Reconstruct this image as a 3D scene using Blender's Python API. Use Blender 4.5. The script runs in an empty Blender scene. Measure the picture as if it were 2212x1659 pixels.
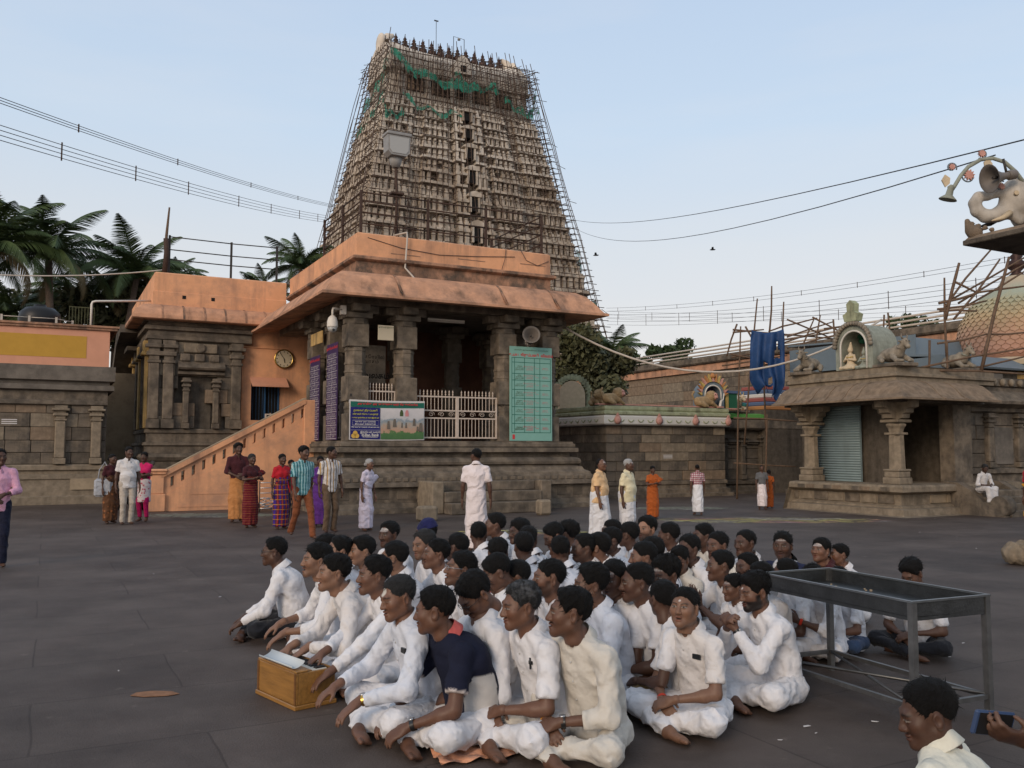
import bpy, math, random, time
import numpy as np
from mathutils import Vector, Matrix, Euler
T0 = time.time()
SC = bpy.context.scene
COL = SC.collection
PI = math.pi
R = math.radians
# ---------------------------------------------------------------- camera, sky, sun, exposure
CAM_H, PITCH, FOC = 1.70, R(4.26), 1913.0 / 2212.0
cam = bpy.data.objects.new('camera', bpy.data.cameras.new('camera'))
COL.objects.link(cam)
cam.location = (0, 0, CAM_H)
cam.rotation_euler = (PI / 2 + PITCH, 0, 0)
cam.data.sensor_width = 36.0
cam.data.lens = 36.0 * FOC
cam.data.clip_end = 4000
cam.data.clip_start = 0.05
SC.camera = cam
SUN_EL, SUN_AZ = R(22.0), R(208.0)      # low sun in haze behind the photographer, azimuth clockwise from +Y
world = bpy.data.worlds.new('World')
SC.world = world
world.use_nodes = True
wn, wl = world.node_tree.nodes, world.node_tree.links
sky = wn.new('ShaderNodeTexSky')
sky.sky_type = 'NISHITA'
sky.sun_disc = False
sky.sun_elevation = SUN_EL
sky.sun_rotation = SUN_AZ
sky.altitude = 0
sky.air_density = 1.0
sky.dust_density = 1.0
sky.ozone_density = 1.0
# thin even evening haze over the clear sky: same all round, pale and warm at the horizon, bluer overhead
tcw = wn.new('ShaderNodeTexCoord'); spw = wn.new('ShaderNodeSeparateXYZ'); wl.new(tcw.outputs['Generated'], spw.inputs[0])
rw = wn.new('ShaderNodeValToRGB'); wl.new(spw.outputs['Z'], rw.inputs[0])
_st = [(0.0, (.80, .735, .70)), (.10, (.81, .765, .745)), (.22, (.745, .775, .81)), (.34, (.63, .755, .90)), (.50, (.55, .685, .88)), (1.0, (.56, .62, .70))]
while len(rw.color_ramp.elements) < len(_st): rw.color_ramp.elements.new(.5)
for _e, (_p, _c) in zip(rw.color_ramp.elements, _st): _e.position = _p; _e.color = (*_c, 1)
gw = wn.new('ShaderNodeVectorMath'); gw.operation = 'SCALE'; gw.inputs['Scale'].default_value = 1 / 0.15; wl.new(rw.outputs[0], gw.inputs[0])
mw = wn.new('ShaderNodeMix'); mw.data_type = 'RGBA'; mw.inputs[0].default_value = 0.86
wl.new(sky.outputs[0], mw.inputs[6]); wl.new(gw.outputs[0], mw.inputs[7])
# faint stretched cloud in the haze
nw_ = wn.new('ShaderNodeTexNoise'); nw_.inputs['Scale'].default_value = 2.2; nw_.inputs['Detail'].default_value = 7; nw_.inputs['Roughness'].default_value = .55
mpw = wn.new('ShaderNodeMapping'); mpw.inputs['Scale'].default_value = (1, 1, 5.5); wl.new(tcw.outputs['Generated'], mpw.inputs[0]); wl.new(mpw.outputs[0], nw_.inputs['Vector'])
rc_ = wn.new('ShaderNodeValToRGB'); wl.new(nw_.outputs['Fac'], rc_.inputs[0]); rc_.color_ramp.elements[0].position = .48; rc_.color_ramp.elements[0].color = (0, 0, 0, 1); rc_.color_ramp.elements[1].position = .78; rc_.color_ramp.elements[1].color = (.16, .16, .16, 1)
mc_ = wn.new('ShaderNodeMix'); mc_.data_type = 'RGBA'; wl.new(rc_.outputs[0], mc_.inputs[0]); wl.new(mw.outputs[2], mc_.inputs[6]); mc_.inputs[7].default_value = (.90 / .15, .83 / .15, .78 / .15, 1)
wl.new(mc_.outputs[2], wn['Background'].inputs[0])
wn['Background'].inputs[1].default_value = 0.15
sun = bpy.data.objects.new('sun', bpy.data.lights.new('sun', 'SUN'))
COL.objects.link(sun)
sun.data.energy = 1.7
sun.data.angle = R(22)
sun.data.color = (1.0, 0.80, 0.60)
_sd = Vector((math.sin(SUN_AZ) * math.cos(SUN_EL), math.cos(SUN_AZ) * math.cos(SUN_EL), math.sin(SUN_EL)))
sun.rotation_euler = _sd.to_track_quat('Z', 'Y').to_euler()
SC.view_settings.view_transform = 'Standard'
SC.view_settings.look = 'None'
SC.view_settings.gamma = 1
SC.view_settings.exposure = 0.0
SC.view_settings.use_curve_mapping = False
SC.cycles.max_bounces = 5
SC.cycles.diffuse_bounces = 3
SC.cycles.glossy_bounces = 2
SC.cycles.transparent_max_bounces = 8
# ---------------------------------------------------------------- helpers
def ray(x, y):
    """direction of the view line through a point of the 2212 x 1659 picture"""
    xc, yc = (x - 1106) / 1913, (829.5 - y) / 1913
    return np.array([xc, math.cos(PITCH) - math.sin(PITCH) * yc, math.sin(PITCH) + math.cos(PITCH) * yc])
def at_z(x, y, z=0.0):
    d = ray(x, y); return np.array([0, 0, CAM_H]) + d * ((z - CAM_H) / d[2])
def at_y(x, y, Y):
    d = ray(x, y); return np.array([0, 0, CAM_H]) + d * (Y / d[1])
MATS = {}
def new_mat(name):
    m = bpy.data.materials.new(name); m.use_nodes = True
    MATS[name] = m
    return m, m.node_tree.nodes, m.node_tree.links, m.node_tree.nodes['Principled BSDF']
def ramp(n, stops):
    r = n.new('ShaderNodeValToRGB'); e = r.color_ramp.elements
    while len(e) < len(stops): e.new(0.5)
    for el, (p, c) in zip(e, stops):
        el.position = p; el.color = (*c, 1) if len(c) == 3 else c
    return r
def mat(name, col, rough=0.7, noise=0.0, nscale=8.0, col2=None, bump=0.0, bscale=40.0, metal=0.0, spec=0.3, attr=None, streak=None, blotch=None, sheen=0.0, coord='Object', nmul=(1, 1, 1)):
    """principled material: base colour varied by noise, optional second colour in blotches, vertical weather streaks, fine relief"""
    m, n, l, b = new_mat(name)
    b.inputs['Roughness'].default_value = rough
    b.inputs['Metallic'].default_value = metal
    b.inputs['Specular IOR Level'].default_value = spec
    if sheen: b.inputs['Sheen Weight'].default_value = sheen
    tc = n.new('ShaderNodeTexCoord')
    mp = n.new('ShaderNodeMapping'); mp.inputs['Scale'].default_value = nmul
    l.new(tc.outputs[coord], mp.inputs[0])
    src = None
    if attr:
        a = n.new('ShaderNodeAttribute'); a.attribute_name = attr; src = a.outputs['Color']
    else:
        rgb = n.new('ShaderNodeRGB'); rgb.outputs[0].default_value = (*col, 1); src = rgb.outputs[0]
    def mixc(a_, b_, f, mode='MIX'):
        x = n.new('ShaderNodeMix'); x.data_type = 'RGBA'; x.blend_type = mode
        if isinstance(f, float): x.inputs[0].default_value = f
        else: l.new(f, x.inputs[0])
        l.new(a_, x.inputs[6])
        if isinstance(b_, tuple): x.inputs[7].default_value = (*b_, 1)
        else: l.new(b_, x.inputs[7])
        return x.outputs[2]
    def nz(scale, detail=6, rough_=0.6, vec=None):
        t = n.new('ShaderNodeTexNoise'); t.inputs['Scale'].default_value = scale
        t.inputs['Detail'].default_value = detail; t.inputs['Roughness'].default_value = rough_
        l.new(vec or mp.outputs[0], t.inputs['Vector']); return t.outputs['Fac']
    if col2 is not None:
        r = ramp(n, [(0.42, (0, 0, 0)), (0.62, (1, 1, 1))]); l.new(nz(nscale * 0.45), r.inputs[0])
        src = mixc(src, col2, r.outputs[0])
    if blotch:                                       # (colour, scale, lo, hi, amount)
        c, s, lo, hi, am = blotch
        r = ramp(n, [(lo, (0, 0, 0)), (hi, (am, am, am))]); l.new(nz(s, 8, 0.7), r.inputs[0])
        src = mixc(src, c, r.outputs[0])
    if streak:                                       # (colour, amount, horizontal scale)
        c, am, hs = streak
        m2 = n.new('ShaderNodeMapping'); m2.inputs['Scale'].default_value = (hs, hs, hs * 0.12)
        l.new(tc.outputs[coord], m2.inputs[0])
        r = ramp(n, [(0.5, (0, 0, 0)), (0.72, (am, am, am))]); l.new(nz(1.0, 7, 0.65, m2.outputs[0]), r.inputs[0])
        src = mixc(src, c, r.outputs[0])
    if noise:
        r = ramp(n, [(0.3, (1 - noise,) * 3), (0.7, (1 + noise * 0.6,) * 3)]); l.new(nz(nscale), r.inputs[0])
        src = mixc(src, r.outputs[0], 1.0, 'MULTIPLY')
    l.new(src, b.inputs['Base Color'])
    if bump:
        bp = n.new('ShaderNodeBump'); bp.inputs['Strength'].default_value = min(1.0, bump); bp.inputs['Distance'].default_value = 0.02
        l.new(nz(bscale, 8, 0.7), bp.inputs['Height']); l.new(bp.outputs[0], b.inputs['Normal'])
    return m
def np_mesh(name, V, Q=None, T=None, cols=None, smooth=True):
    """mesh from arrays: V (n,3), quads Q, triangles T, per-vertex colours"""
    me = bpy.data.meshes.new(name)
    V = np.ascontiguousarray(V, dtype=np.float32)
    Q = np.zeros((0, 4), np.int32) if Q is None else np.asarray(Q, np.int32).reshape(-1, 4)
    T = np.zeros((0, 3), np.int32) if T is None else np.asarray(T, np.int32).reshape(-1, 3)
    me.vertices.add(len(V)); me.vertices.foreach_set('co', V.ravel())
    nl = Q.size + T.size
    me.loops.add(nl); me.loops.foreach_set('vertex_index', np.concatenate([Q.ravel(), T.ravel()]).astype(np.int32))
    npol = len(Q) + len(T)
    me.polygons.add(npol)
    me.polygons.foreach_set('loop_start', np.concatenate([np.arange(len(Q)) * 4, Q.size + np.arange(len(T)) * 3]).astype(np.int32))
    me.polygons.foreach_set('loop_total', np.concatenate([np.full(len(Q), 4), np.full(len(T), 3)]).astype(np.int32))
    me.polygons.foreach_set('use_smooth', np.full(npol, bool(smooth)))
    if cols is not None:
        a = me.color_attributes.new('Col', 'FLOAT_COLOR', 'POINT')
        c = np.ones((len(V), 4), np.float32); c[:, :3] = cols
        a.data.foreach_set('color', c.ravel())
    me.update(calc_edges=True)
    return me
class MB:
    """collects simple shapes into one mesh"""
    def __init__(s): s.v, s.f, s.sm = [], [], []
    def add(s, V, F, smooth=False):
        o = len(s.v); s.v += [tuple(map(float, p)) for p in V]; s.f += [tuple(i + o for i in f) for f in F]; s.sm += [smooth] * len(F); return s
    def box(s, x0, x1, y0, y1, z0, z1, bev=0.0):
        if bev <= 0:
            return s.add([(x, y, z) for z in (z0, z1) for x, y in ((x0, y0), (x1, y0), (x1, y1), (x0, y1))],
                  [(3, 2, 1, 0), (4, 5, 6, 7), (0, 1, 5, 4), (1, 2, 6, 5), (2, 3, 7, 6), (3, 0, 4, 7)])
        b = min(bev, (x1 - x0) * .45, (y1 - y0) * .45, (z1 - z0) * .45)
        pr = [(x0 + b, y0), (x1 - b, y0), (x1, y0 + b), (x1, y1 - b), (x1 - b, y1), (x0 + b, y1), (x0, y1 - b), (x0, y0 + b)]
        inn = [(x0 + b, y0 + b), (x1 - b, y0 + b), (x1 - b, y0 + b), (x1 - b, y1 - b), (x1 - b, y1 - b), (x0 + b, y1 - b), (x0 + b, y1 - b), (x0 + b, y0 + b)]
        V = [(*p, z0) for p in inn] + [(*p, z0 + b) for p in pr] + [(*p, z1 - b) for p in pr] + [(*p, z1) for p in inn]
        F = [(7, 6, 5, 4, 3, 2, 1, 0), tuple(range(24, 32))]
        for k in range(3):
            for i in range(8):
                j = (i + 1) % 8; F.append((k * 8 + i, k * 8 + j, k * 8 + 8 + j, k * 8 + 8 + i))
        return s.add(V, F)
    def tube(s, pts, r, n=8, caps=True, smooth=True):
        """round bar along a line of points; r a number or one per point"""
        P = [np.asarray(p, float) for p in pts]; m = len(P)
        rr = [r] * m if np.isscalar(r) else list(r)
        V, prev = [], None
        for i in range(m):
            t = P[min(i + 1, m - 1)] - P[max(i - 1, 0)]; t = t / (np.linalg.norm(t) + 1e-9)
            if prev is None:
                a = np.cross(t, (0, 0, 1.0)) if abs(t[2]) < .95 else np.cross(t, (1.0, 0, 0))
            else: a = prev - t * np.dot(prev, t)
            a = a / (np.linalg.norm(a) + 1e-9); b = np.cross(t, a); prev = a
            V += [P[i] + rr[i] * (math.cos(2 * PI * k / n) * a + math.sin(2 * PI * k / n) * b) for k in range(n)]
        F = [(i * n + k, i * n + (k + 1) % n, i * n + n + (k + 1) % n, i * n + n + k) for i in range(m - 1) for k in range(n)]
        s.add(V, F, smooth)
        if caps: s.f += [tuple(len(s.v) - len(V) + k for k in range(n - 1, -1, -1)), tuple(len(s.v) - n + k for k in range(n))]; s.sm += [False, False]
        return s
    def lathe(s, prof, c=(0, 0, 0), n=16, axis=2, smooth=True, sq=None, rot=None):
        """profile [(radius, height)] turned about an axis; sq: number of corners for polygonal turning"""
        n = sq or n; V = []; off = PI / n if sq else 0
        kk = 1 / math.cos(PI / n) if sq else 1
        for r, h in prof:
            for k in range(n):
                a = 2 * PI * k / n + off
                p = (r * kk * math.cos(a), r * kk * math.sin(a), h)
                p = {2: p, 0: (p[2], p[0], p[1]), 1: (p[0], -p[2], p[1])}[axis]
                if rot is not None: p = tuple(rot @ np.array(p))
                V.append((c[0] + p[0], c[1] + p[1], c[2] + p[2]))
        m = len(prof)
        F = [(i * n + k, i * n + (k + 1) % n, i * n + n + (k + 1) % n, i * n + n + k) for i in range(m - 1) for k in range(n)]
        s.add(V, F, smooth and not sq); b = len(s.v) - len(V)
        s.f += [tuple(b + k for k in range(n - 1, -1, -1)), tuple(len(s.v) - n + k for k in range(n))]; s.sm += [False, False]
        return s
    def prism(s, poly, d0, d1, plane='xz'):
        """flat outline pushed to a thickness; plane xz: depth is y, xy: depth is z, yz: depth is x"""
        def P(a, b, d): return {'xz': (a, d, b), 'xy': (a, b, d), 'yz': (d, a, b)}[plane]
        n = len(poly); V = [P(a, b, d0) for a, b in poly] + [P(a, b, d1) for a, b in poly]
        ar = sum(poly[i][0] * poly[(i + 1) % n][1] - poly[(i + 1) % n][0] * poly[i][1] for i in range(n))
        F = [tuple(range(n)), tuple(range(2 * n - 1, n - 1, -1))] + [(i, i + n, (i + 1) % n + n, (i + 1) % n) for i in range(n)]
        flip = (ar > 0) != (plane == 'xz')
        if plane == 'yz': flip = ar > 0
        if d1 < d0: flip = not flip
        if flip: F = [f[::-1] for f in F]
        return s.add(V, F)
    def strip(s, prof, path, closed=False):
        """profile [(out, z)] swept along a horizontal path [(x, y)] with mitred corners; out is to the right of travel"""
        n = len(path); P = [np.array(p, float) for p in path]; V = []
        for i in range(n):
            d0 = P[i] - P[i - 1] if (i > 0 or closed) else P[1] - P[0]
            d1 = P[(i + 1) % n] - P[i] if (i < n - 1 or closed) else P[-1] - P[-2]
            d0 = d0 / np.linalg.norm(d0); d1 = d1 / np.linalg.norm(d1)
            n0 = np.array([d0[1], -d0[0]]); n1 = np.array([d1[1], -d1[0]]); b = n0 + n1; b = b / np.dot(b, n0)
            V += [(*(P[i] + b * o), z) for o, z in prof]
        m = len(prof)
        F = [(((i + 1) % n) * m + k, i * m + k, i * m + k + 1, ((i + 1) % n) * m + k + 1) for i in range(n if closed else n - 1) for k in range(m - 1)]
        s.add(V, F)
        if not closed:
            b = len(s.v) - len(V); s.f += [tuple(b + k for k in range(m)), tuple(len(s.v) - 1 - k for k in range(m))]; s.sm += [False, False]
        return s
    def build(s, name, m, parent=None, loc=None, rz=None):
        me = bpy.data.meshes.new(name); me.from_pydata(s.v, [], s.f)
        me.polygons.foreach_set('use_smooth', s.sm); me.update()
        return link(name, me, m, parent, loc, rz)
def link(name, me, m=None, parent=None, loc=None, rz=None):
    o = bpy.data.objects.new(name, me)
    if m is not None and me is not None and not me.materials: me.materials.append(MATS[m] if isinstance(m, str) else m)
    COL.objects.link(o)
    if parent is not None: o.parent = parent
    if loc is not None: o.location = loc
    if rz is not None: o.rotation_euler = (0, 0, rz)
    return o
def tag(o, label=None, cat=None, group=None, kind=None):
    for k, v in (('label', label), ('category', cat), ('group', group), ('kind', kind)):
        if v: o[k] = v
    return o
def thing(name, label, cat, loc=(0, 0, 0), rz=0.0, group=None, scale=1.0):
    o = link(name, None, None, None, loc, rz); o.scale = (scale,) * 3 if np.isscalar(scale) else scale
    return tag(o, label, cat, group)
def copy_tree(o, parent=None):
    c = o.copy(); COL.objects.link(c); c.parent = parent
    for ch in o.children: copy_tree(ch, c)
    return c
GRID = R(27.7)                                   # the temple's axes are turned this far from the picture plane
UX = np.array([math.cos(GRID), math.sin(GRID), 0]); VX = np.array([-math.sin(GRID), math.cos(GRID), 0])
# ---------------------------------------------------------------- people: rounded solids blended into one surface
F32 = np.float32
def A3(*p): return np.array(p, F32)
def unit(v): v = np.asarray(v, F32); return v / (np.linalg.norm(v) + 1e-9)
class Solid:
    def __init__(s): s.ops = []
    def cap(s, a, b, r1, r2=None, k=0.02): s.ops.append(('cap', A3(*a), A3(*b), r1, r1 if r2 is None else r2, k)); return s
    def ball(s, c, r, k=0.02): return s.cap(c, c, r, r, k)
    def ell(s, c, rad, k=0.02, Rm=None): s.ops.append(('ell', A3(*c), A3(*rad), Rm, k)); return s
    def ecap(s, a, b, X, w1, d1, w2, d2, k=0.03, pw=2.0): s.ops.append(('ecap', A3(*a), A3(*b), unit(X), w1, d1, w2, d2, k, pw)); return s
    def cut(s, k=0.01): s.ops.append(('mode', 'cut', k)); return s
    def plane(s, c, nrm): s.ops.append(('plane', A3(*c), unit(nrm))); return s
    def fn(s, f): s.ops.append(('fn', f)); return s
    def __call__(s, p):
        d = None; cutting = False
        for op in s.ops:
            t = op[0]
            if t == 'mode': cutting = True; continue
            if t == 'plane':
                d = np.maximum(d, (p - op[1]) @ op[2]); continue
            if t == 'fn': d = op[1](p, d); continue
            if t == 'cap':
                a, b, r1, r2, k = op[1:]
                ab = b - a; L = float(ab @ ab)
                q = p - a
                if L < 1e-10: di = np.sqrt((q * q).sum(1)) - r1
                else:
                    h = np.clip(q @ ab / L, 0, 1)[:, None]; q = q - h * ab
                    di = np.sqrt((q * q).sum(1)) - (r1 + (r2 - r1) * h[:, 0])
            elif t == 'ell':
                c, rad, Rm, k = op[1:]
                q = p - c
                if Rm is not None: q = q @ Rm
                q1 = q / rad; k0 = np.sqrt((q1 * q1).sum(1)); q2 = q1 / rad; k1 = np.sqrt((q2 * q2).sum(1)) + 1e-9
                di = k0 * (k0 - 1) / k1
            else:
                a, b, X, w1, d1, w2, d2, k, pw = op[1:]
                ab = b - a; L = float(np.linalg.norm(ab)); Ax = ab / L
                D = np.cross(Ax, X); D = D / np.linalg.norm(D)
                q = p - a; tt = q @ Ax; h = np.clip(tt / L, 0, 1); ex = tt - h * L
                w = w1 + (w2 - w1) * h; dd = d1 + (d2 - d1) * h; wa = np.minimum(w, dd)
                x1, y1, z1 = (q @ X) / w, (q @ D) / dd, ex / wa
                k0 = np.sqrt(x1 * x1 + y1 * y1 + z1 * z1); k1 = np.sqrt((x1 / w) ** 2 + (y1 / dd) ** 2 + (z1 / wa) ** 2) + 1e-9
                di = k0 * (k0 - 1) / k1
            if d is None: d = di; continue
            if cutting:
                h = np.clip(0.5 - 0.5 * (d + di) / k, 0, 1); d = d * (1 - h) - di * h + k * h * (1 - h); cutting = False
            else:
                h = np.clip(0.5 + 0.5 * (d - di) / k, 0, 1); d = d * (1 - h) + di * h - k * h * (1 - h)
        return d
CORN = [(i, j, k) for i in (0, 1) for j in (0, 1) for k in (0, 1)]
EDGES = [(a, b) for a in range(8) for b in range(a + 1, 8) if sum(abs(CORN[a][i] - CORN[b][i]) for i in range(3)) == 1]
def nets(f, lo, hi, h):
    """surface of the solid f<0 as smooth quads"""
    lo = np.asarray(lo, F32); B = 4
    nb = np.ceil((np.asarray(hi) - lo) / (h * B)).astype(int) + 1
    g = np.stack(np.meshgrid(*[np.arange(n) for n in nb], indexing='ij'), -1).reshape(-1, 3)
    dc = f((lo + (g + 0.5) * (B * h)).astype(F32)).reshape(nb)
    act = np.abs(dc) < B * h * .9 + min(.03, 3 * h)
    nn = nb * B + 1
    Vv = np.full(nn, 1.0, F32)
    rep = np.repeat(np.repeat(np.repeat(dc, B, 0), B, 1), B, 2); Vv[:-1, :-1, :-1] = rep
    mk = np.zeros(nn, bool); ma = np.repeat(np.repeat(np.repeat(act, B, 0), B, 1), B, 2)
    for (i, j, k) in CORN: mk[i:nn[0] - 1 + i, j:nn[1] - 1 + j, k:nn[2] - 1 + k] |= ma
    idx = np.argwhere(mk)
    Vv[mk] = f((lo + idx * h).astype(F32))
    ins = Vv < 0
    cells = np.argwhere(ma)
    cv = np.stack([Vv[cells[:, 0] + i, cells[:, 1] + j, cells[:, 2] + k] for (i, j, k) in CORN], 1)
    ci = cv < 0; sm = ci.sum(1); sel = (sm > 0) & (sm < 8)
    cells, cv, ci = cells[sel], cv[sel], ci[sel]
    pos = np.zeros((len(cells), 3), F32); cnt = np.zeros(len(cells), F32)
    for a, b in EDGES:
        x = ci[:, a] != ci[:, b]
        va, vb = cv[x, a], cv[x, b]; t = (va / (va - vb))[:, None]
        pos[x] += np.array(CORN[a], F32) * (1 - t) + np.array(CORN[b], F32) * t; cnt[x] += 1
    V = lo + (cells + pos / np.maximum(cnt, 1)[:, None]) * h
    cid = np.full(nn, -1, np.int64); cid[cells[:, 0], cells[:, 1], cells[:, 2]] = np.arange(len(cells))
    Q = []
    for ax in range(3):
        o1, o2 = [(1, 2), (2, 0), (0, 1)][ax]
        c = cells[(cells[:, o1] > 0) & (cells[:, o2] > 0)]
        e = np.zeros(3, int); e[ax] = 1
        s0 = ins[c[:, 0], c[:, 1], c[:, 2]]; s1 = ins[c[:, 0] + e[0], c[:, 1] + e[1], c[:, 2] + e[2]]
        c, s0 = c[s0 != s1], s0[s0 != s1]
        e1 = np.zeros(3, int); e1[o1] = 1; e2 = np.zeros(3, int); e2[o2] = 1
        q = np.stack([cid[tuple((c - x).T)] for x in (e1 + e2, e2, 0 * e1, e1)], 1)
        ok = (q >= 0).all(1); q, s0 = q[ok], s0[ok]
        q[~s0] = q[~s0][:, ::-1]; Q.append(q)
    return V, np.concatenate(Q) if Q else np.zeros((0, 4), int)
def folds(seed, amp, wl_, sq=(1, 1, 1), ridged=0.6):
    rs = np.random.RandomState(seed); D = rs.normal(size=(5, 3)).astype(F32); D /= np.linalg.norm(D, axis=1)[:, None]
    ph = rs.uniform(0, 6.28, 5); W = D * (6.28 / wl_) * np.array(sq, F32)
    def f(p):
        w = np.sin(p @ W[3] * 0.6 + ph[3]) * 1.1; w2 = np.sin(p @ W[4] * 0.5 + ph[4]) * 1.1
        a = np.sin(p @ W[0] + ph[0] + w); b = np.sin(p @ W[1] * 1.7 + ph[1] + w2); c = np.sin(p @ W[2] * 3.1 + ph[2] + w)
        a = (1 - ridged) * a - ridged * (1 - 2 * np.abs(a)); b = (1 - ridged) * b - ridged * (1 - 2 * np.abs(b))
        return amp * (0.6 * a + 0.35 * b + 0.16 * c)
    return f
# ---------------------------------------------------------------- materials of the place
mat('asphalt', (.100, .077, .066), .8, noise=.22, nscale=1.3, bump=.5, bscale=55, spec=.25, blotch=((.070, .052, .044), .55, .45, .62, .9), col2=(.115, .090, .077))
mat('stone', (.205, .165, .125), .9, noise=.35, nscale=5, col2=(.115, .096, .078), bump=.9, bscale=30, spec=.15, blotch=((.11, .092, .074), 2.2, .5, .7, .8), streak=((.07, .06, .05), .75, 2.2))
mat('stone_light', (.255, .205, .15), .9, noise=.3, nscale=6, bump=.9, bscale=30, spec=.15, streak=((.07, .06, .05), .6, 2.5))
mat('stone_warm', (.235, .172, .12), .9, noise=.3, nscale=6, bump=.9, bscale=30, spec=.15, streak=((.07, .06, .05), .6, 2.5))
mat('stone_dark', (.115, .095, .075), .9, noise=.35, nscale=5, bump=.9, bscale=30, spec=.15, streak=((.035, .03, .027), .7, 2.0))
mat('orange_plaster', (.74, .375, .205), .85, noise=.10, nscale=2.5, bump=.25, bscale=22, spec=.15, streak=((.27, .155, .11), .8, 1.3), blotch=((.40, .235, .16), .9, .45, .68, .8))
mat('orange_weathered', (.58, .31, .19), .9, noise=.2, nscale=3, bump=.5, bscale=20, spec=.1, streak=((.12, .085, .065), .9, 1.5), blotch=((.25, .16, .12), 1.4, .42, .68, .75))
mat('stain_ledge', (.42, .23, .145), .9, noise=.3, nscale=4, bump=.5, bscale=25, streak=((.06, .05, .042), 1.0, 1.0), blotch=((.10, .078, .062), 1.6, .45, .62, .9))
mat('pink_plaster', (.64, .315, .205), .85, noise=.08, nscale=2.5, bump=.2, bscale=22, spec=.15, streak=((.45, .24, .17), .35, 1.5))
mat('yellow_paint', (.50, .28, .045), .8, noise=.08, nscale=3)
mat('ochre_plaster', (.50, .33, .13), .9, noise=.25, nscale=4, bump=.5, streak=((.12, .09, .06), .9, 2.5))
mat('cement', (.17, .145, .12), .9, noise=.25, nscale=3, bump=.5, bscale=25, blotch=((.11, .095, .08), 1.2, .45, .6, .9))
mat('pale_plaster', (.36, .28, .19), .9, noise=.25, nscale=3, bump=.4, blotch=((.16, .12, .085), 1.5, .5, .65, .9))
mat('white_paint', (.68, .62, .55), .5, noise=.08, nscale=20)
mat('rust', (.065, .038, .028), .8, noise=.4, nscale=30, bump=.4)
mat('dark_iron', (.04, .035, .032), .6, noise=.3, nscale=20)
mat('bamboo', (.135, .085, .055), .8, noise=.35, nscale=12, bump=.3)
mat('bamboo_pale', (.27, .185, .12), .8, noise=.3, nscale=12, bump=.3)
mat('pvc', (.48, .42, .36), .5, noise=.12, nscale=6)
mat('grey_paint', (.27, .26, .25), .5, noise=.15, nscale=8)
mat('lamp_glass', (.36, .35, .33), .25, spec=.6)
mat('blue_paint', (.02, .07, .16), .6)
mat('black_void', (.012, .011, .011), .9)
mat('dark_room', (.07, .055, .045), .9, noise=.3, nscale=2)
mat('clock_face', (.55, .47, .34), .4)
mat('wire', (.03, .03, .032), .6)
mat('tank', (.014, .014, .015), .45)
mat('green_board', (.21, .41, .35), .5, noise=.04, nscale=4)
mat('green_line', (.012, .12, .085), .6)
mat('red_print', (.55, .045, .05), .6)
mat('pink_print', (.58, .24, .24), .6)
mat('dark_print', (.06, .09, .03), .6)
mat('purple_board', (.045, .022, .085), .5, noise=.12, nscale=5)
mat('white_print', (.60, .57, .55), .6)
mat('navy_print', (.016, .016, .14), .5)
mat('yellow_print', (.55, .50, .06), .6)
mat('gold_print', (.62, .38, .08), .6)
mat('shutter', (.20, .26, .27), .5, noise=.12, nscale=3, streak=((.12, .13, .12), .4, 3.0))
mat('grey_sheet', (.15, .19, .22), .5, noise=.1, nscale=2)
mat('tarp', (.014, .050, .15), .6, noise=.25, nscale=3, bump=.4, bscale=8)
mat('net_green', (.02, .17, .115), .8, noise=.3, nscale=3)
mat('leaf_palm', (.055, .085, .030), .6, noise=.4, nscale=.8, spec=.3)
mat('leaf_palm_dry', (.13, .095, .045), .7, noise=.4, nscale=.8)
mat('leaf_dark', (.085, .088, .046), .65, noise=.45, nscale=.7, col2=(.085, .085, .035))
mat('leaf_far', (.042, .070, .026), .7, noise=.4, nscale=.5)
mat('trunk', (.14, .10, .075), .9, noise=.3, nscale=10, bump=.6)
mat('black_plastic', (.012, .012, .013), .35, spec=.5)
mat('steel', (.45, .45, .46), .3, metal=.9)
mat('gold', (.55, .36, .10), .3, metal=1.0)
mat('shaded_plaster', (.15, .07, .045), .9, noise=.3, nscale=2)  # orange plaster with the porch's inner shade put into its colour
mat('chalk', (.42, .40, .38), .95)
def O3(p): return Vector((float(OW[0] + p[0] * UX[0] + p[1] * VX[0]), float(OW[1] + p[0] * UX[1] + p[1] * VX[1]), float(p[2])))
OW = at_z(748, 1108)                     # near corner of the pavilion; temple measures are taken from it along UX and VX
def tthing(name, label, cat, p=(0, 0, 0), group=None, rz=0.0): return thing(name, label, cat, O3(p), GRID + rz, group)
rnd = random.Random(5)
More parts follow.
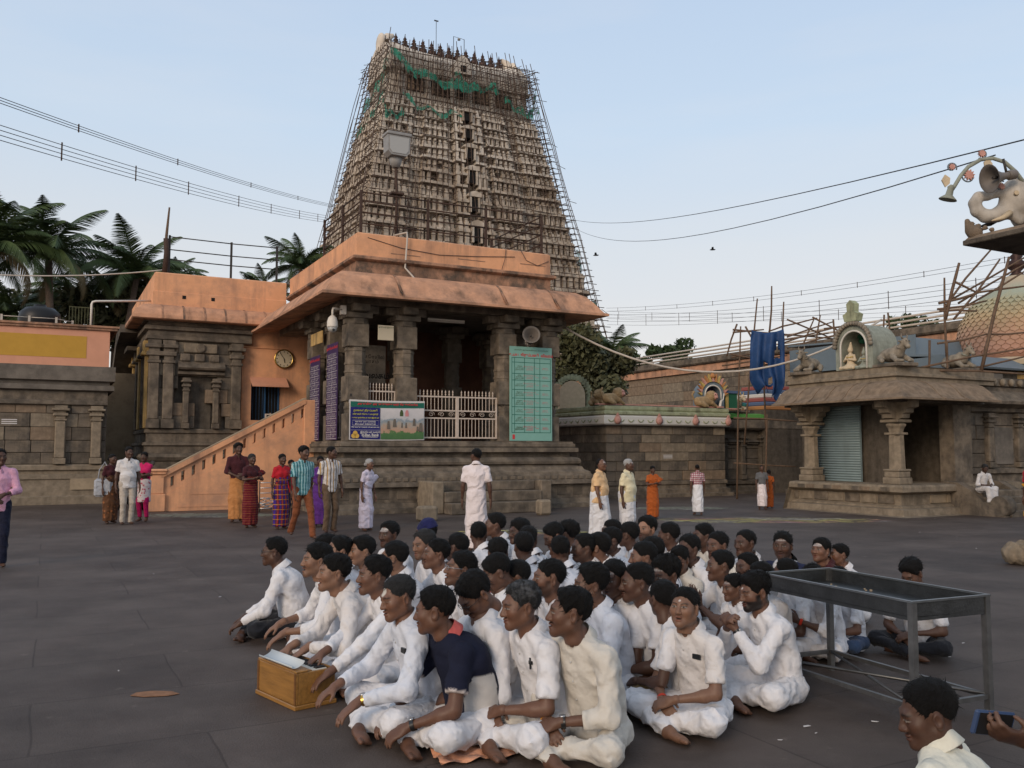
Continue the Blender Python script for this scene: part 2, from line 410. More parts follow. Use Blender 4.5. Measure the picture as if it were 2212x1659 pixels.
# ---------------------------------------------------------------- ground
g = MB(); N = 60
g.add([(-900, -40, 0), (900, -40, 0), (900, 1500, 0), (-900, 1500, 0)], [(0, 1, 2, 3)])
tag(g.build('ground', 'asphalt'), 'dark stone-grey courtyard paving, worn and dusty', None, None, 'structure')
def n_ramp_joints():
    """faint joints of the large paving slabs and scuffs, in the paving material"""
    m = MATS['asphalt']; n, l = m.node_tree.nodes, m.node_tree.links; b = n['Principled BSDF']
    tc = n.new('ShaderNodeTexCoord'); mp = n.new('ShaderNodeMapping'); mp.inputs['Rotation'].default_value = (0, 0, -GRID); l.new(tc.outputs['Object'], mp.inputs[0])
    nz = n.new('ShaderNodeTexNoise'); nz.inputs['Scale'].default_value = 1.4; l.new(tc.outputs['Object'], nz.inputs['Vector'])
    ad = n.new('ShaderNodeVectorMath'); ad.operation = 'MULTIPLY_ADD'; ad.inputs[1].default_value = (.05, .05, 0); l.new(nz.outputs['Color'], ad.inputs[0]); l.new(mp.outputs[0], ad.inputs[2])
    br = n.new('ShaderNodeTexBrick'); br.inputs['Scale'].default_value = 1.0; br.inputs['Brick Width'].default_value = 1.9; br.inputs['Row Height'].default_value = 1.15
    br.inputs['Mortar Size'].default_value = .009; br.inputs['Mortar Smooth'].default_value = .4
    br.inputs['Color1'].default_value = (1, 1, 1, 1); br.inputs['Color2'].default_value = (.76, .76, .77, 1); br.inputs['Mortar'].default_value = (.48, .46, .45, 1)
    l.new(ad.outputs[0], br.inputs['Vector'])
    src = b.inputs['Base Color'].links[0].from_socket
    mx = n.new('ShaderNodeMix'); mx.data_type = 'RGBA'; mx.blend_type = 'MULTIPLY'; mx.inputs[0].default_value = .85
    l.new(src, mx.inputs[6]); l.new(br.outputs['Color'], mx.inputs[7])
    # pale scuffs and litter specks
    n2 = n.new('ShaderNodeTexNoise'); n2.inputs['Scale'].default_value = 7; n2.inputs['Detail'].default_value = 10; l.new(tc.outputs['Object'], n2.inputs['Vector'])
    r2 = ramp(n, [(.66, (0, 0, 0)), (.74, (.5, .5, .5))]); l.new(n2.outputs['Fac'], r2.inputs[0])
    m2 = n.new('ShaderNodeMix'); m2.data_type = 'RGBA'; l.new(r2.outputs[0], m2.inputs[0]); l.new(mx.outputs[2], m2.inputs[6]); m2.inputs[7].default_value = (.17, .14, .12, 1)
    l.new(m2.outputs[2], b.inputs['Base Color'])
    b.inputs['Roughness'].default_value = .62
n_ramp_joints()
def chalk_mat(name, cols, sc):
    """powder drawing: broken strokes of coloured chalk, clear between"""
    m, n, l, b = new_mat(name); b.inputs['Roughness'].default_value = 1
    tc = n.new('ShaderNodeTexCoord')
    def nz(s, d=4):
        t = n.new('ShaderNodeTexNoise'); t.inputs['Scale'].default_value = s; t.inputs['Detail'].default_value = d; l.new(tc.outputs['Object'], t.inputs['Vector']); return t
    r = ramp(n, [(i / max(1, len(cols) - 1) * .5 + .25, c) for i, c in enumerate(cols)]); l.new(nz(sc * .25, 2).outputs['Fac'], r.inputs[0]); l.new(r.outputs[0], b.inputs['Base Color'])
    w = n.new('ShaderNodeTexWave'); w.wave_type = 'RINGS'; w.inputs['Scale'].default_value = 1.1; w.inputs['Distortion'].default_value = 9; w.inputs['Detail'].default_value = 4; l.new(tc.outputs['Object'], w.inputs['Vector'])
    mu = n.new('ShaderNodeMath'); mu.operation = 'MULTIPLY'; l.new(w.outputs['Fac'], mu.inputs[0]); l.new(nz(sc * 2.2, 8).outputs['Fac'], mu.inputs[1])
    gr = n.new('ShaderNodeTexGradient'); gr.gradient_type = 'SPHERICAL'; mp = n.new('ShaderNodeMapping'); mp.inputs['Scale'].default_value = (1, 1, 1); l.new(tc.outputs['Generated'], mp.inputs[0])
    mp.inputs['Location'].default_value = (-1, -1, 0); mp.inputs['Scale'].default_value = (2, 2, 0); l.new(mp.outputs[0], gr.inputs[0])
    m2 = n.new('ShaderNodeMath'); m2.operation = 'MULTIPLY'; l.new(mu.outputs[0], m2.inputs[0]); 
    rr = ramp(n, [(0, (0, 0, 0)), (.5, (1, 1, 1))]); l.new(gr.outputs['Fac'], rr.inputs[0]); l.new(rr.outputs[0], m2.inputs[1])
    r2 = ramp(n, [(.26, (0, 0, 0)), (.40, (.9, .9, .9))]); l.new(m2.outputs[0], r2.inputs[0]); l.new(r2.outputs[0], b.inputs['Alpha'])
def chalk(x, y, w, d, name, label):
    p = at_z(x, y); pts = [(w / 2 * math.cos(a), d / 2 * math.sin(a), 0) for a in np.linspace(0, 2 * PI, 33)[:-1]]
    o = MB().add(pts, [tuple(range(32))]).build('chalk_drawing', name, None, (p[0], p[1], .004)); tag(o, label, 'floor drawing', 'powder drawings on the courtyard floor')
chalk_mat('chalk_color', [(.10, .22, .36), (.45, .42, .38), (.50, .45, .12), (.42, .20, .17), (.44, .42, .42)], 2.2)
chalk_mat('chalk_white', [(.36, .35, .31), (.30, .33, .24), (.44, .42, .38)], 2.6)
chalk(1670, 1124, 8.5, 2.6, 'chalk_color', 'colourful smudged chalk floor drawing before the pillared shrine')
chalk(455, 1113, 5.6, 2.4, 'chalk_white', 'worn whitish chalk floor drawing at the foot of the orange staircase')
chalk(1465, 1098, 4.5, 2.2, 'chalk_white', 'faint pale chalk floor drawing near the low stone shrine')
chalk(1130, 1150, 4.5, 2.0, 'chalk_color', 'faint chalk marks before the pavilion steps')
# ---------------------------------------------------------------- wall building: courses of separate blocks
BLOCKM = ['stone', 'stone', 'stone', 'stone_light', 'stone_warm', 'stone_dark']
BOXC = {}
def block(parent, x0, x1, y0, y1, z0, z1, m, name='stone_block'):
    """one dressed stone, its mesh shared by stones of the same size"""
    k = (round(x1 - x0, 3), round(y1 - y0, 3), round(z1 - z0, 3), m)
    if k not in BOXC:
        mb = MB().box(0, k[0], 0, k[1], 0, k[2], .012); me = bpy.data.meshes.new(name); me.from_pydata(mb.v, [], mb.f); me.update(); me.materials.append(MATS[m]); BOXC[k] = me
    return link(name, BOXC[k], None, parent, (x0, y0, z0))
def courses(parent, x0, x1, y, rows, bw, seed, mats=BLOCKM, depth=.25, face='y', holes=()):
    """wall of stones: rows = list of z levels; face y looks to -y, face x looks to -x"""
    r = random.Random(seed)
    for i in range(len(rows) - 1):
        z0, z1 = rows[i], rows[i + 1]; x = x0
        first = r.uniform(.4, 1.0)
        while x < x1 - .01:
            w = round(bw * (first if x == x0 else r.choice([.7, .85, 1.0, 1.15, 1.35])), 2); xe = min(x + w, x1)
            if x1 - xe < bw * .35: xe = x1
            pr = r.choice([0, .008, .015, .022]); m = r.choice(mats); mid = (x + xe) / 2
            if not any(a < mid < b and c < (z0 + z1) / 2 < d for a, b, c, d in holes):
                if face == 'y': block(parent, x + .006, xe - .006, y - pr, y + depth, z0 + .006, z1 - .006, m)
                else: block(parent, y - pr, y + depth, x + .006, xe - .006, z0 + .006, z1 - .006, m)
            x = xe
def moulding(parent, prof, path, m, name='moulding', closed=False):
    return MB().strip(prof, path, closed).build(name, m, parent)
def text_mesh(txt, size, m, parent, loc, name='lettering', rot=None, align='CENTER', bold=0.0, depth=.002):
    cu = bpy.data.curves.new(name, 'FONT'); cu.body = txt; cu.size = size; cu.align_x = align; cu.align_y = 'CENTER'; cu.extrude = 0; cu.offset = bold; cu.resolution_u = 1
    o = bpy.data.objects.new(name, cu); COL.objects.link(o)
    me = bpy.data.meshes.new_from_object(o.evaluated_get(bpy.context.evaluated_depsgraph_get()))
    bpy.data.objects.remove(o); bpy.data.curves.remove(cu)
    me.materials.clear(); r = link(name, me, m, parent, loc); r.rotation_euler = rot or (PI / 2, 0, 0)
    r['kind'] = 'stuff'
    return r
# ---------------------------------------------------------------- the pavilion
pav = tthing('temple_pavilion', 'orange-roofed open temple pavilion on a tall moulded stone plinth', 'pavilion')
PL = [(.22, 1.95), (.22, 1.90), (.27, 1.88), (.27, 1.80), (.22, 1.78), (.34, 1.76), (.34, 1.64), (.14, 1.62), (.14, 1.50), (.30, 1.48), (.38, 1.43), (.40, 1.36), (.38, 1.29), (.30, 1.25), (.32, 1.22), (.42, 1.20), (.46, 1.12), (.60, 1.05), (.62, .98), (.66, .96), (.66, .82), (.74, .80), (.76, .70), (.60, .68), (.58, .28), (.68, .26), (.72, .14), (.84, .12), (.84, .0)]
ppath = [(0, 4.6), (0, 0), (6.85, 0), (6.85, 8)]
moulding(pav, PL, ppath, 'stone', 'plinth')
MB().box(-.2, 7.05, -.2, 8, 1.80, 1.952).build('floor_slab', 'stone', pav)
r = random.Random(3)
for k in range(34):                                  # carved bosses of the frieze
    x = -.5 + k * .235
    if x < 7.4: MB().box(0, .15 + r.uniform(-.02, .02), 0, .03, 0, .10, .02).build('frieze_carving', 'stone', pav, (x, -.685, .84))
for k in range(14):
    MB().box(0, .34, 0, .02, 0, .26, .015).build('plinth_panel', r.choice(['stone', 'stone_dark']), pav, (-.45 + k * .56, -.598, .36))
for i, (w, z0, z1, y1) in enumerate(((.0, 0, .30, -2.15), (.0, .30, .58, -1.75), (.0, .58, .84, -1.35))):
    MB().box(2.15, 5.1, y1, -.70, z0 + .002, z1, .02).build('step', 'stone', pav)
MB().box(2.15 - .35, 2.15, -1.7, -.62, 0, .86, .03).build('step_cheek', 'stone_light', pav)
MB().box(5.1, 5.45, -1.7, -.62, 0, .86, .03).build('step_cheek', 'stone', pav)
def pillar(p, z0, z1, w, m='stone', name='pillar'):
    h = z1 - z0; b = MB(); a = w / 2
    def sq(u0, u1, k): b.box(-a * k, a * k, -a * k, a * k, z0 + h * u0, z0 + h * u1, .015)
    def oc(u0, u1, k): b.lathe([(a * k, z0 + h * u0), (a * k, z0 + h * u1)], sq=8)
    sq(0, .20, 1.0); oc(.20, .29, .88); oc(.235, .255, .95); sq(.29, .475, 1.06); oc(.475, .69, .90); oc(.50, .515, .97); oc(.56, .575, .97); oc(.66, .675, .97); sq(.69, .86, 1.04)
    oc(.86, .90, 1.12); sq(.90, .94, 1.3)
    b.box(-a * 2.1, a * 2.1, -a * .8, a * .8, z0 + h * .94, z1, .02); b.box(-a * .8, a * .8, -a * 2.1, a * 2.1, z0 + h * .943, z1 - .003, .02)
    return b.build(name, m, pav, (*p, 0))
for p in ((.28, .28), (1.71, .28), (4.92, .28), (6.42, .28), (.28, 2.1), (.28, 4.0), (6.42, 2.4), (6.42, 4.2)): pillar(p, 1.95, 5.72, .58)
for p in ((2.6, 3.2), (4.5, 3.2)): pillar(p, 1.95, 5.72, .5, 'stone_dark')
MB().box(-.05, 6.9, -.05, .6, 5.722, 5.95).build('beam', 'stone', pav); MB().box(-.055, .6, .6, 8, 5.722, 5.95).build('beam', 'stone', pav); MB().box(6.2, 6.9, .6, 8, 5.722, 5.95).build('beam', 'stone', pav)
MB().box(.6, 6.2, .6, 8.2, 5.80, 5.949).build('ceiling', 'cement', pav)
MB().box(1.1, 6.85, 5.2, 5.4, 1.955, 5.8).build('back_wall', 'shaded_plaster', pav)
MB().box(6.75, 6.95, 4.4, 8, 1.955, 5.72).build('side_wall', 'pink_plaster', pav)
EV = [(-.2, 6.64), (.05, 6.62), (.30, 6.56), (.52, 6.42), (.70, 6.22), (.84, 6.02), (.93, 5.90), (1.04, 5.86), (1.04, 5.79), (.95, 5.775), (.5, 5.84), (.0, 5.951), (-.2, 5.951)]
epath = [(0, 8.0), (0, 0), (6.85, 0), (6.85, 8.0)]
ev = moulding(pav, EV, epath, 'orange_weathered', 'eave')
for x in (1.15, 4.35, 6.1): MB().strip([(a + .012, b + .012) for a, b in EV[1:8]], [(x, 0), (x + .07, 0)]).build('eave_seam', 'stain_ledge', ev)
PP = [(-.28, 6.62), (-.28, 7.0), (-.20, 7.03), (-.14, 7.06), (-.14, 7.13), (-.2, 7.16), (-.28, 7.18)]
moulding(pav, PP, epath, 'stain_ledge', 'parapet_band')
moulding(pav, [(-.281, 7.18), (-.281, 7.80), (-.34, 7.84), (-.6, 7.84), (-.64, 7.80), (-.64, 6.9)], epath, 'orange_plaster', 'parapet')
MB().box(.3, 6.5, .3, 10, 6.6, 6.95).build('roof_slab', 'cement', pav)
for k in range(3): MB().box(1.0, 2.0, -.004, .0, 0, .05).build('plaster_patch', 'stain_ledge', pav, (.4 + k * 2.1, .28, 7.3 + .06 * k)).scale = (.9, 1, .5)
# white steel fence and gate between the pillars
mat('gate_paint', (.58, .48, .40), .5, noise=.12, nscale=12)
def grille(name, label, x0, x1, z0, z1, n, rails, fix, plane='y', spikes=True, scroll=None, cat='fence', group=None):
    t = tthing(name, label, cat, fix, group)
    L = x1 - x0
    def add(mb, nm):
        return mb.build(nm, 'gate_paint', t)
    def P(x, z): return (x, 0, z) if plane == 'y' else (0, x, z)
    for z in rails:
        b = MB(); b.box(x0, x1, -.018, .018, z - .02, z + .02) if plane == 'y' else b.box(-.018, .018, x0, x1, z - .02, z + .02); add(b, 'rail')
    for x in (x0, x1):
        b = MB(); b.box(x - .022, x + .022, -.022, .022, z0, rails[-1] + .02) if plane == 'y' else b.box(-.022, .022, x - .022, x + .022, z0, rails[-1] + .02); add(b, 'frame_post')
    me = None
    for i in range(1, n):
        x = x0 + L * i / n
        if scroll:
            for za, zb in ((z0, scroll[0]), (scroll[1], rails[-1])):
                link_bar(t, P(x, 0), za, zb, False)
            if spikes: link_bar(t, P(x, 0), rails[-1], z1, True)
        else: link_bar(t, P(x, 0), z0, z1, spikes)
    return t
BARC = {}
def link_bar(t, p, za, zb, spike):
    k = (round(zb - za, 3), spike)
    if k not in BARC:
        b = MB().tube([(0, 0, 0), (0, 0, zb - za - (.09 if spike else 0))], .010, 6)
        if spike:
            h = zb - za; b.lathe([(.012, h - .16), (.026, h - .13), (.012, h - .11), (.014, h - .09), (.022, h - .06), (.012, h - .03), (.002, h)], n=6)
        me = bpy.data.meshes.new('bar'); me.from_pydata(b.v, [], b.f); me.update(); me.materials.append(MATS['gate_paint']); BARC[k] = me
    return link('bar', BARC[k], None, t, (p[0], p[1], za))
gate_x = ((2.02, 3.32), (3.32, 4.62))
for k, (a, b_) in enumerate(gate_x):
    t = grille('gate_leaf', ['white steel gate leaf with scrollwork beside the bank banner', 'white steel gate leaf with scrollwork beside the green board pillar'][k], 0, b_ - a - .05, .08, 1.48, 11, (.10, .66, .88, 1.28), (a + .025, .12, 1.955), scroll=(.66, .88), cat='gate')
    for j in range(4):
        s = MB(); x0 = .16 + j * .31; sg = 1 if j % 2 == 0 else -1
        s.tube([(x0 + sg * (.02 + .075 * q / 12) * math.cos(q * .75), 0, .77 + (.01 + .07 * q / 12) * math.sin(q * .75) * .95) for q in range(14)], .008, 5); s.build('scroll', 'gate_paint', t)
grille('fence_panel', 'short white spiked railing above the bank banner', 0, .82, .08, 1.62, 9, (.10, 1.38), (.58, .12, 1.955))
grille('fence_panel', 'white spiked railing on the side of the pavilion between the purple boards', 0, .9, .08, 1.5, 8, (.10, 1.3), (.30, 1.05, 1.955), plane='x')
# ---------------------------------------------------------------- boards and banners on the pavilion
def board(name, label, p, w, h, m, rz=0.0, th=.03, cat='sign', tilt=0.0):
    t = tthing(name, label, cat, p, None, rz); MB().box(0, w, -th, 0, 0, h, .006).build('panel', m, t); t.rotation_euler = (tilt, 0, GRID + rz); return t
t = board('notice_board', 'tall pale green notice board with a ruled table and red heading', (4.93, -.09, 1.97), 1.46, 2.84, 'green_board')
y = -.034
hor = [.25, .52, .78, 1.02, 1.28, 1.54, 1.82, 2.02, 2.36, 2.50]
for z in hor: MB().box(.07, 1.40, y, y + .003, z - .008, z + .008).build('ruled_line', 'green_line', t)
for x in (.07, .16, .50, .84, 1.03, 1.40): MB().box(x - .007, x + .007, y - .001, y + .002, .25, 2.50).build('ruled_line', 'green_line', t)
text_mesh('உபய  திருப்பணி  விவரம்', .112, 'red_print', t, (.735, y, 2.585), bold=.004)
text_mesh('அருள்மிகு அருணாசலேசுவரர் திருக்கோயில்', .048, 'dark_print', t, (.735, y, 2.735))
wl1 = ['பூதம்\nவகையறா\nதிருப்பணி', 'ராஜ\nகோபுரம்\nதிருப்பணி', 'வடக்கு\nதிருப்பணி', 'கிழக்கு\nகோபுரம்\nதிருப்பணி', 'தெற்கு\nமண்டபம்\nதிருப்பணி', 'மேற்கு\nகோபுரம்', 'நந்தி\nமண்டபம்\nதிருப்பணி', 'பிரகாரம்\nதிருப்பணி', 'மதில்\nதிருப்பணி']
for i in range(9):
    zc = (hor[8 - i - 1 + (0)] + hor[8 - i]) / 2 if i < 8 else (hor[0] + hor[1]) / 2
    zc = (hor[8 - min(i, 7)] + hor[7 - min(i, 7)]) / 2 if i < 8 else .37
    text_mesh(wl1[i], .052, 'dark_print', t, (.33, y, zc)); text_mesh('திரு நன்கொடை\nஉபயதாரர்\nசென்னை', .048, 'pink_print', t, (.67, y, zc))
    text_mesh('10,000', .042, 'pink_print', t, (.935, y, zc)); text_mesh('நிறைவு\nபணி  நடை', .04, 'pink_print', t, (1.21, y, zc))
MB().box(.09, .17, y - .002, y, .05, .19, .02).build('red_emblem', 'red_print', t)
t = thing('bank_banner', 'printed bank banner with a blue text panel and an aerial temple view', 'banner', O3((.02, -.05, 1.98)), GRID)
def sagsheet(name, x0, x1, z0, z1, m, yo, n=16):
    V, F = [], []
    for i in range(n + 1):
        for j in range(5):
            x = x0 + (x1 - x0) * i / n; z = z0 + (z1 - z0) * j / 4
            V.append((x, yo + .012 * math.sin(x * 6 + z * 3), z - .018 * math.sin(PI * (x / 2.2))))
    for i in range(n):
        for j in range(4): F.append((i * 5 + j, i * 5 + 5 + j, i * 5 + 6 + j, i * 5 + 1 + j))
    o = MB().add(V, F, True).build(name, m, t); return o
sh = sagsheet('banner_cloth', 0, 2.2, 0, 1.10, 'white_print', -.03)
sagsheet('heading_strip', .03, 2.18, .90, 1.05, 'green_line', -.045); sagsheet('blue_panel', .03, .88, .03, .895, 'navy_print', -.045)
def banner_pic():
    m, n, l, b = new_mat('banner_picture'); tc = n.new('ShaderNodeTexCoord'); sp = n.new('ShaderNodeSeparateXYZ'); l.new(tc.outputs['Generated'], sp.inputs[0])
    r = ramp(n, [(0, (.05, .13, .04)), (.22, (.07, .16, .05)), (.27, (.45, .27, .18)), (.40, (.42, .30, .22)), (.50, (.36, .33, .29)), (.60, (.22, .27, .31)), (.68, (.52, .50, .50)), (1, (.62, .58, .58))])
    nz = n.new('ShaderNodeTexNoise'); nz.inputs['Scale'].default_value = 9; nz.inputs['Detail'].default_value = 6; l.new(tc.outputs['Object'], nz.inputs['Vector'])
    ma = n.new('ShaderNodeMath'); ma.operation = 'MULTIPLY_ADD'; ma.inputs[1].default_value = .42; l.new(nz.outputs['Fac'], ma.inputs[0])
    mb = n.new('ShaderNodeMath'); mb.operation = 'SUBTRACT'; mb.inputs[1].default_value = .21; l.new(ma.outputs[0], mb.inputs[0]); l.new(sp.outputs['Z'], ma.inputs[2]); l.new(mb.outputs[0], r.inputs[0])
    l.new(r.outputs[0], b.inputs['Base Color']); b.inputs['Roughness'].default_value = .5
banner_pic(); sagsheet('printed_view', .90, 2.18, .03, .895, 'banner_picture', -.045)
for (x, z, w, h) in ((1.12, .30, .09, .22), (1.30, .36, .11, .22), (1.52, .34, .06, .14), (1.64, .33, .07, .15), (1.88, .40, .09, .20), (2.08, .24, .12, .24), (1.98, .26, .06, .12)):
    MB().prism([(-w / 2, 0), (w / 2, 0), (w * .28, h), (-w * .28, h)], -.003, 0).build('printed_tower', 'cement', t, (x, -.055, z))
for x, m in ((1.50, 'dark_print'), (1.66, 'pink_print')): MB().prism([(-.05, 0), (.05, 0), (.055, .08), (.03, .17), (-.02, .18), (-.05, .10)], -.003, 0).build('printed_figure', m, t, (x, -.056, .66))
text_mesh('அருள்மிகு அருணாசலேசுவரர் திருக்கோயில்', .072, 'red_print', t, (1.1, -.066, .985), bold=.003)
for txt, z, s, m in (('தாங்கள் திருப்பணி', .80, .066, 'yellow_print'), ('விரும்பி செய்ய உபயதாரர்', .70, .052, 'yellow_print'), ('உங்கள் நன்கொடை எண் இந்தியன்', .60, .041, 'yellow_print'), ('கணக்கு எண்: 6207557452', .49, .046, 'white_print'), ('IFSC எண்: IDIB000T145', .425, .056, 'white_print'), ('திருவண்ணாமலை தலைமையகம்', .345, .044, 'white_print'), ('இந்தியன் வங்கி', .205, .066, 'white_print'), ('TIRUVANNAMALAI BRANCH', .075, .034, 'white_print')):
    text_mesh(txt, s, m, t, (.45 if z > .25 else .59, -.066, z), bold=.0015)
text_mesh('Indian Bank', .105, 'white_print', t, (.59, -.066, .13), bold=.003)
for k in range(3):
    a = R(90 + 120 * k); MB().lathe([(.065, 0), (.065, .003)], (.165 + .055 * math.cos(a), -.062, .13 + .05 * math.sin(a)), 14, 1).build('emblem_petal', 'gold_print', t)
MB().tube([(.09, -.064, .395), (.82, -.064, .395), (.82, -.064, .53), (.09, -.064, .53), (.09, -.064, .395)], .004, 4).build('rounded_frame', 'white_print', t); MB().box(.04, .87, -.064, -.060, .262, .268).build('rule', 'white_print', t)
def purple(label, y0, w, z0, h, nrow, seed):
    t = thing('purple_board', label, 'sign', O3((-.10, y0 + w, z0)), GRID - PI / 2, 'purple donor boards')
    MB().box(0, w, -.025, 0, 0, h, .005).build('panel', 'purple_board', t); rr = random.Random(seed)
    text_mesh('நன்கொடை விவரம்', .105, 'red_print', t, (w / 2, -.029, h - .13), bold=.003)
    for i in range(nrow):
        z = (h - .28) * i / nrow + .03
        MB().box(.02, w - .02, -.029, -.026, z, z + .012).build('ruled_line', 'white_print', t)
        for x, wd in ((w * .26, .32), (w * .72, .4)):
            text_mesh(rr.choice(['திரு ராமன்\nசென்னை', 'திரு முருகன்\nமதுரை கிளை', 'திருமதி லலிதா\nவேலூர்', 'திரு குமார்\nபணி நிறைவு', 'ஸ்ரீ சிவன் அடியார்\nதிருச்சி']), .058, 'white_print', t, (x, -.029, z + (h - .28) / nrow * .5))
    MB().box(w * .48, w * .48 + .01, -.028, -.025, .02, h - .28).build('ruled_line', 'white_print', t)
purple('purple board with white Tamil lettering next to the corner pillar', .62, 1.05, 1.98, 2.75, 13, 1)
purple('purple board with white Tamil lettering beside the staircase landing', 2.45, 1.05, 1.98, 2.55, 12, 2)
t = board('plate', 'small blank cream plate hung between two front pillars', (.80, -.1, 4.75), .46, .42, 'clock_face'); text_mesh('அனுமதி இல்லை', .05, 'dark_print', t, (.24, -.033, .36))
t = thing('plate', 'slanting blank ochre sign board above the side pillars', 'sign', O3((-.16, 3.25, 4.85)), GRID - PI / 2); MB().prism([(0, 0), (1.25, 0), (1.25, .36), (0, .36)], -.03, 0).build('panel', 'ochre_plaster', t)
t = thing('paper_notice', 'small white paper notice pasted beside the banner', 'notice', O3((.02, -.02, 2.98)), GRID); MB().box(0, .17, -.006, 0, 0, .36).build('sheet', 'white_print', t); MB().box(.03, .09, -.009, -.005, .18, .26).build('photo', 'dark_iron', t)
t = thing('office_sign', 'dark sign with black Tamil lettering inside the pavilion', 'sign', O3((.62, 2.0, 3.7)), GRID); MB().box(0, 1.15, -.03, 0, 0, 1.15).build('panel', 'cement', t)
text_mesh('அலுவலகம்', .22, 'black_void', t, (.58, -.034, .22), bold=.006); text_mesh('திருக்கோயில்\nநிர்வாகம்', .14, 'black_void', t, (.58, -.034, .72))
t = tthing('desk', 'dark wooden desk inside the pavilion behind the gate', 'desk', (2.6, 2.2, 1.955)); MB().box(0, 1.3, 0, .6, .72, .76, .01).build('top', 'rust', t); MB().box(.03, 1.27, .05, .08, .1, .72).build('front_panel', 'rust', t)
for x in (.04, 1.26):
    for y_ in (.05, .55): MB().box(x - .03, x + .03, y_ - .03, y_ + .03, 0, .719).build('leg', 'rust', t)
# camera, horn, lamp tube
t = tthing('security_camera', 'white dome security camera on a bracket under the eave', 'camera', (-.55, -.3, 4.85))
MB().lathe([(.0, .0), (.07, .01), (.115, .06), (.135, .14)], n=18).build('dome', 'lamp_glass', t); MB().lathe([(.14, .14), (.145, .17), (.14, .30), (.11, .40), (.05, .46), (.03, .47)], n=18).build('housing', 'white_paint', t)
MB().tube([(0, 0, .46), (0, 0, .60), (.02, .02, .66), (.35, .25, .68)], .03, 8).build('arm', 'white_paint', t); MB().box(.3, .45, .2, .36, .55, .80, .01).build('bracket', 'white_paint', t); MB().lathe([(.034, 0), (.036, .01)], (0, -.118, .06), 10, 1).build('lens', 'black_plastic', t)
def horn(name, label, loc, rz, tilt, L, r):
    t = thing(name, label, 'loudspeaker', loc, rz); t.rotation_euler = (tilt, 0, rz)
    MB().lathe([(r * .22, -L * .45), (r * .26, -L * .1), (r * .24, 0), (r * .3, L * .25), (r * .5, L * .6), (r * .78, L * .85), (r, L), (r * .985, L * 1.01), (r * .74, L * .86), (r * .4, L * .55), (r * .1, L * .3)], n=20, axis=1).build('horn', 'horn_grey', t)
    MB().lathe([(r * .3, -L * .62), (r * .34, -L * .58), (r * .34, -L * .2), (r * .3, -L * .15)], n=14, axis=1).build('driver', 'horn_grey', t)
    MB().tube([(0, L * .1, 0), (0, L * .1, r * 1.2)], .018, 6).build('bracket', 'dark_iron', t); MB().tube([(0, -L * .5, 0), (0, -L * .8, 0)], r * .1, 8).build('tweeter', 'dark_iron', t)
    return t
mat('horn_grey', (.15, .13, .115), .5, noise=.15, nscale=8)
horn('loudspeaker', 'grey horn loudspeaker under the pavilion eave above the green board', O3((5.62, -.15, 5.05)), GRID + R(-25), R(-12), .42, .27)
t = tthing('lamp_tube', 'white fluorescent tube lamp under the pavilion ceiling', 'lamp', (2.7, .9, 5.55)); MB().tube([(0, 0, 0), (1.2, 0, 0)], .02, 8).build('tube', 'white_paint', t); MB().box(0, 1.2, -.03, .03, .025, .08).build('batten', 'white_paint', t)
# roof rail, flood lamp, pipes
def railing(name, label, pts, z0, hts, m='rust', post_h=1.25, r=.022, cat='railing', every=None):
    t = tthing(name, label, cat, (pts[0][0], pts[0][1], z0)); o = np.array([pts[0][0], pts[0][1], 0.])
    P = [np.array([x, y, 0.]) - o for x, y in pts]
    for p in P: MB().box(p[0] - .035, p[0] + .035, p[1] - .035, p[1] + .035, 0, post_h).build('post', m, t)
    for h in hts:
        for i in range(len(P) - 1): MB().tube([P[i] + (0, 0, h), P[i + 1] + (0, 0, h)], r, 6).build('rail', m, t)
    return t
railing('roof_railing', 'rusty steel railing on the pavilion parapet', [(.45, 4.2), (.45, 2.2), (.45, .45), (2.5, .45), (4.4, .45), (6.35, .45), (6.35, 4.0)], 7.842, (.3, .62, .94, 1.2))
t = tthing('flood_lamp', 'grey flood lamp on a rusty pole standing on the pavilion roof', 'lamp', (1.75, 1.2, 6.95))
MB().tube([(0, 0, 0), (.05, 0, 2.4), (.02, 0, 2.9), (0, 0, 3.35)], .045, 8).build('pole', 'rust', t)
for a in (-.35, .35): MB().tube([(a, .1, .0), (.04, 0, 1.6)], .02, 5).build('strut', 'rust', t)
MB().box(-.16, .24, -.12, .12, 2.38, 2.44).build('bracket_plate', 'rust', t); MB().lathe([(.10, 3.2), (.18, 3.35), (.20, 3.55)], n=10).build('neck', 'grey_paint', t)
hd = MB(); hd.prism([(-.34, 3.62), (-.24, 3.5), (.24, 3.5), (.34, 3.62), (.36, 4.1), (-.36, 4.1)], -.3, .12); hd.build('housing', 'grey_paint', t); MB().box(-.39, .39, -.34, .16, 4.102, 4.2, .02).build('lid', 'grey_paint', t); MB().prism([(-.29, 3.66), (-.21, 3.56), (.21, 3.56), (.29, 3.66), (.31, 4.05), (-.31, 4.05)], -.315, -.301).build('glass', 'lamp_glass', t)
t = tthing('drain_pipe', 'pale plastic drain pipe bent over the pavilion parapet', 'pipe', (1.75, .25, 6.3)); MB().tube([(-.25, .3, 1.62), (0, -.05, 1.66), (0, -.08, 1.5), (-.05, -.05, .62), (.02, -.35, .38), (.1, -.75, .05), (.16, -1.0, -.28)], .028, 8).build('pipe', 'pvc', t)
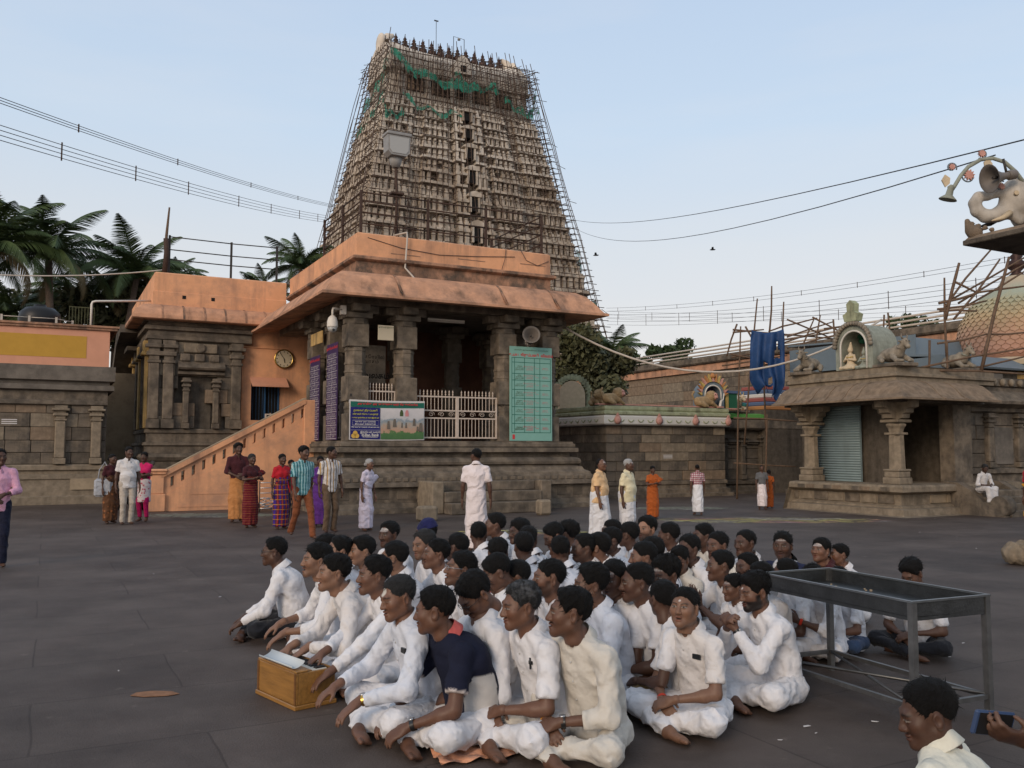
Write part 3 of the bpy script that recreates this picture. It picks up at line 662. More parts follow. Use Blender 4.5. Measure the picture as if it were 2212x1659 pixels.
# ---------------------------------------------------------------- orange staircase beside the pavilion
st = tthing('staircase', 'orange plastered staircase wall with a sloping balustrade of slots', 'staircase', (-4.7, 2.93, 0))
b = MB()
sl = lambda x: 1.02 + (x - .45) * .5415            # top of the solid wall under the rail, x from the newel
poly = [(.36, 0), (4.25, 0), (4.25, sl(4.25) - .55), (.36, sl(.36) - .55)]
MB().prism(poly, 0, .28).build('wall', 'orange_plaster', st)
nsl = 13
for i in range(nsl + 1):                            # piers between the slots
    x0 = .36 + i * (3.89 / (nsl + 1)) - (.0 if i else 0); x1 = x0 + .19
    MB().prism([(x0, sl(x0) - .549), (x1, sl(x1) - .549), (x1, sl(x1) - .05), (x0, sl(x0) - .05)], .02, .26).build('balustrade_pier', 'orange_plaster', st)
MB().prism([(.36, sl(.36) - .549), (4.25, sl(4.25) - .549), (4.25, sl(4.25) - .40), (.36, sl(.36) - .40)], .012, .27).build('lower_band', 'orange_plaster', st)
MB().prism([(.36, sl(.36) - .13), (4.25, sl(4.25) - .13), (4.25, sl(4.25) - .02), (.36, sl(.36) - .02)], .015, .27).build('upper_band', 'orange_plaster', st)
MB().prism([(.30, sl(.30) - .02), (4.3, sl(4.3) - .02), (4.3, sl(4.3) + .07), (4.25, sl(4.25) + .13), (.30, sl(.30) + .13)], -.06, .34).build('handrail', 'orange_plaster', st)
MB().prism([(.30, sl(.30) + .10), (4.3, sl(4.3) + .10), (4.3, sl(4.3) + .16), (.30, sl(.30) + .16)], -.03, .31).build('rail_cap', 'pale_plaster', st)
for k, (x0, x1, z0, z1) in enumerate(((.75, 4.25, .10, .13), (1.1, 2.4, .45, .48), (2.38, 2.41, .45, .62))): MB().box(x0, x1, -.012, .0, z0, z1).build('raised_line', 'orange_plaster', st)
nw = MB(); nw.box(-.02, .42, -.10, .36, 0, .48, .02); nw.box(.02, .38, -.06, .32, .48, 1.02, .02); nw.box(-.03, .43, -.11, .37, 1.02, 1.09, .02); nw.box(-.06, .46, -.14, .40, 1.09, 1.17, .03); nw.build('newel', 'orange_plaster', st)
MB().box(4.255, 4.62, -.04, .34, 0, 3.2, .02).build('end_pier', 'orange_plaster', st)
for k in range(11): MB().box(.4 + k * .35, 4.3, .29, 1.9, k * .175, k * .175 + .173).build('tread', 'cement', st)
MB().box(4.3, 4.55, .35, 5.2, 0, 1.94).build('landing', 'orange_plaster', st)
grille('fence_panel', 'low white railing at the head of the orange staircase', 0, 1.15, 0, .95, 8, (.04, .9), (-1.0, 5.6, 1.95), spikes=False)
# ---------------------------------------------------------------- stone hall with orange eaves, behind the staircase
hall = tthing('stone_hall', 'carved stone hall wall with paired pilasters under an orange eave', 'building', (-4.3, 8.4, 0))
W_ = 3.05
HB = [(.0, 2.42), (.06, 2.38), (.06, 2.28), (.0, 2.25), (.0, 1.98), (.10, 1.95), (.12, 1.86), (.05, 1.82), (.05, 1.60), (.22, 1.56), (.28, 1.46), (.22, 1.36), (.15, 1.3), (.15, 1.1), (.35, 1.02), (.38, .86), (.30, .8), (.30, .3), (.45, .26), (.45, 0)]
moulding(hall, HB, [(0, 9), (0, 0), (W_, 0)], 'stone', 'base_moulding')
courses(hall, 0, W_, .0, [2.43, 2.85, 3.3, 3.78, 4.22, 4.62, 5.0, 5.4], .75, 11, holes=[(1.31, 2.05, 2.4, 4.22)])
MB().box(0.02, W_, .2, 9, .0, 5.9).build('core', 'stone_dark', hall); MB().box(-.2, 4.3, -.15, 8, 6.021, 6.55).build('roof_slab', 'stone', hall)
def pilaster(par, x, w, z0, z1, y=0.0, m='stone', d=.13):
    h = z1 - z0; b = MB()
    b.box(x - w * .6, x + w * .6, y - d * 1.2, y + .05, z0, z0 + h * .10, .01); b.box(x - w / 2, x + w / 2, y - d, y + .05, z0 + h * .10, z0 + h * .74, .03)
    b.box(x - w * .6, x + w * .6, y - d * 1.2, y + .05, z0 + h * .74, z0 + h * .77, .01); b.box(x - w * .45, x + w * .45, y - d, y + .05, z0 + h * .77, z0 + h * .82, .01)
    b.box(x - w * .72, x + w * .72, y - d * 1.4, y + .05, z0 + h * .82, z0 + h * .87, .02); b.box(x - w * .5, x + w * .5, y - d, y + .05, z0 + h * .87, z0 + h * .91, .01)
    b.box(x - w * .85, x + w * .85, y - d * 1.7, y + .05, z0 + h * .91, z0 + h * .95, .02); b.box(x - w * .6, x + w * .6, y - d * 1.2, y + .05, z0 + h * .95, z1)
    return b.build('pilaster', m, par)
for x in (.16, .62): pilaster(hall, x, .34, 2.43, 5.4, -.025)
pilaster(hall, W_ - .2, .34, 2.43, 5.4, -.025)
for x in (1.20, 2.18): pilaster(hall, x, .20, 2.43, 4.15, -.03)
MB().box(1.31, 2.05, .16, .2, 2.43, 4.22).build('niche_back', 'stone_dark', hall)
moulding(hall, [(.03, 4.25), (.12, 4.28), (.12, 4.36), (.03, 4.4), (.22, 4.44), (.26, 4.50), (.18, 4.58), (.06, 4.66), (.06, 4.72)], [(.92, -.02), (2.45, -.02)], 'stone', 'niche_canopy')
for x in (1.15, 1.62, 2.1): MB().box(x - .17, x + .17, -.14, .02, 4.72, 4.98, .03).build('canopy_block', 'stone', hall)
MB().box(1.1, 2.2, -.1, .02, 5.02, 5.34, .03).build('relief_panel', 'stone_light', hall); MB().lathe([(.16, 0), (.16, .03), (.1, .05)], (1.65, -.10, 5.18), 16, 1).build('relief_wheel', 'stone', hall)
moulding(hall, [(.03, 5.4), (.10, 5.44), (.10, 5.55), (.04, 5.58), (.04, 5.72), (.16, 5.76), (.16, 5.88), (.05, 5.92), (.05, 6.02)], [(0, 9), (0, -.03), (W_ + .3, -.03)], 'stone', 'upper_cornice')
hev = [(-.1, 6.62), (.12, 6.60), (.34, 6.52), (.5, 6.36), (.58, 6.20), (.60, 6.08), (.56, 6.05), (.0, 6.06)]
moulding(hall, hev, [(0, 6.5), (0, 0), (4.35, 0)], 'orange_weathered', 'eave')
for k in range(6):
    MB().strip([(a + .01, z + .01) for a, z in hev[1:6]], [(.3 + k * .68, 0), (.36 + k * .68, 0)]).build('eave_seam', 'stain_ledge', hall)
moulding(hall, [(.04, 6.6), (.04, 7.06), (.0, 7.08), (.0, 7.70), (-.05, 7.74), (-.3, 7.74), (-.3, 6.6)], [(.1, 9), (.1, .0), (4.55, .0)], 'orange_plaster', 'parapet')
for x in (1.0, 1.95): MB().box(x, x + .12, -.047, -.03, 6.86, 6.98).build('weep_hole', 'black_void', hall)
# its long side wall to the left, ochre pilasters and a broken eave
for k, y in enumerate((.45, 1.5, 2.6, 3.8, 5.2)):
    pm = MB(); pm.box(-.10, .03, y - .17, y + .17, 2.43, 4.9, .02); pm.box(-.22, .03, y - .3, y + .3, 4.9, 5.02, .02); pm.box(-.16, .03, y - .2, y + .2, 5.02, 5.4, .02); pm.build('pilaster', 'ochre_plaster' if k % 2 == 0 else 'stone', hall)
courses(hall, 0, 9, .02, [2.43, 3.0, 3.6, 4.2, 4.8, 5.4], .9, 12, face='x', depth=.17)
MB().box(-.45, -.05, 3.2, 5.6, 5.35, 5.5).build('broken_eave', 'stone_dark', hall)
MB().prism([(2.4, 5.9), (4.4, 5.6), (6.8, 4.2), (6.6, 4.9), (4.6, 6.05), (2.6, 6.2)], -.75, -.05, 'yz').build('broken_eave', 'stone_dark', hall)
# orange wall with a window and the clock
ow = tthing('orange_wall', 'orange plastered wall with a shaded window between hall and pavilion', 'wall', (-1.25, 8.5, 0))
MB().box(0, .35, 0, .3, 1.9, 6.05).build('wall', 'orange_plaster', ow); MB().box(1.39, 4.5, 0, .3, 1.9, 6.05).build('wall', 'orange_plaster', ow); MB().box(.35, 1.39, 0, .3, 4.27, 6.05).build('wall', 'orange_plaster', ow); MB().box(.35, 1.39, 0, .3, 1.9, 2.75).build('wall', 'orange_plaster', ow)
MB().box(-3, 4.5, .0, .3, 0, 1.9).build('wall', 'orange_plaster', ow)
wd = MB().box(.35, 1.39, .2, .24, 2.75, 4.27).build('window', 'black_void', ow)
for x in (.37, .86, 1.34): MB().box(x - .025, x + .025, .12, .18, 2.75, 4.27).build('window_frame', 'blue_paint', wd)
for k in range(9): MB().tube([(.45 + k * .11, .15, 2.76), (.45 + k * .11, .15, 4.2)], .008, 5).build('window_bar', 'blue_paint', wd)
MB().prism([(-.45, 3.92), (0, 4.24), (0, 4.28), (-.45, 3.96)], .30, 1.58, 'yz').build('awning', 'pink_plaster', ow)
MB().box(0, 1.7, -.04, .0, 5.32, 5.37).build('plaster_ledge', 'orange_plaster', ow)
ck = tthing('wall_clock', 'round cream wall clock in a gold rim on the orange wall', 'clock', (.22, 8.46, 4.97))
MB().lathe([(.345, 0), (.345, .045), (.30, .05), (.30, .0)], n=28, axis=1).build('rim', 'gold', ck); MB().lathe([(.305, .02), (.305, .04)], n=28, axis=1).build('face', 'clock_face', ck)
for k in range(12):
    a = R(30 * k); MB().box(-.012, .012, -.047, -.042, .23, .275).build('hour_mark', 'black_void', ck).rotation_euler = (0, a, 0)
MB().box(-.012, .012, -.052, -.047, -.02, .15).build('hour_hand', 'black_void', ck).rotation_euler = (0, R(168), 0); MB().box(-.008, .008, -.057, -.052, -.02, .25).build('minute_hand', 'black_void', ck).rotation_euler = (0, R(-35), 0)
railing('roof_railing', 'thin dark railing on the stone hall roof', [(-3.7, 8.9), (-1.6, 9.0), (.0, 8.9)], 7.745, (.55, .9, 1.35), 'dark_iron', 1.4, .02)
railing('roof_railing', 'lower brown pipe railing behind the hall roof', [(-1.2, 12), (.6, 12), (2.2, 12)], 7.5, (.5, .85), 'rust', .9, .03)
t = tthing('bamboo_pole', 'tall bent bamboo pole tied to the hall roof railing', 'pole', (-3.85, 8.8, 7.5)); MB().tube([(0, 0, -.1), (.02, 0, .8), (.03, 0, 1.6), (.10, 0, 2.6)], [.06, .055, .05, .03], 7).build('cane', 'bamboo', t); MB().tube([(0, -.02, .3), (.05, 0, 1.0), (.02, .02, 1.5)], .09, 7).build('rope_binding', 'rust', t)
# ---------------------------------------------------------------- low stone building on the left with a pink parapet
lb = tthing('stone_building', 'low stone building with a pink parapet and a blank yellow panel', 'building', (-9.6, 7.92, 0))
WL = 4.05
moulding(lb, [(.02, 1.25), (.10, 1.2), (.10, 1.08), (.02, 1.04), (.02, .95), (.14, .92), (.14, .80), (.10, .76), (.10, .28), (.20, .24), (.20, 0)], [(-4, 0), (WL, 0), (WL, 3)], 'stone_light', 'base_moulding')
courses(lb, -4, WL, 0, [1.255, 1.62, 2.0, 2.42, 2.85, 3.2, 3.55], 1.0, 21, mats=['stone', 'stone', 'stone_light', 'stone_warm', 'stone_dark'])
MB().box(-4, WL - .01, .24, 3, 0, 5.6).build('core', 'stone_dark', lb)
for x in (2.72, 3.75): pilaster(lb, x, .30, 1.26, 3.1, -.02, 'stone_light')
moulding(lb, [(.03, 3.1), (.12, 3.14), (.12, 3.24), (.03, 3.28), (.03, 3.55)], [(-4, 0), (WL, 0)], 'stone', 'upper_moulding')
moulding(lb, [(.02, 3.56), (.18, 3.6), (.18, 3.74), (.05, 3.78), (.05, 3.86), (.20, 3.90), (.20, 4.36), (.0, 4.38)], [(-4, 0), (WL, 0), (WL, 3)], 'cement', 'cement_band')
MB().box(-4, WL, -.15, 3, 4.362, 5.52).build('parapet', 'pink_plaster', lb)
MB().box(-4, 3.38, -.158, -.150, 4.62, 5.32).build('yellow_panel', 'yellow_paint', lb)
moulding(lb, [(.15, 5.52), (.22, 5.54), (.22, 5.60), (.27, 5.62), (.27, 5.68), (-.2, 5.70)], [(-4, 0), (WL, 0), (WL, 3)], 'stain_ledge', 'coping')
for k in range(3): MB().box(1.1, 1.52, -.03, -.024, 2.5 + k * .06, 2.53 + k * .06).build('ash_mark', 'white_print', lb)
MB().box(3.05, 3.85, -.145, -.139, .45, .80, .002).build('plaster_patch', 'pale_plaster', lb)
t = tthing('alley_wall', 'pale peeling plaster wall at the end of the alley', 'wall', (-6.0, 13.0, 0)); MB().box(0, 2.2, 0, .3, 0, 4.6).build('wall', 'pale_plaster', t)
t = tthing('water_tank', 'black plastic water tank on the pink parapet roof', 'tank', (-7.6, 10.6, 5.55)); b = MB().lathe([(.62, 0), (.66, .05), (.64, .25), (.67, .3), (.65, .55), (.66, .6), (.62, .82), (.45, .98), (.2, 1.03), (.18, 1.1), (0.02, 1.12)], n=24).build('barrel', 'tank', t)
railing('tank_railing', 'thin white railing around the water tank', [(-8.7, 9.8), (-7.9, 9.8), (-7.1, 9.8), (-6.6, 10.4)], 5.6, (.25, .5), 'pvc', .55, .015)
t = tthing('roof_gate', 'pale green grille standing on the roof behind the tank', 'grille', (-6.7, 11.5, 5.6)); 
for k in range(9): MB().box(k * .1, k * .1 + .02, 0, .02, 0, 1.2).build('bar', 'leaf_dark', t)
for z in (.05, 1.18): MB().box(0, .82, -.003, .023, z, z + .03).build('rail', 'leaf_dark', t)
t = tthing('water_pipe', 'white bent water pipe running from the pink parapet to the hall eave', 'pipe', (-6.1, 8.3, 5.6)); MB().tube([(0, 0, 0), (0, 0, .85), (.03, 0, .93), (.12, 0, .96), (1.85, .6, 1.2)], .035, 8).build('pipe', 'white_paint', t)
# ---------------------------------------------------------------- low shrine with a painted cornice
def lionish(name, label, p, rz, s, m1, m2, face_m, cat='statue'):
    """lying lion: body, mane, muzzle, legs, tail blended in one carving"""
    t = tthing(name, label, cat, p, None, rz); t.scale = (s,) * 3
    S = Solid(); S.ecap((-.35, 0, .24), (.25, 0, .28), (0, 1, 0), .16, .19, .17, .2, .05)
    for sx in (-.35, -.22): S.cap((sx, -.15, .16), (sx + .18, -.2, .06), .09, .06, .04)
    for y in (-.12, .12): S.cap((.25, y, .2), (.52, y, .05), .08, .05, .04)
    S.cap((-.5, 0, .25), (-.62, .02, .5), .04, .035, .03); S.cap((-.62, .02, .5), (-.55, .0, .62), .04, .05, .02)
    v, q = nets(S, (-.8, -.4, 0), (.75, .4, .8), .03); link('body', np_mesh('body', v, q), m1, t)
    S = Solid(); S.ball((.30, -.02, .46), .235, .05); f = folds(4, .03, .09); S.fn(lambda p_, d: d + f(p_)); v, q = nets(S, (-.05, -.4, .1), (.7, .4, .8), .028); link('mane', np_mesh('mane', v, q), m1, t)
    S = Solid(); S.ell((.36, -.17, .46), (.13, .10, .15), .03); S.ell((.37, -.26, .41), (.075, .06, .06), .03)
    for sx in (-1, 1): S.ball((.36 + sx * .06, -.25, .52), .03, .01)
    v, q = nets(S, (.1, -.4, .2), (.6, .1, .7), .018); hd_ = link('face', np_mesh('face', v, q), face_m, t)
    for sx in (-1, 1): MB().lathe([(.018, 0), (.018, .012)], (.36 + sx * .055, -.27, .53), 8, 1).build('eye', 'black_void', hd_)
    MB().tube([(.31, -.305, .385), (.37, -.325, .372), (.43, -.305, .385)], .010, 5).build('mouth', 'black_void', hd_)
    return t
def bullish(name, label, p, rz, s, m, horn_m, collar_m, cat='statue', face=None):
    """lying bull facing -y: body, hump, folded legs, head with horns and ears"""
    t = tthing(name, label, cat, p, None, rz); t.scale = (s,) * 3
    S = Solid(); S.ell((0, .25, .30), (.30, .48, .24), .06); S.ball((0, -.02, .48), .13, .10); S.cap((0, -.1, .35), (0, -.33, .60), .17, .12, .08)
    for q in (-1, 1):
        S.cap((q * .22, -.1, .2), (q * .30, -.32, .07), .10, .07, .05); S.cap((q * .30, -.32, .07), (q * .12, -.42, .06), .065, .05, .03)
        S.cap((q * .26, .45, .2), (q * .40, .2, .08), .12, .07, .05)
    S.ell((0, -.40, .66), (.105, .13, .14), .05); S.cap((0, -.44, .62), (0, -.54, .50), .085, .075, .04)
    for q in (-1, 1): S.ell((q * .17, -.36, .68), (.085, .03, .035), .03)
    f = folds(8, .006, .08); S.fn(lambda p_, d: d + f(p_)); S.plane((0, 0, .0), (0, 0, -1))
    v, q_ = nets(S, (-.6, -.7, 0), (.6, .85, .95), .022); link('body', np_mesh('body', v, q_), m, t)
    for q in (-1, 1):
        MB().tube([(q * .07, -.37, .77), (q * .12, -.37, .85), (q * .10, -.37, .93)], [.03, .022, .006], 7).build('horn', horn_m, t)
        MB().lathe([(.018, 0), (.018, .01)], (q * .06, -.52, .68), 8, 1).build('eye', 'black_void', t)
    MB().tube([(.17 * math.cos(a), -.25 + .09 * math.sin(a), .50 - .10 * math.cos(a * 2) * 0 + .06 * math.sin(a)) for a in np.linspace(0, 2 * PI, 17)], .022, 6, False).build('collar', collar_m, t)
    MB().box(-.42, .42, -.5, .7, -.12, -.001, .02).build('base_slab', 'stone', t)
    return t
mat('stucco_tan', (.33, .225, .12), .9, noise=.25, nscale=8, bump=.4); mat('stucco_cream', (.55, .44, .30), .8, noise=.15, nscale=8, bump=.3)
mat('stucco_grey', (.26, .22, .17), .9, noise=.35, nscale=7, bump=.6, streak=((.10, .085, .07), .8, 4.0)); mat('paint_green', (.11, .33, .07), .6); mat('paint_mint', (.27, .285, .235), .8, noise=.25, nscale=6, streak=((.12, .11, .09), .6, 5.0))
mat('paint_red', (.30, .085, .07), .7); mat('paint_yellow', (.46, .33, .11), .7); mat('paint_blue', (.09, .13, .22), .7); mat('paint_white', (.6, .57, .52), .7); mat('paint_purple', (.12, .05, .20), .7); mat('paint_pink', (.52, .27, .22), .8, noise=.2, nscale=9); mat('paint_dkgreen', (.02, .11, .06), .7); mat('paint_orange', (.42, .19, .07), .7); mat('paint_teal', (.05, .24, .22), .7)
mat('cornice_lime', (.36, .38, .24), .9, noise=.3, nscale=5, streak=((.11, .10, .07), .8, 3.0), bump=.4)
ls = tthing('low_shrine', 'low stone block shrine with a pale green floral cornice', 'shrine', (10.05, 2.41, 0))
courses(ls, 0, 5.35, 0, [.60, .95, 1.3, 1.62, 1.95, 2.25, 2.56], .95, 31, mats=['stone', 'stone', 'stone_dark', 'stone', 'stone_warm', 'stone_light'])
courses(ls, 0, 3.6, 0, [.60, .95, 1.3, 1.62, 1.95, 2.25, 2.56], .95, 32, face='x', mats=['stone_dark', 'stone'])
moulding(ls, [(.0, .6), (.05, .58), (.05, .46), (.0, .44), (.02, .30), (.12, .27), (.12, .14), (.22, .12), (.22, -.3)], [(0, 3.6), (0, 0), (5.35, 0), (5.35, 1)], 'stone', 'base_moulding')
MB().box(.02, 5.34, .22, 3.6, 0, 2.7).build('core', 'stone_dark', ls)
moulding(ls, [(.0, 2.56), (.20, 2.58), (.24, 2.62), (.24, 2.86), (.20, 2.9), (.14, 2.93), (.14, 3.0)], [(0, 3.6), (0, 0), (5.45, 0)], 'paint_white', 'floral_band')
moulding(ls, [(.142, 2.93), (.22, 2.96), (.22, 3.04), (.10, 3.08), (.14, 3.14), (.14, 3.24), (-.1, 3.28), (-.3, 3.28)], [(0, 3.6), (0, 0), (5.45, 0)], 'cornice_lime', 'cornice')
MB().box(-.05, 5.4, -.05, 3.6, 3.18, 3.262).build('roof_slab', 'cement', ls)
for k in range(13):
    x = .05 + k * .42; MB().tube([(x - .12, 0, .08), (x - .06, 0, .02), (x, 0, .0), (x + .06, 0, .02), (x + .12, 0, .08)], .022, 5).build('floral_scroll', 'cornice_lime', ls, (0, -.245, 2.68))
for k in range(8): MB().tube([(0, -.12, .08), (0, 0, .0), (0, .12, .08)], .022, 5).build('floral_scroll', 'cornice_lime', ls, (-.245, .25 + k * .42, 2.68))
for x in (.3, 2.1, 3.75, 5.3):
    m_ = MB(); m_.lathe([(.0, 0), (.14, .01), (.14, .05), (.05, .09)], n=14, axis=1); m_.prism([(-.1, .1), (.1, .1), (0, .26)], -.05, 0); m_.build('rosette_figure', 'paint_pink', ls, (x, -.25, 2.74))
MB().box(-.3, 5.2, .05, .25, 3.285, 3.33).build('red_ledge', 'paint_pink', ls)
for k in range(3): MB().box(2.45, 2.85, -.028, -.022, 1.4 + k * .05, 1.425 + k * .05).build('ash_mark', 'white_print', ls)
lionish('lion_statue', 'tan painted lion statue beside the purple niche arch', (14.55, 2.5, 3.27), 0, .95, 'stucco_tan', 'stucco_cream', 'paint_pink')
lionish('lion_statue', 'tan lion statue at the corner of the low shrine roof facing the courtyard', (10.35, 2.45, 3.29), R(10), .9, 'stucco_tan', 'stucco_cream', 'paint_pink')
lionish('lion_statue', 'tan lion statue with its back turned next to the rounded tablet', (10.3, 3.4, 3.29), R(-100), .85, 'stucco_tan', 'stucco_cream', 'stucco_tan')
t = tthing('arched_tablet', 'rounded pale yellow tablet with a scalloped rim on the shrine roof', 'tablet', (10.25, 5.0, 3.27)); pts = [(-.62, 0), (.62, 0), (.62, .5)] + [(.62 * math.cos(a), .55 + .62 * math.sin(a)) for a in np.linspace(0, PI, 15)] + [(-.62, .5)]
MB().prism([(x * .8, z * .88) for x, z in pts], -.12, .1).build('tablet', 'stucco_cream', t)
b = MB()
for k in range(17):
    a = PI * k / 16; c = (.62 * math.cos(a), .5 + .66 * math.sin(a)); MB().prism([(c[0] - .1, c[1] - .08), (c[0] + .1, c[1] - .08), (c[0] + .07 * math.cos(a) + .06, c[1] + .13), (c[0] + .07 * math.cos(a) - .03, c[1] + .12)], -.08, .08).build('scallop', 'cornice_lime', t)
for s_ in (-1, 1): MB().box(s_ * .6 - .06, s_ * .6 + .06, -.08, .08, 0, .5).build('side_post', 'cornice_lime', t)
t.rotation_euler = (0, 0, GRID - R(35))
# niche arch with flames
def niche_arch(name, label, p, rz, w, h, mats_, flames=True, depth=.7):
    t = tthing(name, label, 'niche', p, None, rz); a0 = w / 2; m_out, m_in, m_fl, m_side = mats_
    zc = h * .55
    def arch(r, z0=0): return [(r, z0)] + [(r * math.cos(a), zc + r * math.sin(a)) for a in np.linspace(0, PI, 17)] + [(-r, z0)]
    o, i_ = arch(a0), arch(a0 * .66)
    V = [(x, 0, z) for x, z in o] + [(x, 0, z) for x, z in i_] + [(x, depth, z) for x, z in o] + [(x, depth, z) for x, z in i_]; n = len(o)
    F = []
    for k in range(n - 1): F += [(k, k + 1, n + k + 1, n + k), (2 * n + k, k, k + 1, 2 * n + k + 1)[::-1], (n + k, n + k + 1, 3 * n + k + 1, 3 * n + k)]
    MB().add(V, F).build('arch', m_out, t)
    MB().prism(i_, depth * .75, depth * .8).build('inner_wall', m_in, t)
    MB().tube([(x * 1.0, -.02, z) for x, z in arch(a0 * .70)], .03, 6).build('inner_rim', 'paint_white', t)
    if flames:
        for k in range(15):
            a = PI * k / 14; r_ = a0 * 1.0; c = (r_ * math.cos(a), zc + r_ * math.sin(a)); d = (math.cos(a), math.sin(a)); L = .16 + .10 * math.sin(a)
            MB().prism([(c[0] - d[1] * .06, c[1] + d[0] * .06), (c[0] + d[1] * .06, c[1] - d[0] * .06), (c[0] + d[0] * L, c[1] + d[1] * L + .05)], -.06, .08).build('flame', m_fl[k % len(m_fl)], t)
        MB().lathe([(.05, 0), (.11, .05), (.12, .12), (.05, .18), (.07, .24), (.0, .32)], (0, 0, zc + a0 + .12), 10).build('finial', m_fl[0], t)
    return t
niche_arch('niche_arch', 'bright painted flame arch niche with a purple interior', (15.15, 2.75, 3.27), R(-12), .95, 1.0, ('grey_sheet', 'paint_purple', ['paint_orange', 'paint_pink', 'paint_yellow'], 'paint_dkgreen'))
t = tthing('painted_block', 'dark green painted block with yellow and red borders beside the niche arch', 'block', (15.75, 2.7, 3.25)); MB().box(0, .55, 0, .6, .05, .62).build('block', 'paint_dkgreen', t); MB().box(-.03, .1, -.03, .0, .05, .62).build('border', 'paint_yellow', t); MB().box(-.05, .6, -.05, .65, .62, .72).build('cap', 'paint_blue', t); MB().box(-.05, .6, -.04, .65, 0, .05).build('foot', 'paint_pink', t)
S = Solid(); S.cap((0, 0, .05), (.05, 0, .22), .05, .05); S.cap((.05, 0, .22), (.16, 0, .30), .035, .02); S.cap((.16, 0, .30), (.2, 0, .5), .02, .03)
v, q = nets(S, (-.12, -.12, 0), (.35, .12, .6), .015); t = tthing('bird_statue', 'small white long-necked bird statue next to the lion', 'statue', (15.1, 2.3, 3.3)); link('carving', np_mesh('carving', v, q), 'paint_white', t); MB().box(-.1, .12, -.08, .08, -.02, .03).build('base_slab', 'paint_pink', t)
# recessed second shrine with a green cornice
rsn = tthing('dark_shrine', 'dark carved stone shrine wall under a bright green cornice', 'shrine', (15.75, 3.3, 0))
courses(rsn, 0, 4.6, 0, [.55, .95, 1.35, 1.75, 2.1, 2.45], .8, 41, mats=['stone_dark', 'stone', 'stone_dark'])
moulding(rsn, [(.02, .55), (.12, .5), (.12, .38), (.02, .33), (.15, .26), (.15, .14), (.25, .1), (.25, -.3)], [(-.4, 0), (4.6, 0)], 'stone_dark', 'base_moulding')
MB().box(-.4, 4.6, .22, 3, 0, 3.0).build('core', 'stone_dark', rsn)
for x in (.35, 1.25, 2.25, 3.1, 4.0): pilaster(rsn, x, .22, .55, 2.3, -.02, 'stone_dark')
for x in (.8, 1.75): moulding(rsn, [(.02, 1.9), (.12, 1.93), (.12, 1.98), (.2, 2.02), (.1, 2.1), (.02, 2.12)], [(x - .28, 0), (x + .28, 0)], 'stone_dark', 'niche_canopy')
moulding(rsn, [(.0, 2.45), (.1, 2.48), (.25, 2.5), (.32, 2.56), (.30, 2.86), (.05, 2.92)], [(-.3, 0), (4.6, 0)], 'stone', 'eave')
moulding(rsn, [(.18, 2.93), (.25, 2.95), (.25, 3.1), (.0, 3.14), (-.4, 3.14)], [(-.35, 0), (4.6, 0)], 'paint_green', 'green_cornice')
bullish('bull_statue', 'cream painted bull statue with teal saddle cloth on the green cornice', (16.95, 3.45, 3.26), R(5), .78, 'stucco_cream', 'paint_yellow', 'paint_yellow')
t = tthing('saddle_cloth', 'teal and gold saddle cloth on the cream bull', 'cloth', (16.95, 3.4, 3.30));
for q in (-1, 1): MB().lathe([(.0, 0), (.15, .02), (.17, .1), (.10, .17), (0, .19)], (q * .27, 0, .1), 10).build('cloth_fold', 'paint_teal', t)
# striped painted tower roof peeping behind the blue sheet
t = tthing('painted_shrine', 'small striped painted shrine behind the blue sheet', 'shrine', (19.2, 4.2, 0))
MB().box(-1.2, 1.2, -1.2, 1.2, 0, 3.3).build('base', 'stone_dark', t)
for k in range(6): MB().box(-1.2 + k * .1, 1.2 - k * .1, -1.2 + k * .1, 1.2 - k * .1, 3.3 + k * .17, 3.46 + k * .17, .03).build('tier', ['paint_orange', 'paint_blue', 'paint_red', 'paint_white', 'paint_blue', 'paint_red'][k], t)
# ---------------------------------------------------------------- pillared shrine on the right
ps = tthing('pillared_shrine', 'brown stone pillared shrine with a curved eave and steps', 'shrine', (12.4, -7.7, 0))
SH, DW = 3.55, 2.9
path = [(0, SH), (0, 0), (DW, 0)]
moulding(ps, [(.12, .80), (.30, .79), (.34, .74), (.34, .62), (.24, .58), (.12, .55), (.10, .28), (.22, .24), (.22, .20), (.40, .18), (.42, .02), (.60, .0), (.60, -.3)], path, 'stone_light', 'plinth')
MB().box(-.1, DW + 2, -.1, SH, .5, .801).build('floor_slab', 'stone_light', ps)
for k in range(2): MB().box(1.0 + k * .66, 1.62 + k * .66, -.135, -.10, .30, .52, .008).build('painted_panel', 'pale_plaster', ps)
for k, y in enumerate(np.arange(.1, SH - .1, .55)): MB().box(-.135, -.1, y, y + .5, .30, .54, .008).build('plinth_panel', 'stone_light' if k % 2 else 'stone', ps)
for k in range(11): MB().box(-.352, -.335, .05 + k * .32, .05 + k * .32 + .28, .63, .735, .004).build('plinth_edge_stone', ['stone', 'stone_light', 'stone_warm'][k % 3], ps)
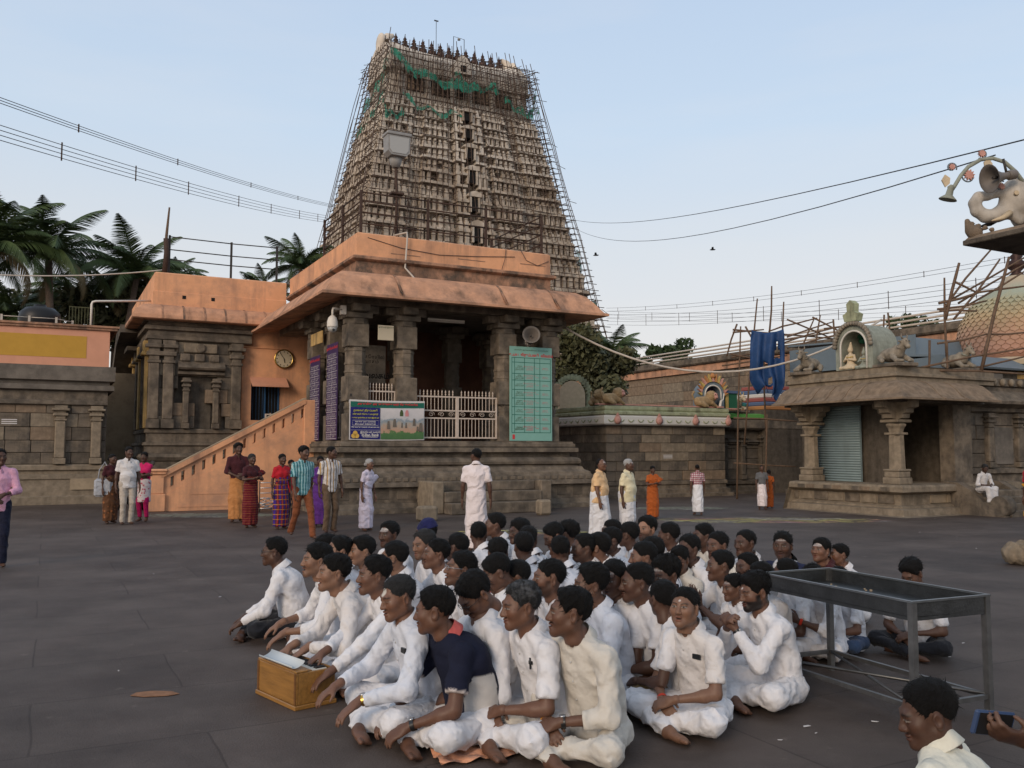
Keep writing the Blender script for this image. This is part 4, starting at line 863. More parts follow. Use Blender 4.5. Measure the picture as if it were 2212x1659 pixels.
def spill(p, w=.42, z0=.80, z1=3.0, corb=True):
    b = MB(); a = w / 2
    b.box(-a * 1.25, a * 1.25, -a * 1.25, a * 1.25, z0, z0 + .18, .02); b.box(-a * 1.1, a * 1.1, -a * 1.1, a * 1.1, z0 + .18, z0 + .34, .02); b.box(-a * 1.2, a * 1.2, -a * 1.2, a * 1.2, z0 + .34, z0 + .40, .02)
    b.lathe([(a * .95, z0 + .4), (a * .85, z0 + 1.3)], sq=8); b.box(-a, a, -a, a, z0 + 1.3, z0 + 1.36, .01); b.lathe([(a * .8, z0 + 1.36), (a * .9, z0 + 1.46), (a * 1.15, z0 + 1.54), (a * 1.15, z0 + 1.58), (a * .9, z0 + 1.62)], sq=8)
    b.box(-a * 1.35, a * 1.35, -a * 1.35, a * 1.35, z0 + 1.62, z0 + 1.70, .02)
    pr = [(a * .8, z0 + 1.7), (a * 1.5, z0 + 1.74), (a * 1.6, z0 + 1.84), (a * 2.1, z0 + 1.88), (a * 2.2, z0 + 1.98), (a * 2.9, z0 + 2.02), (a * 3.0, z1)]
    poly = [(x, z) for x, z in pr] + [(-x, z) for x, z in pr[::-1]]
    b.prism(poly, -a * .7, a * .7, 'xz'); b.prism(poly, -a * .69, a * .69, 'yz')
    return b.build('pillar', 'stone_light', ps, (*p, 0))
spill((.22, .25)); spill((.22, 3.2)); 
MB().box(2.35, DW + .2, .1, .55, .80, 3.0).build('pier', 'stone', ps)
MB().box(.9, 1.0, .9, SH - .4, .8, 3.0).build('inner_wall', 'stone_dark', ps)
MB().box(1.0, DW + 2, 2.4, 2.5, .8, 3.0).build('inner_wall', 'stone_dark', ps)
sh_ = MB().box(.62, .66, 1.75, 3.35, .80, 2.95).build('shutter', 'shutter', ps)
for k in range(30): MB().tube([(.612, 1.75, .83 + k * .071), (.612, 3.35, .83 + k * .071)], .03, 6).build('slat', 'shutter', sh_)
MB().box(-.25, DW + .3, -.25, SH + .2, 2.95, 3.1).build('ceiling_slab', 'stone_dark', ps)
sev = [(-.1, 3.54), (.08, 3.52), (.30, 3.44), (.48, 3.30), (.62, 3.14), (.74, 3.05), (.82, 3.03), (.82, 2.98), (.4, 2.99), (.2, 3.09), (-.1, 3.09)]
moulding(ps, sev, [(0, SH + .15), (0, 0), (DW + .2, 0)], 'stone_warm', 'eave')
for y in (.7, 1.15, 1.75, 2.3, 2.9): MB().strip([(a + .012, z + .012) for a, z in sev[1:8]], [(0, y + .06), (0, y)]).build('eave_rib', 'stone_warm', ps)
for x in (.8, 1.7): MB().strip([(a + .012, z + .012) for a, z in sev[1:8]], [(x, 0), (x + .06, 0)]).build('eave_rib', 'stone_warm', ps)
moulding(ps, [(-.05, 3.52), (-.05, 3.62), (.02, 3.65), (.02, 3.72), (-.04, 3.75), (-.04, 3.90), (.0, 3.92), (-.3, 3.95), (-1.2, 3.95)], [(0, SH + .3), (0, 0), (DW + 1.2, 0)], 'stone_light', 'parapet')
MB().box(.3, DW + 2, .3, SH + .3, 3.5, 3.9).build('roof_slab', 'cement', ps)
# carved flank wall, steps with scroll rails
fw = tthing('shrine_wall', 'carved brown stone temple wall beside the pillared shrine', 'wall', (15.3, -7.35, 0))
courses(fw, 0, 6, 0, [1.2, 1.6, 2.0, 2.4, 2.75], .8, 51, mats=['stone', 'stone_dark', 'stone'])
moulding(fw, [(.02, 1.2), (.12, 1.16), (.12, 1.04), (.02, 1.0), (.02, .8), (.22, .74), (.22, .60), (.1, .55), (.1, .35), (.3, .3), (.3, .05), (.5, .03), (.5, -.3)], [(0, 0), (6, 0)], 'stone', 'base_moulding')
MB().box(0, 6, .2, 3, 0, 3.3).build('core', 'stone_dark', fw)
for x in (1.25, 2.6, 3.3, 4.4): pilaster(fw, x, .26, 1.2, 2.75, -.02, 'stone')
MB().box(1.5, 2.35, -.06, .02, 1.28, 2.35, .02).build('grey_slab', 'cement', fw)
moulding(fw, [(.0, 2.75), (.12, 2.8), (.12, 2.9), (.5, 3.0), (.52, 3.08), (.3, 3.3), (.1, 3.4), (.1, 3.5)], [(0, 0), (6, 0)], 'stone', 'eave')
moulding(fw, [(.05, 3.5), (.14, 3.54), (.14, 3.74), (.05, 3.78), (-.5, 3.8)], [(0, 0), (6, 0)], 'stone', 'frieze')
for k in range(14): MB().lathe([(.0, 0), (.12, .02), (.10, .08), (.0, .1)], (.2 + k * .4, -.14, 3.64), 8, 1).build('frieze_beast', 'stone_light', fw)
stp = tthing('shrine_steps', 'worn stone steps with curled scroll rails by the pillared shrine', 'steps', (14.2, -8.35, 0))
for k in range(4): MB().box(.2, 2.2, -1.05 + k * .27, .7, k * .16 - .02, k * .16 + .155, .02).build('step', 'stone', stp)
for x in (.0, 1.75):
    b = MB(); pts = [(-1.0, .0), (-.62, .0), (.7, .0), (.7, .86), (.3, .84), (-.1, .62), (-.4, .36), (-.65, .36), (-.9, .34)]
    b.prism([(y, z) for y, z in pts], x, x + .3, 'yz'); b.lathe([(.25, 0), (.27, .02), (.27, .3), (.25, .32)], (x - .01, -.85, .27), 16, 0); b.build('scroll_rail', 'stone', stp)
bullish('bull_statue', 'weathered grey lying bull statue on the corner of the shrine roof', (12.75, -7.45, 4.0), R(-12), .82, 'stucco_grey', 'stucco_grey', 'stucco_grey')
bullish('bull_statue', 'weathered grey bull statue seen from the side beside the blue sheet', (12.7, -4.35, 4.0), R(-75), .82, 'stucco_grey', 'stucco_grey', 'stucco_grey')
bullish('bull_statue', 'weathered grey bull statue on a mint slab before the painted dome', (15.7, -7.2, 4.0), R(-5), .80, 'stucco_grey', 'stucco_grey', 'paint_mint')
nch = niche_arch('niche_shrine', 'weathered arched niche shrine with seated figures on the roof', (12.62, -6.15, 3.9), R(-90), 1.28, 1.22, ('paint_mint', 'stucco_grey', ['stucco_grey'], 'stucco_grey'), False, 1.0)
for k in range(21):
    a = PI * k / 20; MB().lathe([(.0, 0), (.07, .02), (.06, .09), (0, .1)], (.62 * math.cos(a), -.02, .715 + .62 * math.sin(a)), 8, 1).build('arch_boss', 'stucco_grey', nch)
MB().prism([(-.2, 0), (.2, 0), (.26, .2), (.1, .28), (.12, .5), (0, .6), (-.12, .5), (-.1, .28), (-.26, .2)], -.12, .12).build('crest_figure', 'cornice_lime', nch, (0, 0, 1.38))
MB().box(-.8, .8, -.15, 1.05, -.12, .0).build('base_slab', 'paint_mint', nch)
def idol(label, p, rz, s, m, m2):
    t = tthing('idol', label, 'statue', p, 'figures in the arched niche', rz); t.scale = (s,) * 3
    S = Solid(); S.ell((0, 0, .12), (.26, .2, .12), .05); S.cap((0, 0, .15), (0, 0, .5), .14, .12, .05); S.ball((0, -.01, .72), .10, .04); S.cap((0, 0, .78), (0, .02, 1.0), .085, .03, .03)
    for q in (-1, 1): S.cap((q * .15, 0, .52), (q * .24, -.05, .34), .05, .045, .03); S.cap((q * .24, -.05, .34), (q * .06, -.17, .38), .045, .035, .03); S.cap((q * .1, -.05, .08), (q * .28, -.2, .07), .08, .07, .04); S.cap((q * .28, -.2, .07), (-q * .05, -.26, .06), .06, .05, .03)
    v, q_ = nets(S, (-.4, -.4, 0), (.4, .3, 1.1), .022); link('carving', np_mesh('carving', v, q_), m, t); MB().box(-.3, .3, -.28, .22, -.04, .0).build('seat_slab', m2, t)
    MB().tube([(.15 * math.cos(a), .0 - .13 * math.sin(a), .5 - .05 * math.sin(a)) for a in np.linspace(0, PI, 9)], .02, 5).build('necklace', 'paint_yellow', t)
idol('painted seated idol with folded hands in the arched niche', (12.72, -5.95, 3.94), R(-90), .78, 'stucco_cream', 'paint_mint'); idol('smaller painted kneeling idol in the arched niche', (12.7, -6.42, 3.94), R(-75), .6, 'paint_mint', 'paint_mint')
t = tthing('stucco_tree', 'dark stucco tree with an ochre trunk inside the arched niche', 'statue', (13.2, -6.15, 3.9)); MB().tube([(0, -.2, 0), (.0, -.15, .6), (0, -.05, .95)], [.13, .1, .12], 8).build('trunk', 'ochre_plaster', t)
for k in range(7): MB().lathe([(0, -.1), (.1, -.07), (.13, 0), (.1, .08), (0, .1)], (rnd.uniform(-.1, .1), rnd.uniform(-.3, .25), .98 + rnd.uniform(-.1, .12)), 8).build('leaf_clump', 'paint_dkgreen', t)
# grey sheet sheds behind the pillared shrine
def shed(label, p, w, d, h, fascia):
    t = tthing('metal_shed', label, 'shed', p); MB().box(0, w, 0, d, 0, h).build('body', 'stone_dark', t)
    MB().prism([(-.35, h + .0), (.1, h + fascia), (d + .3, h + fascia + .2), (d + .3, h + fascia + .14), (.1, h + fascia - .06), (-.32, h - .05)], -.3, w + .3, 'yz').build('roof_sheet', 'grey_sheet', t)
    MB().box(-.32, -.28, -.4, d + .2, h - .05, h + fascia).build('fascia', 'grey_sheet', t)
    for k in range(14): MB().box(-.02, .0, .1 + k * (d - .2) / 14, .1 + (k + .9) * (d - .2) / 14, 2.2, h - .1).build('wall_sheet', 'shutter', t)
    return t
shed('grey metal shed with a blue-grey sheet fascia behind the pillared shrine', (16.6, -4.9, 0), 3.0, 4.6, 4.45, .8)
shed('darker metal shed under bamboo poles next to the dome', (16.2, -7.0, 0), 3.5, 1.9, 4.1, .35)
# compound wall far behind, pipes on its top
cw = tthing('compound_wall', 'long brown stone compound wall with an orange ledge behind the shrines', 'wall', (25.5, -2.0, 0))
courses(cw, 0, 44, 0, [2.9, 3.45, 4.0, 4.55, 5.1, 5.65, 6.1], 1.6, 61, face='x', mats=['stone_warm', 'stone', 'stone_warm', 'stone_light'])
MB().box(.2, .8, 0, 44, 0, 7.0).build('core', 'stone', cw); MB().box(-.15, .82, 0, 44, 6.105, 6.5).build('orange_ledge', 'orange_weathered', cw); MB().box(-.35, 1.0, 0, 44, 6.52, 6.9, .08).build('coping', 'stone', cw)
for k in range(3):
    t = tthing('water_pipe', ['uppermost', 'middle', 'lowest'][k] + ' pale pipe of three along the compound wall top', 'pipe', (25.2 - .15 * (2 - k), -2, 7.35 - k * .17), 'pipes on the compound wall'); MB().tube([(0, 0, 0), (0, 22, 0), (0, 44, 0)], .05, 6).build('pipe', 'pvc', t)
# ---------------------------------------------------------------- the great gate tower under scaffolding
mat('tower_stucco', (.52, .445, .365), .9, noise=.3, nscale=.8, bump=.6, bscale=4, spec=.1, streak=((.17, .135, .105), .85, .55), blotch=((.30, .215, .15), .35, .45, .65, .6))
mat('tower_pale', (.63, .555, .47), .9, noise=.2, nscale=.7, bump=.4, bscale=4, spec=.1, streak=((.25, .19, .14), .6, .5))
mat('tower_brown', (.30, .215, .15), .9, noise=.3, nscale=.9, bump=.6, bscale=4, spec=.1, streak=((.10, .075, .06), .8, .6))
mat('bamboo_dark', (.085, .056, .042), .85, noise=.35, nscale=3)
mat('copper', (.050, .026, .022), .5, noise=.3, nscale=6, metal=.4)
TX, TY = 39.9, 85.0
def thx(z): return 10.8 + (46 - z) * .2267
def thy(z): return 4.6 + (46 - z) * .19
tw = tthing('gate_tower', 'towering tapered stucco temple gate tower with a barrel roof', 'tower', (TX, TY, 0))
def bay(u):
    u = abs(u)
    return -.95 if u < .15 else (-.05 if u < .24 else (-.55 if u < .52 else (.05 if u < .62 else -.4)))
TZ = [0, 8, 13, 17.8, 22.4, 27.0, 31.1, 35.0, 38.5, 41.5, 44.0, 46.4]
rt = random.Random(17)
for i in range(len(TZ) - 1):
    z0, z1 = TZ[i], TZ[i + 1]; h = z1 - z0; b = MB()
    a0, a1, c0, c1 = thx(z0), thx(z1), thy(z0), thy(z1)
    b.add([(-a0, -c0, z0), (a0, -c0, z0), (a0, c0, z0), (-a0, c0, z0), (-a1, -c1, z1), (a1, -c1, z1), (a1, c1, z1), (-a1, c1, z1)], [(3, 2, 1, 0), (4, 5, 6, 7), (0, 1, 5, 4), (1, 2, 6, 5), (2, 3, 7, 6), (3, 0, 4, 7)])
    body = b.build('tier', 'tower_stucco' if z0 < 41 else 'tower_pale', tw)
    if z1 < 12: continue
    wz = z0 + h * .40
    c = thy(wz); MB().box(-.42, .42, -c - 1.35, -c - .2, z0 + h * .22, z0 + h * .62).build('window', 'black_void', tw)
    for sx in (-1, 1): MB().box(sx * .60 - .14, sx * .60 + .14, -c - 1.5, -c, z0 + h * .16, z0 + h * .68, .03).build('window_jamb', 'tower_stucco', tw)
    MB().prism([(-1.1, 0), (1.1, 0), (.9, h * .10), (.5, h * .16), (0, h * .19), (-.5, h * .16), (-.9, h * .10)], -c - 1.6, -c).build('window_hood', 'tower_stucco', tw, (0, 0, z0 + h * .68))
    # rows of little shrines, pilasters and figures: too many and too small to tell apart
    d = MB()
    for face in (0, 1, 2):                          # front, left flank, right flank
        n = {0: 34, 1: 16, 2: 16}[face]
        for k in range(n):
            u = -1 + (k + .5) * 2 / n
            if face == 0 and abs(u) < .07: continue
            for (f0, f1, out, wf) in ((.0, .09, .75, 1.0), (.09, .46, .30, .62), (.46, .53, .85, 1.0), (.53, .60, .55, .96), (.60, .84, .42, .7), (.84, .95, .30, .46)):
                zz0, zz1 = z0 + h * f0, z0 + h * f1 * (1 - (.02 if f1 > .6 else 0)); zm = (zz0 + zz1) / 2
                L = thx(zm) if face == 0 else thy(zm); cc = thy(zm) if face == 0 else thx(zm)
                if f0 in (.09, .60, .84) and rt.random() < .10: continue
                w = L / n * wf * (1 if f0 in (0., .46) else rt.uniform(.75, 1.1)); x = u * L
                o = out * h * .18 + rt.uniform(-.05, .14) - (bay(u) if face == 0 else (-.3 if abs(u) < .3 else 0))
                y0, y1 = -cc - o, -cc + .3
                if f0 in (.60,) and rt.random() < .55:
                    poly = [(x - w, zz0), (x + w, zz0), (x + w * .95, zz0 + (zz1 - zz0) * .45), (x + w * .5, zz1 - .02), (x - w * .5, zz1 - .02), (x - w * .95, zz0 + (zz1 - zz0) * .45)]
                    if face == 0: d.prism(poly, y0, y1)
                    else: d.prism(poly, y0 if face == 1 else -y1, y1 if face == 1 else -y0, 'yz')
                elif face == 0: d.box(x - w, x + w, y0, y1, zz0, zz1)
                elif face == 1: d.box(y0, y1, x - w, x + w, zz0, zz1)
                else: d.box(-y1, -y0, x - w, x + w, zz0, zz1)
    s_ = d.build('stucco_ornament', 'tower_stucco' if z0 < 38 else 'tower_pale', tw); s_['kind'] = 'stuff'
# neck with dark niches, then the barrel roof with its horned ends
b = MB().box(-10.6, 10.6, -4.4, 4.4, 46.4, 47.2, .1).box(-9.9, 9.9, -3.9, 3.9, 47.2, 50.4); b.build('neck', 'tower_pale', tw)
for x0, x1 in ((-7.6, -5.2), (-4.2, -1.6), (1.6, 4.2), (5.2, 7.6)):
    MB().box(x0, x1, -4.06, -3.85, 48.0, 49.9).build('niche', 'dark_room', tw)
    for k in range(4): MB().box(x0 + (x1 - x0) * k / 4 + .1, x0 + (x1 - x0) * k / 4 + .4, -4.25, -4.07, 48.0, 49.5, .06).build('niche_figure', 'tower_brown', tw)
for x in (-8.6, -4.7, -1.3, 1.3, 4.7, 8.6): MB().box(x - .3, x + .3, -4.3, -3.9, 47.2, 50.2, .05).build('pilaster', 'tower_pale', tw)
MB().box(-.5, .5, -4.3, -3.9, 48.1, 49.6).build('window', 'black_void', tw); 
moulding(tw, [(.0, 50.2), (.5, 50.35), (.55, 50.6), (.1, 50.8)], [(-9.9, 3.9), (-9.9, -3.9), (9.9, -3.9), (9.9, 3.9)], 'tower_pale', 'cornice')
prof = [(3.95, 50.5), (4.15, 51.2), (4.0, 52.2), (3.5, 53.2), (2.6, 54.0), (1.4, 54.45), (0, 54.6)]
sec = [(-y, z) for y, z in prof] + [(y, z) for y, z in prof[-2::-1]]
V, F = [], []
NS = 24
for i in range(NS + 1):
    x = -9.7 + 19.4 * i / NS; sag = .9 * (abs(x) / 9.7) ** 3
    V += [(x, y, z + sag * (z - 50.5) / 4.1) for y, z in sec]
m_ = len(sec)
for i in range(NS):
    for k in range(m_ - 1): F.append((i * m_ + k, i * m_ + m_ + k, i * m_ + m_ + k + 1, i * m_ + k + 1))
MB().add(V, F, True).build('barrel_roof', 'tower_pale', tw)
for sx in (-1, 1):
    ring = [(y * 1.03, 50.4 + (z - 50.5) * 1.12) for y, z in sec]
    MB().prism(ring + [(ring[-1][0], 50.2), (ring[0][0], 50.2)], sx * 9.4, sx * 10.1, 'yz').build('gable_end', 'tower_pale', tw)
    S = Solid(); S.cap((sx * 9.4, 0, 54.4), (sx * 8.9, 0, 56.3), .9, .5, .3); S.cap((sx * 8.9, 0, 56.3), (sx * 8.2, 0, 56.7), .5, .3, .3); S.ell((sx * 9.8, 0, 55.2), (.55, 1.2, 1.5), .3)
    v, q = nets(S, (min(sx * 8, sx * 12.2), -1.5, 53), (max(sx * 8, sx * 12.2), 1.5, 58), .14); link('gable_horn', np_mesh('gable_horn', v, q), 'tower_pale', tw)
MB().prism([(-1.3, 0), (1.3, 0), (1.2, 1.3), (.6, 2.2), (0, 2.6), (-.6, 2.2), (-1.2, 1.3)], -4.75, -4.3).build('front_gable', 'tower_pale', tw, (0, 0, 51.3)); MB().box(-.35, .35, -4.9, -4.7, 51.6, 52.4).build('window', 'black_void', tw)
fin = MB().lathe([(.30, 0), (.36, .12), (.22, .3), (.25, .42), (.56, .75), (.60, 1.0), (.50, 1.28), (.24, 1.45), (.22, 1.55), (.34, 1.68), (.34, 1.8), (.18, 1.92), (.20, 2.0), (.26, 2.12), (.10, 2.35), (.02, 2.75)], n=14)
f0 = fin.build('pot_finial', 'copper', tw, (-7.7, 0, 54.5))
for k in range(1, 13): link('pot_finial', f0.data, None, tw, (-7.7 + k * 15.4 / 12, 0, 54.5))
t = tthing('lightning_rod', 'thin lightning rod on the gate tower roof', 'rod', (TX - 1.9, TY, 54.6)); MB().tube([(0, 0, 0), (0, 0, 5.6)], .04, 5).build('rod', 'dark_iron', t); MB().box(-.3, .3, -.05, .05, 5.55, 5.7).build('tip', 'dark_iron', t)
t = tthing('roof_lamp', 'small metal lamp frame on the gate tower roof', 'frame', (TX + 1.5, TY, 54.6)); MB().tube([(-.8, 0, 0), (-.8, 0, 4.0), (.8, 0, 3.9), (.8, 0, 0)], .05, 5).build('frame', 'dark_iron', t); MB().lathe([(.05, 0), (.2, -.1), (.22, -.3)], (0, 0, 3.95), 8).build('lamp', 'grey_paint', t)
# ---- scaffolding of bamboo tied over the whole tower
sc_ = tthing('bamboo_scaffold', 'dense bamboo scaffolding lashed around the whole gate tower', 'scaffold', (TX, TY, 0))
rp = random.Random(23)
def wob(a, b, n=5, j=.12):
    a, b = np.array(a, float), np.array(b, float)
    return [a + (b - a) * k / n + np.array([rp.uniform(-j, j) for _ in range(3)]) * (0 if k in (0, n) else 1) for k in range(n + 1)]
def fpt(u, z, off): 
    zz = min(z, 47); return (u * (thx(zz) + off * .5 - (.5 if z > 47 else 0)), -(thy(zz) + off + .45), z)
def lpt(u, z, off): 
    zz = min(z, 47); return (-(thx(zz) + off * .6 - (.4 if z > 47 else 0)), u * (thy(zz) + off), z)
def rpt(u, z, off): p = lpt(u, z, off); return (-p[0], p[1], p[2])
PR = .048
mass = MB()
nf, ns_ = 32, 11
for k in range(nf + 1):
    u = -1 + 2 * k / nf; MB().tube(wob(fpt(u, 6, .6), fpt(u, 53.6 + rp.uniform(-.6, 1.6), .6), 10, .15), PR, 5).build('pole', 'bamboo_dark', sc_)
for k in range(ns_ + 1):
    u = -1 + 2 * k / ns_
    for fn in (lpt, rpt): MB().tube(wob(fn(u, 6, .6), fn(u, 53.4 + rp.uniform(-.8, 1.2), .6), 10, .15), PR, 5).build('pole', 'bamboo_dark', sc_)
zs = np.arange(8, 53.4, .84)
for z in zs:
    z = z + rp.uniform(-.08, .08)
    MB().tube(wob(fpt(-1.08, z, .6), fpt(1.08, z + rp.uniform(-.2, .2), .6), 8, .13), PR, 5).build('pole', 'bamboo_dark', sc_)
    MB().tube(wob(lpt(-1.05, z, .6), lpt(1.1, z + rp.uniform(-.15, .15), .6), 5, .12), PR, 5).build('pole', 'bamboo_dark', sc_)
    MB().tube(wob(rpt(-1.1, z, .6), rpt(1.05, z + rp.uniform(-.15, .15), .6), 5, .12), PR, 5).build('pole', 'bamboo_dark', sc_)
    # second, inner layer and the stubs that tie the layers together
    mass.tube(wob(fpt(-1.0, z + .35, -.35), fpt(1.0, z + .35, -.35), 8, .15), PR * .85, 4)
    for k in range(nf + 1):
        if rp.random() < .8:
            u = -1 + 2 * k / nf + rp.uniform(-.01, .01); a, c = np.array(fpt(u, z, .9 + rp.uniform(-.2, .5))), np.array(fpt(u, z, -.9)); mass.tube([a + (0, 0, rp.uniform(-.15, .15)), c], PR * .8, 4)
    for k in range(ns_ + 1):
        u = -1 + 2 * k / ns_
        for fn in (lpt, rpt):
            a, c = np.array(fn(u, z, .9 + rp.uniform(0, .5))), np.array(fn(u, z, -.8)); mass.tube([a + (0, rp.uniform(-.2, .2), rp.uniform(-.2, .2)), c], PR * .8, 4)
for k in range(nf * 2 + 1):
    u = -1 + k / nf; z0 = rp.uniform(7, 12)
    while z0 < 52:
        z1 = z0 + rp.uniform(4, 8); mass.tube(wob(fpt(u + .01, z0, -.3), fpt(u + rp.uniform(-.02, .02), min(z1, 54), -.3), 3, .1), PR * .8, 4); z0 = z1 - .5
for k in range(26):
    z = rp.uniform(10, 46); u = rp.uniform(-1, .9); mass.tube(wob(fpt(u, z, .75), fpt(u + rp.uniform(-.2, .2), z + rp.uniform(2, 6), .75), 2, .05), PR * .85, 4)
for k in range(14):                                # loose ends sticking out at the flanks
    z = rp.uniform(9, 55); s_ = rp.choice([-1, 1]); a = np.array(fpt(s_ * 1.05, z, .6)); mass.tube([a, a + (s_ * rp.uniform(.5, 1.6), 0, rp.uniform(-.6, .9))], PR * .8, 4)
ms = mass.build('lashed_poles', 'bamboo_dark', sc_); ms['kind'] = 'stuff'
def netting(label, u0, u1, z0, z1, hgt, off, side=0):
    """torn green net hanging in a wavy band"""
    t = tthing('safety_net', label, 'netting', (TX, TY, 0), 'green nets on the tower scaffold'); V, F = [], []; n = 22
    rr_ = random.Random(label)
    for i in range(n + 1):
        f = i / n; u = u0 + (u1 - u0) * f; zc = z0 + (z1 - z0) * f - 1.1 * math.sin(PI * f) + .4 * math.sin(f * 17); hh = hgt * (.35 + .65 * abs(math.sin(f * 5.3 + u0 * 3)))
        for j in range(4):
            p = np.array((fpt if side == 0 else (lpt if side < 0 else rpt))(u, zc - hh * j / 3, off)); V.append(tuple(p + (rr_.uniform(-.08, .08), rr_.uniform(-.3, .1), rr_.uniform(-.15, .15))))
    for i in range(n):
        for j in range(3):
            if rr_.random() < .93: F.append((i * 4 + j, i * 4 + 4 + j, i * 4 + 5 + j, i * 4 + 1 + j))
    MB().add(V, F, True).build('net', 'net_mesh', t)
def net_mat():
    m, n, l, b = new_mat('net_mesh'); b.inputs['Base Color'].default_value = (.022, .20, .135, 1); b.inputs['Roughness'].default_value = .9
    tc = n.new('ShaderNodeTexCoord'); nz = n.new('ShaderNodeTexNoise'); nz.inputs['Scale'].default_value = 1.6; nz.inputs['Detail'].default_value = 6; l.new(tc.outputs['Object'], nz.inputs['Vector'])
    r = ramp(n, [(.36, (.3, .3, .3)), (.58, (.95, .95, .95))]); l.new(nz.outputs['Fac'], r.inputs[0]); l.new(r.outputs[0], b.inputs['Alpha'])
net_mat()
netting('long sagging green net below the tower roof, left half', -1.0, .05, 52.2, 49.9, 1.4, .75); netting('green net drape below the tower roof, right of centre', -.15, .45, 50.9, 50.6, 1.2, .8)
netting('torn green net strip across the tower niches', -.8, -.05, 46.8, 45.6, .7, .7); netting('green net strip at the right shoulder of the tower', .55, 1.05, 49.0, 48.4, 1.0, .75)
netting('green net on the upper left flank of the tower', -1.0, 1.0, 51.8, 48.5, 1.6, .7, -1); netting('crumpled green net lower on the left flank', -.9, .6, 47.2, 44.6, 1.5, .75, -1); netting('green net rag at the left corner under the niches', -1.02, -.75, 45.2, 44.6, 1.1, .7)
netting('green net bundle on the upper right flank', -1.0, -.2, 51.0, 47.5, 1.3, .9, 1); netting('green net hanging at the lower right foot of the scaffold', -1.0, .1, 21.6, 21.0, 1.6, 1.0, 1); netting('small green net scrap on the lower right scaffold', -1.0, -.6, 28.5, 27.0, 1.8, .8, 1)
# ---------------------------------------------------------------- palms and trees
def frond_mesh(L, seed, droop, m):
    r_ = random.Random(seed); V, F = [], []; n = 16; P = []
    for i in range(n + 1):
        f = i / n; a = R(35) - droop * f * f; P.append((P[-1][0] + math.cos(R(50) - droop * f) * L / n, 0, P[-1][2] + math.sin(R(50) - droop * f) * L / n) if P else (0, 0, 0))
    b = MB().tube(P, [.05 * (1 - .8 * i / n) for i in range(n + 1)], 4, False)
    for i in range(2, n + 1):
        for q in (0, .2, .4, .6, .8):
            f = (i - q) / n; p = np.array(P[i]) * (1 - q) + np.array(P[i - 1]) * q; d = np.array(P[i]) - np.array(P[i - 1]); d /= np.linalg.norm(d)
            ln = L * .24 * math.sin(PI * min(1, f * .85 + .12)) + .12
            for s_ in (-1, 1):
                t_ = d * .75 + np.array([0, s_ * .85, -.25 - .55 * f - r_.uniform(0, .3)]); t_ /= np.linalg.norm(t_); w = np.cross(t_, (0, 0, 1.)); w /= np.linalg.norm(w) + 1e-6
                e = p + t_ * ln; mid = p + t_ * ln * .5 + np.array([0, 0, .04 * ln]); w = d * .024 * (L / 4)
                b.add([p - w, p + w, mid + w, mid - w, e], [(0, 1, 2, 3), (3, 2, 4)])
    me = bpy.data.meshes.new('frond'); me.from_pydata(b.v, [], b.f); me.update(); me.materials.append(MATS[m]); return me
FR = [frond_mesh(4.2, k, R(75 + 14 * k), 'leaf_palm') for k in range(4)] + [frond_mesh(3.6, 9, R(150), 'leaf_palm_dry')]
def palm(label, p, h, s, seed, n=24):
    t = thing('palm_tree', label, 'palm tree', p, 0, 'coconut palms beyond the temple roofs'); r_ = random.Random(seed); lx, ly = r_.uniform(-.8, .8), r_.uniform(-.5, .5)
    MB().tube([(lx * (f ** 2), ly * f * f, h * f) for f in np.linspace(0, 1, 8)], [.26 * s * (1 - .35 * f) for f in np.linspace(0, 1, 8)], 8).build('trunk', 'trunk', t)
    for k in range(n):
        el = -.35 + 1.25 * (k / n); me = FR[4] if k < 2 else FR[min(3, int((1 - k / n) * 4))]
        o = link('frond', me, None, t, (lx, ly, h)); o.rotation_euler = (r_.uniform(-.3, .3), -R(-24 + 64 * (k / n)) + r_.uniform(-.12, .12), k * 2.4 + r_.uniform(-.3, .3)); o.scale = (s * r_.uniform(.85, 1.1),) * 3
    return t
for lab, x, y, Y, s, sd in (('largest coconut palm at the left behind the pink parapet', 122, 560, 44, 1.0, 1), ('coconut palm right of the largest one, partly behind it', 258, 600, 47, .92, 2), ('palm crown peeping over the hall roof beside the bamboo pole', 385, 612, 52, .55, 3), ('palm behind the roof railing next to the gate tower', 668, 585, 52, .66, 4), ('palm cut by the left edge of the picture', -38, 545, 42, 1.0, 5), ('small palm low behind the hall railing', 548, 640, 55, .6, 6), ('short palm below the two big ones', 190, 665, 50, .8, 7), ('palm at the foot of the scaffold right of the pavilion', 1335, 775, 62, .8, 8), ('low palm at the far left by the water tank', 20, 690, 46, .8, 9)):
    c = at_y(x, y, Y); palm(lab, (c[0], c[1], 0), c[2], s, sd)
